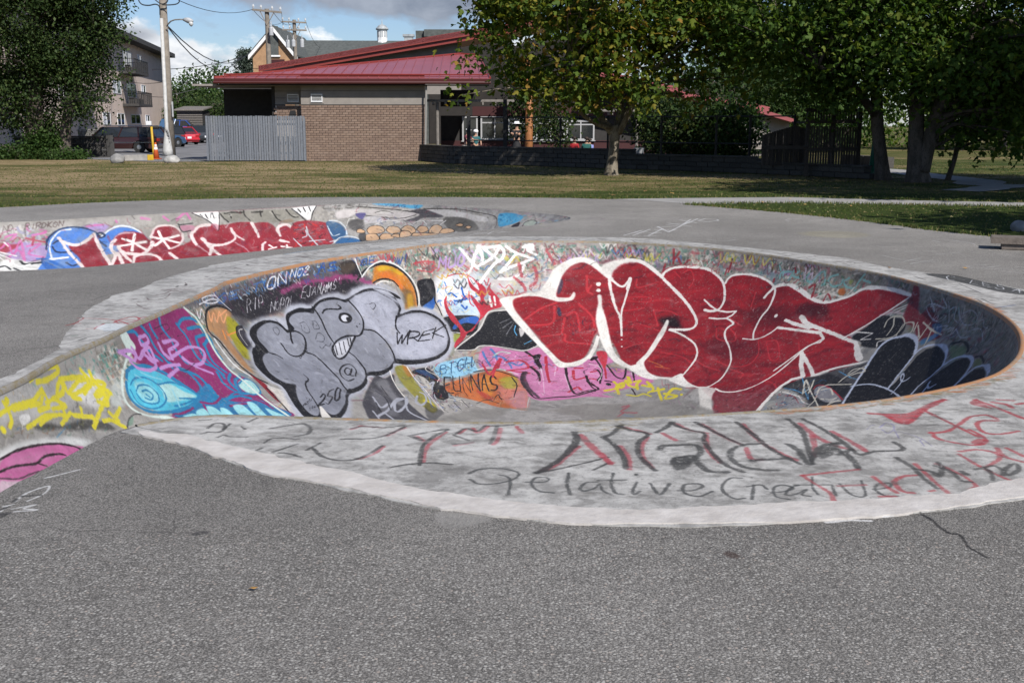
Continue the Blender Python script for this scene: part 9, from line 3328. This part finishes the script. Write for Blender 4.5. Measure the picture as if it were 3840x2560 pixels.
STAR = np.array([(0, 0), (-.28, .10), (-.50, .42), (-.20, .46), (-.22, .80), (0, 1.05), (.22, .80), (.20, .46), (.50, .42), (.28, .10)], np.float32)
STAR[:, 1] -= .1
STAR_F = [(0, 1, 3), (1, 2, 3), (3, 4, 5), (0, 3, 5), (0, 5, 7), (5, 6, 7), (7, 8, 9), (0, 7, 9)]
OVAL = np.array([(0, 0), (-.32, .38), (0, 1.0), (.32, .38)], np.float32)
OVAL_F = [(0, 1, 2), (0, 2, 3)]


def leaves(name, centres, spread, per, size, m, parent, seed, star=False, droop=.5, flat=.7):
    """clumps of separate leaves round twig ends"""
    rng = np.random.default_rng(seed)
    C = np.asarray(centres, np.float32)
    n = len(C) * per
    base = np.repeat(C, per, 0) + np.clip(rng.normal(0, 1, (n, 3)), -2.2, 2.2) * np.array([spread, spread, spread * flat])
    shp, fc = (STAR, STAR_F) if star else (OVAL, OVAL_F)
    k = len(shp)
    s = size * rng.uniform(.6, 1.25, n)
    az_ = rng.uniform(0, 2 * np.pi, n)
    tilt = rng.normal(-droop, .55, n)
    roll = rng.normal(0, .7, n)
    d = np.stack([np.cos(az_) * np.cos(tilt), np.sin(az_) * np.cos(tilt), np.sin(tilt)], 1)
    side = np.stack([-np.sin(az_), np.cos(az_), np.zeros(n)], 1)
    nor = np.cross(side, d)
    side = side * np.cos(roll)[:, None] + nor * np.sin(roll)[:, None]
    nor = np.cross(side, d)
    fold = np.abs(shp[:, 0]) * .35
    v = base[:, None] + (side[:, None] * shp[None, :, :1] + d[:, None] * shp[None, :, 1:2] + nor[:, None] * fold[None, :, None]) * s[:, None, None]
    f = (np.arange(n)[:, None, None] * k + np.array(fc)[None]).reshape(-1, 3)
    return npmesh(name, v.reshape(-1, 3), f, m, parent)


def tree(name, base, label, trunk, lobes, n_clump, per, size, spread, lmat, bmat, seed, star=False, group=None, limbs=28, shell=.55, gap=.0, cat='tree', droop=.5, limb_r=.09):
    """trunk: list of stems, each a list of (x, y, z, radius) from the base; lobes: (x, y, z, rx, ry, rz) of the crown"""
    rng = random.Random(seed)
    e = empty(name, base, label, cat, group)
    tips = []
    tm = MB()
    for st_ in trunk:
        c = catmull([np.array(q, float) for q in st_], 4)
        tm.tube([tuple(q[:3]) for q in c], [max(.01, q[3]) for q in c], 10)
        tips.append(c)
    tm.build('trunk', bmat, e, smooth=True)
    vol = [l[3] * l[4] * l[5] for l in lobes]
    pts = []
    guard = 0
    while len(pts) < n_clump and guard < n_clump * 40:
        guard += 1
        l = rng.choices(lobes, vol)[0]
        u = Vector((rng.gauss(0, 1), rng.gauss(0, 1), rng.gauss(0, 1))).normalized()
        r_ = shell + (1 - shell) * rng.random() ** .7 if rng.random() < .78 else rng.random() ** .5
        p = Vector((l[0] + u.x * l[3] * r_, l[1] + u.y * l[4] * r_, l[2] + u.z * l[5] * r_))
        if gap and mnoise.noise(p * .55 + Vector((seed * 1.3, 0, 0))) + .35 * mnoise.noise(p * 1.7) < gap - .55:
            continue
        pts.append(p)
    # limbs: from the nearest stem out towards chosen clumps
    lm = MB()
    allc = [q for c in tips for q in c[len(c) // 4:]]
    pick = rng.sample(pts, min(limbs, len(pts)))
    for p in pick:
        best = min(allc, key=lambda q: (Vector(q[:3]) - p).length + max(0, q[2] - p.z + .3) * 2.5)
        a = Vector(best[:3])
        r0 = min(best[3] * .65, limb_r)
        mid = a.lerp(p, .5) + Vector((rng.uniform(-.3, .3), rng.uniform(-.3, .3), rng.uniform(0, .5)))
        c = catmull([np.array(a), np.array(a.lerp(mid, .5)) + np.array([0, 0, .1]), np.array(mid), np.array(p)], 3)
        lm.tube([tuple(q) for q in c], [r0 * (1 - .85 * k / (len(c) - 1)) + .006 for k in range(len(c))], 5)
        for _ in range(2):
            q = min(rng.sample(pts, min(40, len(pts))), key=lambda z: (z - p).length)
            lm.tube([tuple(mid), tuple(mid.lerp(q, .6) + Vector((0, 0, .12))), tuple(q)], [r0 * .45, r0 * .25, .006], 4)
    if limbs:
        lm.build('limbs', bmat, e, smooth=True)
    cr = leaves('crown', pts, spread, per, size, lmat, e, seed, star, droop)
    return e


B_MAPLE = barkmat('mottled_bark', (.105, .088, .065), (.215, .188, .145), 6)
B_DARK = barkmat('dark_bark', (.075, .062, .050), (.12, .10, .085), 5)
GM = [(.105, .150, .022), (.070, .120, .018), (.140, .180, .026), (.052, .092, .016), (.15, .170, .026), (.070, .115, .018), (.18, .185, .026), (.095, .140, .022), (.22, .190, .030), (.066, .110, .018), (.27, .165, .035), (.085, .135, .024), (.125, .155, .022), (.045, .080, .014)]
L_MAPLE = leafmat('plane_leaf', GM, .42)
L_DARK = leafmat('deep_green_leaf', [(.066, .118, .022), (.048, .096, .019), (.092, .145, .026), (.056, .104, .020), (.078, .130, .026), (.130, .165, .030)], .42)
L_POPLAR = leafmat('poplar_leaf', [(.026, .048, .012), (.018, .036, .010), (.036, .060, .016), (.024, .044, .012), (.060, .085, .026)], .22)
L_BUSH = leafmat('bush_leaf', [(.050, .085, .020), (.036, .066, .016), (.075, .110, .024), (.10, .12, .024), (.044, .076, .016)], .3)
L_IVY = leafmat('ivy_leaf', [(.030, .062, .014), (.022, .050, .011), (.042, .080, .018), (.055, .092, .024)], .25)
L_FIR = leafmat('conifer_needle', [(.045, .062, .045), (.035, .050, .038), (.06, .078, .058)], .1)

# the plane tree in the middle of the lawn
mb_ = gnd(2292, 657)
MY = mb_.y


def mt(px, py, dy, r_):
    p = at(px, py, MY + dy) - Vector((mb_.x, MY, 0))
    return (p.x, p.y, p.z, r_)


stems = [
    [(0, 0, -.05, .28), (0, 0, .10, .225), mt(2298, 600, 0, .175), mt(2303, 545, 0, .165), mt(2305, 500, 0, .175), mt(2303, 470, 0, .18)],
    [mt(2300, 500, .02, .15), mt(2262, 452, -.1, .12), mt(2240, 410, -.2, .10), mt(2243, 330, -.3, .085), mt(2236, 250, -.3, .075), mt(2222, 130, -.2, .06), mt(2210, -60, -.1, .045), mt(2190, -300, 0, .02)],
    [mt(2312, 500, .02, .15), mt(2325, 420, .1, .115), mt(2330, 350, .2, .10), mt(2312, 300, .2, .085), mt(2330, 150, .3, .07), mt(2345, -50, .4, .05), mt(2360, -320, .4, .02)],
    [mt(2318, 490, .05, .14), mt(2345, 420, .2, .10), mt(2378, 340, .3, .09), mt(2380, 240, .35, .08), mt(2400, 150, .4, .07), mt(2425, 20, .5, .055), mt(2450, -200, .5, .02)],
    [mt(2320, 500, -.05, .11), mt(2370, 400, -.4, .085), mt(2395, 330, -.6, .06), mt(2480, 230, -.9, .05), mt(2560, 160, -1.2, .03)],
    [mt(2290, 480, -.1, .10), mt(2220, 455, -.4, .075), mt(2170, 400, -.8, .055), mt(2150, 230, -1.2, .045), mt(2060, 242, -1.4, .035), mt(1975, 272, -1.7, .015)],
    [mt(2236, 300, -.3, .07), mt(2120, 240, .3, .05), mt(1990, 110, .8, .03), mt(1900, 40, 1.0, .012)],
    [mt(2380, 240, .35, .07), mt(2520, 120, .8, .05), mt(2650, 20, 1.0, .03), mt(2750, -30, 1.0, .012)]]


def ml(px, py, dy, rx, ry, rz_2):
    p = at(px, py, MY + dy) - Vector((mb_.x, MY, 0))
    return (p.x, p.y, p.z, rx, ry, rz_2)


lob = [ml(2290, -120, 0, 4.4, 4.2, 3.1), ml(2050, 130, .2, 2.2, 2.4, 1.9), ml(2600, 130, .2, 2.1, 2.2, 1.8), ml(2300, 190, -1.6, 2.6, 1.6, 1.4), ml(1890, 120, 0, 1.3, 1.4, 1.2), ml(1800, 20, 0, 1.0, 1.2, .8), ml(2720, 260, 0, 1.2, 1.2, 1.0), ml(2120, 330, -.8, 1.6, 1.3, .75), ml(2500, 300, -.9, 1.8, 1.3, .8), ml(1990, 330, 0, .9, .9, .8), ml(2640, 380, 0, .8, .8, .5), ml(1745, 330, -1.2, .38, .4, .42), ml(1760, 250, -1.0, .45, .4, .35), ml(2790, 110, 0, .7, .7, .8)]
tree('plane_tree', (mb_.x, MY, 0), 'broad green and yellow leaved tree with mottled bark alone on the lawn', stems, lob, 780, 30, .20, .38, L_MAPLE, B_MAPLE, 11, star=True, limbs=80, gap=.49, droop=.55)

# the pair of dark maples at the right
g1, g2 = gnd(3312, 674), gnd(3442, 682)


def rl(o, px, py, dy, *r_):
    p = at(px, py, o.y + dy) - Vector((o.x, o.y, 0))
    return (p.x, p.y, p.z, *r_)


s1 = [[(0, 0, -.05, .28), rl(g1, 3308, 640, 0, .22), rl(g1, 3300, 560, 0, .185), rl(g1, 3290, 470, 0, .18), rl(g1, 3288, 380, 0, .17), rl(g1, 3280, 200, .2, .16), rl(g1, 3270, -100, .4, .08)], [rl(g1, 3290, 440, 0, .14), rl(g1, 3180, 300, -.6, .09), rl(g1, 3070, 250, -1.2, .05)]]
s2 = [[(0, 0, -.05, .40), rl(g2, 3440, 640, 0, .30), rl(g2, 3440, 580, 0, .27), rl(g2, 3436, 480, 0, .21), rl(g2, 3440, 330, .1, .2), rl(g2, 3440, 100, .2, .13), rl(g2, 3440, -200, .3, .06)], [rl(g2, 3455, 640, -.1, .24), rl(g2, 3478, 560, -.2, .19), rl(g2, 3500, 460, -.3, .16), rl(g2, 3560, 300, -.4, .15), rl(g2, 3620, 160, -.5, .12), rl(g2, 3690, -60, -.6, .06)]]
l1 = [rl(g1, 3230, -40, 0, 3.6, 3.6, 3.0), rl(g1, 3000, 140, 0, 2.2, 2.4, 1.7), rl(g1, 3150, 250, -1.2, 2.2, 1.8, 1.1), rl(g1, 2900, 60, .5, 1.8, 2.0, 1.5), rl(g1, 3080, 350, .4, 1.6, 1.4, .6)]
l2 = [rl(g2, 3560, -40, 0, 3.6, 3.4, 3.0), rl(g2, 3480, 220, -1.5, 2.4, 1.6, 1.2), rl(g2, 3700, 230, 0, 1.9, 2.2, 1.7), rl(g2, 3650, 400, .3, 1.6, 1.6, .95), rl(g2, 3500, 470, .6, 1.2, 1.2, .6), rl(g2, 3780, 480, -.4, 1.1, 1.2, .7)]
tree('maple_tree', (g1.x, g1.y, 0), 'dark leafy tree with one straight trunk beside the wall corner', s1, l1, 560, 32, .165, .40, L_DARK, B_DARK, 21, star=True, limbs=44, group='dark trees at the right of the lawn', gap=.36)
tree('maple_tree', (g2.x, g2.y, 0), 'dark leafy tree with a thick forked trunk, right of the straight trunk', s2, l2, 580, 32, .165, .40, L_DARK, B_DARK, 22, star=True, limbs=44, group='dark trees at the right of the lawn', gap=.36)
g3 = gnd(3553, 675)
tree('maple_tree', (g3.x + 1.2, g3.y - .4, 0), 'small leaning tree with a thin dark trunk and low drooping leaves', [[(-1.2, .4, -.03, .085), (-1.08, .3, .6, .07), (-.95, .2, 1.3, .065), (-.2, 0, 2.8, .06), (.4, 0, 4.2, .02)]], [(1.2, 0, 3.2, 1.6, 1.6, 1.5), (1.9, .2, 1.9, 1.0, 1.1, .7), (.6, 0, 4.2, 1.4, 1.4, 1.0), (2.6, .3, 3.0, 1.2, 1.4, 1.4)], 230, 22, .20, .36, L_BUSH, B_DARK, 23, star=True, limbs=20, group='dark trees at the right of the lawn', gap=.2)

# the big dark tree at the left with ivy at its foot
g4 = gnd(60, 600)
PYL = g4.y + 2
lt = []
for (px, py, r_, rz_2) in ((150, 60, 3.3, 3.4), (20, 200, 3.0, 3.6), (290, 160, 2.1, 2.4), (330, 40, 1.6, 2.6), (40, 400, 2.0, 1.5), (240, 330, 2.2, 1.5), (360, 260, 1.3, 1.0), (150, 440, 1.2, .8), (250, -120, 3.2, 2.6), (60, -120, 3.4, 3.0), (330, 420, .8, .6), (395, 170, .7, 1.0), (410, 320, .6, .5), (425, 70, .5, .7), (300, 470, .7, .4)):
    p = at(px, py, PYL) - Vector((g4.x, g4.y, 0))
    lt.append((p.x, p.y, p.z, r_, r_ * 1.0, rz_2))
tree('poplar_tree', (g4.x, g4.y, 0), 'large dark dense tree filling the left edge above the pierced wall', [[(0, 2, -.1, .5), (.1, 2, 1.4, .38), (.3, 2, 3, .34), (.5, 2, 6, .2), (.6, 2, 9, .08)], [(1.4, 2, -.1, .3), (1.7, 2, 2, .22), (2.6, 2, 4.4, .12)]], lt, 2100, 34, .16, .36, L_POPLAR, B_DARK, 31, limbs=60, shell=.45, gap=.22)


def bush(name, px, py, Y, rx, rz_2, label, lm, seed, n_=120, per=24, size=.16, group=None, spread=.2, star=False):
    p = at(px, py, Y)
    return tree(name, (p.x, Y, 0), label, [[(0, 0, -.05, .06), (0, 0, rz_2 * .6, .04), (.1, 0, rz_2 * 1.2, .015)]], [(0, 0, rz_2 * .98, rx, rx * .8, rz_2 * .95)], n_, per, size, spread, lm, B_DARK, seed, star, group, limbs=10, shell=.7, cat='bush')


bush('ivy_bush', 165, 560, 53.2, .75, .62, 'bright ivy heap standing against the dark pierced wall', L_IVY, 41, 150, 24, .15)
bush('ivy_bush', 60, 590, 52.6, .9, .32, 'low dark ivy at the far left foot of the big tree', L_IVY, 42, 120, 22, .14)
bush('ivy_bush', 245, 590, 52.4, 1.0, .18, 'low ivy spreading over the ground right of the ivy heap', L_IVY, 43, 110, 20, .13)
bush('ivy_bush', 175, 500, 54.4, .6, .9, 'tall ivy climbing behind the ivy heap', L_IVY, 44, 110, 24, .14)

# beyond the car park
def bgtree(px, py_top, Y, rx, label, lm, seed, n_=170, per=24, size=.34, base=.0, crown=.62, spread=.55, group='trees beyond the car park and hall', star=False):
    p = at(px, py_top, Y)
    H = p.z
    rzc = H * crown / 2
    lo_ = [(0, 0, H - rzc, rx, rx, rzc), (rx * .45, 0, H - rzc * 1.5, rx * .7, rx * .7, rzc * .7), (-rx * .5, 0, H - rzc * 1.6, rx * .65, rx * .7, rzc * .7)]
    return tree('background_tree', (p.x, Y, base), label, [[(0, 0, -.1, H * .03), (0, 0, H * .4, H * .022), (0, 0, H * .95, .03)]], lo_, n_, per, size, spread, lm, B_DARK, seed, star, group, limbs=14, shell=.6, gap=.12)


bgtree(700, 295, 140, 5.0, 'dark green tree just right of the utility pole beyond the car park', L_IVY, 51, 230, size=.42, spread=.8, crown=.8)
bgtree(800, 245, 146, 5.0, 'taller rounded dark tree beyond the car park left of the red roof', L_IVY, 52, 250, size=.42, spread=.8, crown=.8)
bgtree(660, 330, 128, 4.0, 'olive green tree low behind the parked cars', L_POPLAR, 53, 200, size=.38, spread=.7, crown=.9)
bgtree(760, 380, 122, 4.2, 'wide olive bush-like tree behind the brown shed', L_POPLAR, 54, 220, size=.36, spread=.7, crown=.95)
bgtree(860, 360, 118, 3.4, 'grey-green tree against the left end of the red roof', L_POPLAR, 55, 200, size=.32, spread=.6, crown=.95)
bgtree(2790, 190, 64, 3.2, 'grey-green tree behind the right end of the hall', L_POPLAR, 56, 260, size=.26, spread=.5, crown=.85)
bgtree(2880, 110, 70, 3.8, 'tall green tree right of the grey-green tree behind the hall', L_BUSH, 57, 280, size=.3, spread=.6, crown=.85)
bgtree(2990, 170, 66, 3.6, 'dark tree behind the play tower', L_IVY, 58, 260, size=.3, spread=.55, crown=.9)
bgtree(2560, 240, 66, 2.6, 'dark tree showing through the leaves of the lawn tree', L_IVY, 59, 180, size=.28, spread=.5, crown=.85)
# conifer
cf = at(920, 188, 128)
ce = empty('conifer_tree', (cf.x, 128, 0), 'grey-green drooping conifer left of the gabled hall', 'tree', 'trees beyond the car park and hall')
MB().tube([(0, 0, 0), (0, 0, cf.z)], [.35, .04], 8).build('trunk', B_DARK, ce)
rng_ = random.Random(61)
cpts = []
for k in range(260):
    h_ = rng_.random() ** .8
    r_ = (1 - h_) * 3.6 + .25
    a_ = rng_.uniform(0, 6.28)
    q_ = rng_.random() ** .5
    cpts.append((math.cos(a_) * r_ * q_, math.sin(a_) * r_ * q_, cf.z * (.25 + .75 * h_) - q_ * r_ * .25))
leaves('crown', cpts, .38, 26, .30, L_FIR, ce, 62, droop=.9, flat=.5)
# bushes on the terrace
L_SHADE = leafmat('terrace_leaf', [(.020, .040, .010), (.014, .030, .008), (.030, .052, .012), (.045, .060, .014)], .2)


def tbush(px, Y, rx, H, label, lm, seed, n_=110, size=.17):
    p = at(px, 560, Y)
    return tree('terrace_shrub', (p.x, Y, .02), label, [[(0, 0, 0, .05), (0, 0, H * .5, .035), (.05, 0, H * .95, .012)]], [(0, 0, H * .56, rx, rx * .8, H * .46)], n_, 24, size, .24, lm, B_DARK, seed, False, 'shrubs on the hall terrace', limbs=10, shell=.55, cat='shrub', gap=.1)


tbush(2530, 44, 1.0, 2.6, 'dark shrub right of the big tree trunk behind the steel fence', L_SHADE, 71)
tbush(2640, 42, 1.1, 2.3, 'olive shrub in the middle of the terrace bushes', L_SHADE, 72)
tbush(2750, 41, 1.0, 2.5, 'yellow-green shrub left of the play tower', L_IVY, 73, 130)
tbush(2700, 45, 1.3, 3.2, 'tall dark shrub behind the yellow-green shrub', L_SHADE, 74)
tbush(2080, 47.5, .7, 2.7, 'thin dark young tree in front of the hall windows', L_SHADE, 75, 60, .15)
tbush(1985, 52.5, .9, 4.4, 'slim leafy young tree beside the timber column', L_SHADE, 76, 90, .16)
tbush(2450, 46.5, .9, 2.9, 'dark shrub by the grey bin', L_SHADE, 77)

# the wood beyond the far lawn at the right: separate trees in a row
rng_ = random.Random(81)
for k in range(15):
    X = 14 + k * 4.1 + rng_.uniform(-1, 1)
    Y = 74 + rng_.uniform(-6, 10)
    H = rng_.uniform(8, 11)
    nth = 'first second third fourth fifth sixth seventh eighth ninth tenth eleventh twelfth thirteenth fourteenth fifteenth'.split()[k]
    lbl = nth + (' tree, dark green,' if k % 4 != 3 else ' tree, olive green,') + ' from the play tower in the row beyond the far lawn'
    tree('far_lawn_tree', (X, Y, 0), lbl, [[(0, 0, -.1, .28), (0, 0, 2.2, .2), (0, 0, H * .9, .04)]], [(0, 0, H * .56, 3.4, 3.2, H * .42), (1.2, 0, H * .26, 3.0, 2.4, H * .22)], 130, 22, .40, .7, [L_DARK, L_BUSH][k % 4 == 3], B_DARK, 90 + k, False, 'trees in the row beyond the far lawn', limbs=8, shell=.55)
rng2 = np.random.default_rng(83)
uc = np.c_[rng2.uniform(9, 84, 900), rng2.uniform(80, 90, 900), rng2.random(900) ** 1.2 * 3.6]
ug = leaves('undergrowth', uc, .7, 22, .36, L_DARK, None, 84)
tag(ug, 'dark undergrowth filling the gaps under the far row of trees', kind='stuff')
# trees standing outside the frame to the right, whose shade lies across the lawn
for k, (X, Y, H) in enumerate(((14.6, 10.6, 9), (13.0, 22.0, 8.6), (16.5, 25.5, 8.6))):
    tree('shade_tree', (X, Y, 0), ['leafy tree right of the slide bench, shading the grass bank', 'tall leafy tree right of the path, shading the lawn', 'leafy tree right of the plaza'][k], [[(0, 0, -.1, .3), (0, 0, 2.6, .22), (0, 0, H * .9, .04)]], [(0, 0, H * .74, 3.6, 3.6, H * .24)], 300, 24, .34, .5, L_DARK, B_DARK, 120 + k, False, 'trees right of the plaza', limbs=16, shell=.5)

# ------------------------------------------------------------------ fallen leaves, grass along the edges
M_FALLEN = by_object('fallen_leaf', [(.30, .17, .05), (.34, .22, .07), (.22, .12, .05)], .8, bump=.2)
fl_pts = [(950, 2215, .036), (3335, 1008, .06), (3620, 1010, .085), (2215, 742, .12), (1545, 648, .16), (2520, 728, .14), (2860, 762, .12), (2800, 705, .14), (2420, 720, .15), (2300, 735, .12), (1120, 1520, .001), (2960, 748, .11), (3190, 775, .1), (3020, 770, .1)]
LEAF_AT = ['', 'on the far lip of the near bowl', 'on the asphalt by the black painted strip', 'on the lawn edge where the pale path starts', 'on the lawn in front of the terrace wall end', 'on the lawn right of the big tree trunk', 'on the narrow pale path, right of its middle', 'on the lawn between the big tree and the dark trees', 'on the lawn just in front of the big tree trunk', 'on the lawn a step left of the big tree trunk', '', 'on the pale path below the play tower', 'on the grass wedge near its lower edge', 'on the tip of the grass wedge']
for k, (px, py, s_) in enumerate(fl_pts):
    if s_ < .01:
        continue
    p = gnd(px, py)
    mbl = MB()
    q = [(-.5, 0, .02), (-.2, .24, .10), (.2, .2, .05), (.5, 0, .16), (.15, -.22, .07), (-.2, -.2, .12)]
    mbl.poly([(x * s_, y * s_, z * s_ * 1.4 + .008) for x, y, z in q])
    o = mbl.build('fallen_leaf', M_FALLEN)
    o.location = (p.x, p.y, 0)
    o.rotation_euler = (0, 0, k * 1.7)
    tag(o, 'single curled brown leaf lying on the near asphalt' if k == 0 else 'dry fallen leaf ' + LEAF_AT[k], 'leaf', None if k == 0 else 'fallen leaves towards the lawn')
rng = np.random.default_rng(7)
# blades: dense fringe where the lawn meets asphalt and walls, sparse tufts over the lawn
fr_ = []
pe = np.array(plaza_f)
for k in range(len(pe) - 1):
    a_, b_ = pe[k], pe[k + 1]
    if a_[1] < 13 or a_[0] < -16 or a_[0] > 14:
        continue
    n_ = int(np.linalg.norm(b_ - a_) * 150)
    tt_ = rng.random(n_)[:, None]
    fr_.append(a_ + (b_ - a_) * tt_ + rng.normal(0, .05, (n_, 2)))
fr_ = np.vstack(fr_)
lw_ = np.c_[rng.uniform(-19, 19, 200000), 17 + 36 * rng.random(200000) ** 1.3]
keep = ~pts_in_poly(lw_, plaza_f) & (np.abs(lw_[:, 0]) < lw_[:, 1] * .49)
lw_ = lw_[keep][:34000]
for o_ in (pth, pad, cpath):
    pv = np.array([v.co[:2] for v in o_.data.vertices])
    for f_ in o_.data.polygons:
        q_ = pv[list(f_.vertices)]
        lw_ = lw_[~pts_in_poly(lw_, q_)]
B_ = np.vstack([fr_, lw_])
n_ = len(B_)
h_ = np.r_[rng.uniform(.02, .075, len(fr_)), rng.uniform(.008, .024, len(lw_))]
wd_ = np.r_[rng.uniform(.006, .014, len(fr_)), rng.uniform(.010, .03, len(lw_))]
a_ = rng.uniform(0, 2 * np.pi, n_)
lean = rng.normal(0, .4, (n_, 2)) * h_[:, None]
sx_ = np.stack([np.cos(a_), np.sin(a_)], 1) * wd_[:, None]
V = np.stack([np.c_[B_ - sx_, np.full(n_, -.006)], np.c_[B_ + sx_, np.full(n_, -.006)], np.c_[B_ + lean, h_]], 1).reshape(-1, 3)
M_BLADE = leafmat('grass_blade', [(.065, .095, .022), (.09, .11, .03), (.05, .08, .018), (.14, .13, .05), (.18, .15, .07), (.08, .11, .026)], .25)
gr = npmesh('grass', V, np.arange(n_ * 3).reshape(-1, 3), M_BLADE)
tag(gr, 'short grass growing over the lawn and along the asphalt edge', 'grass', kind='stuff')
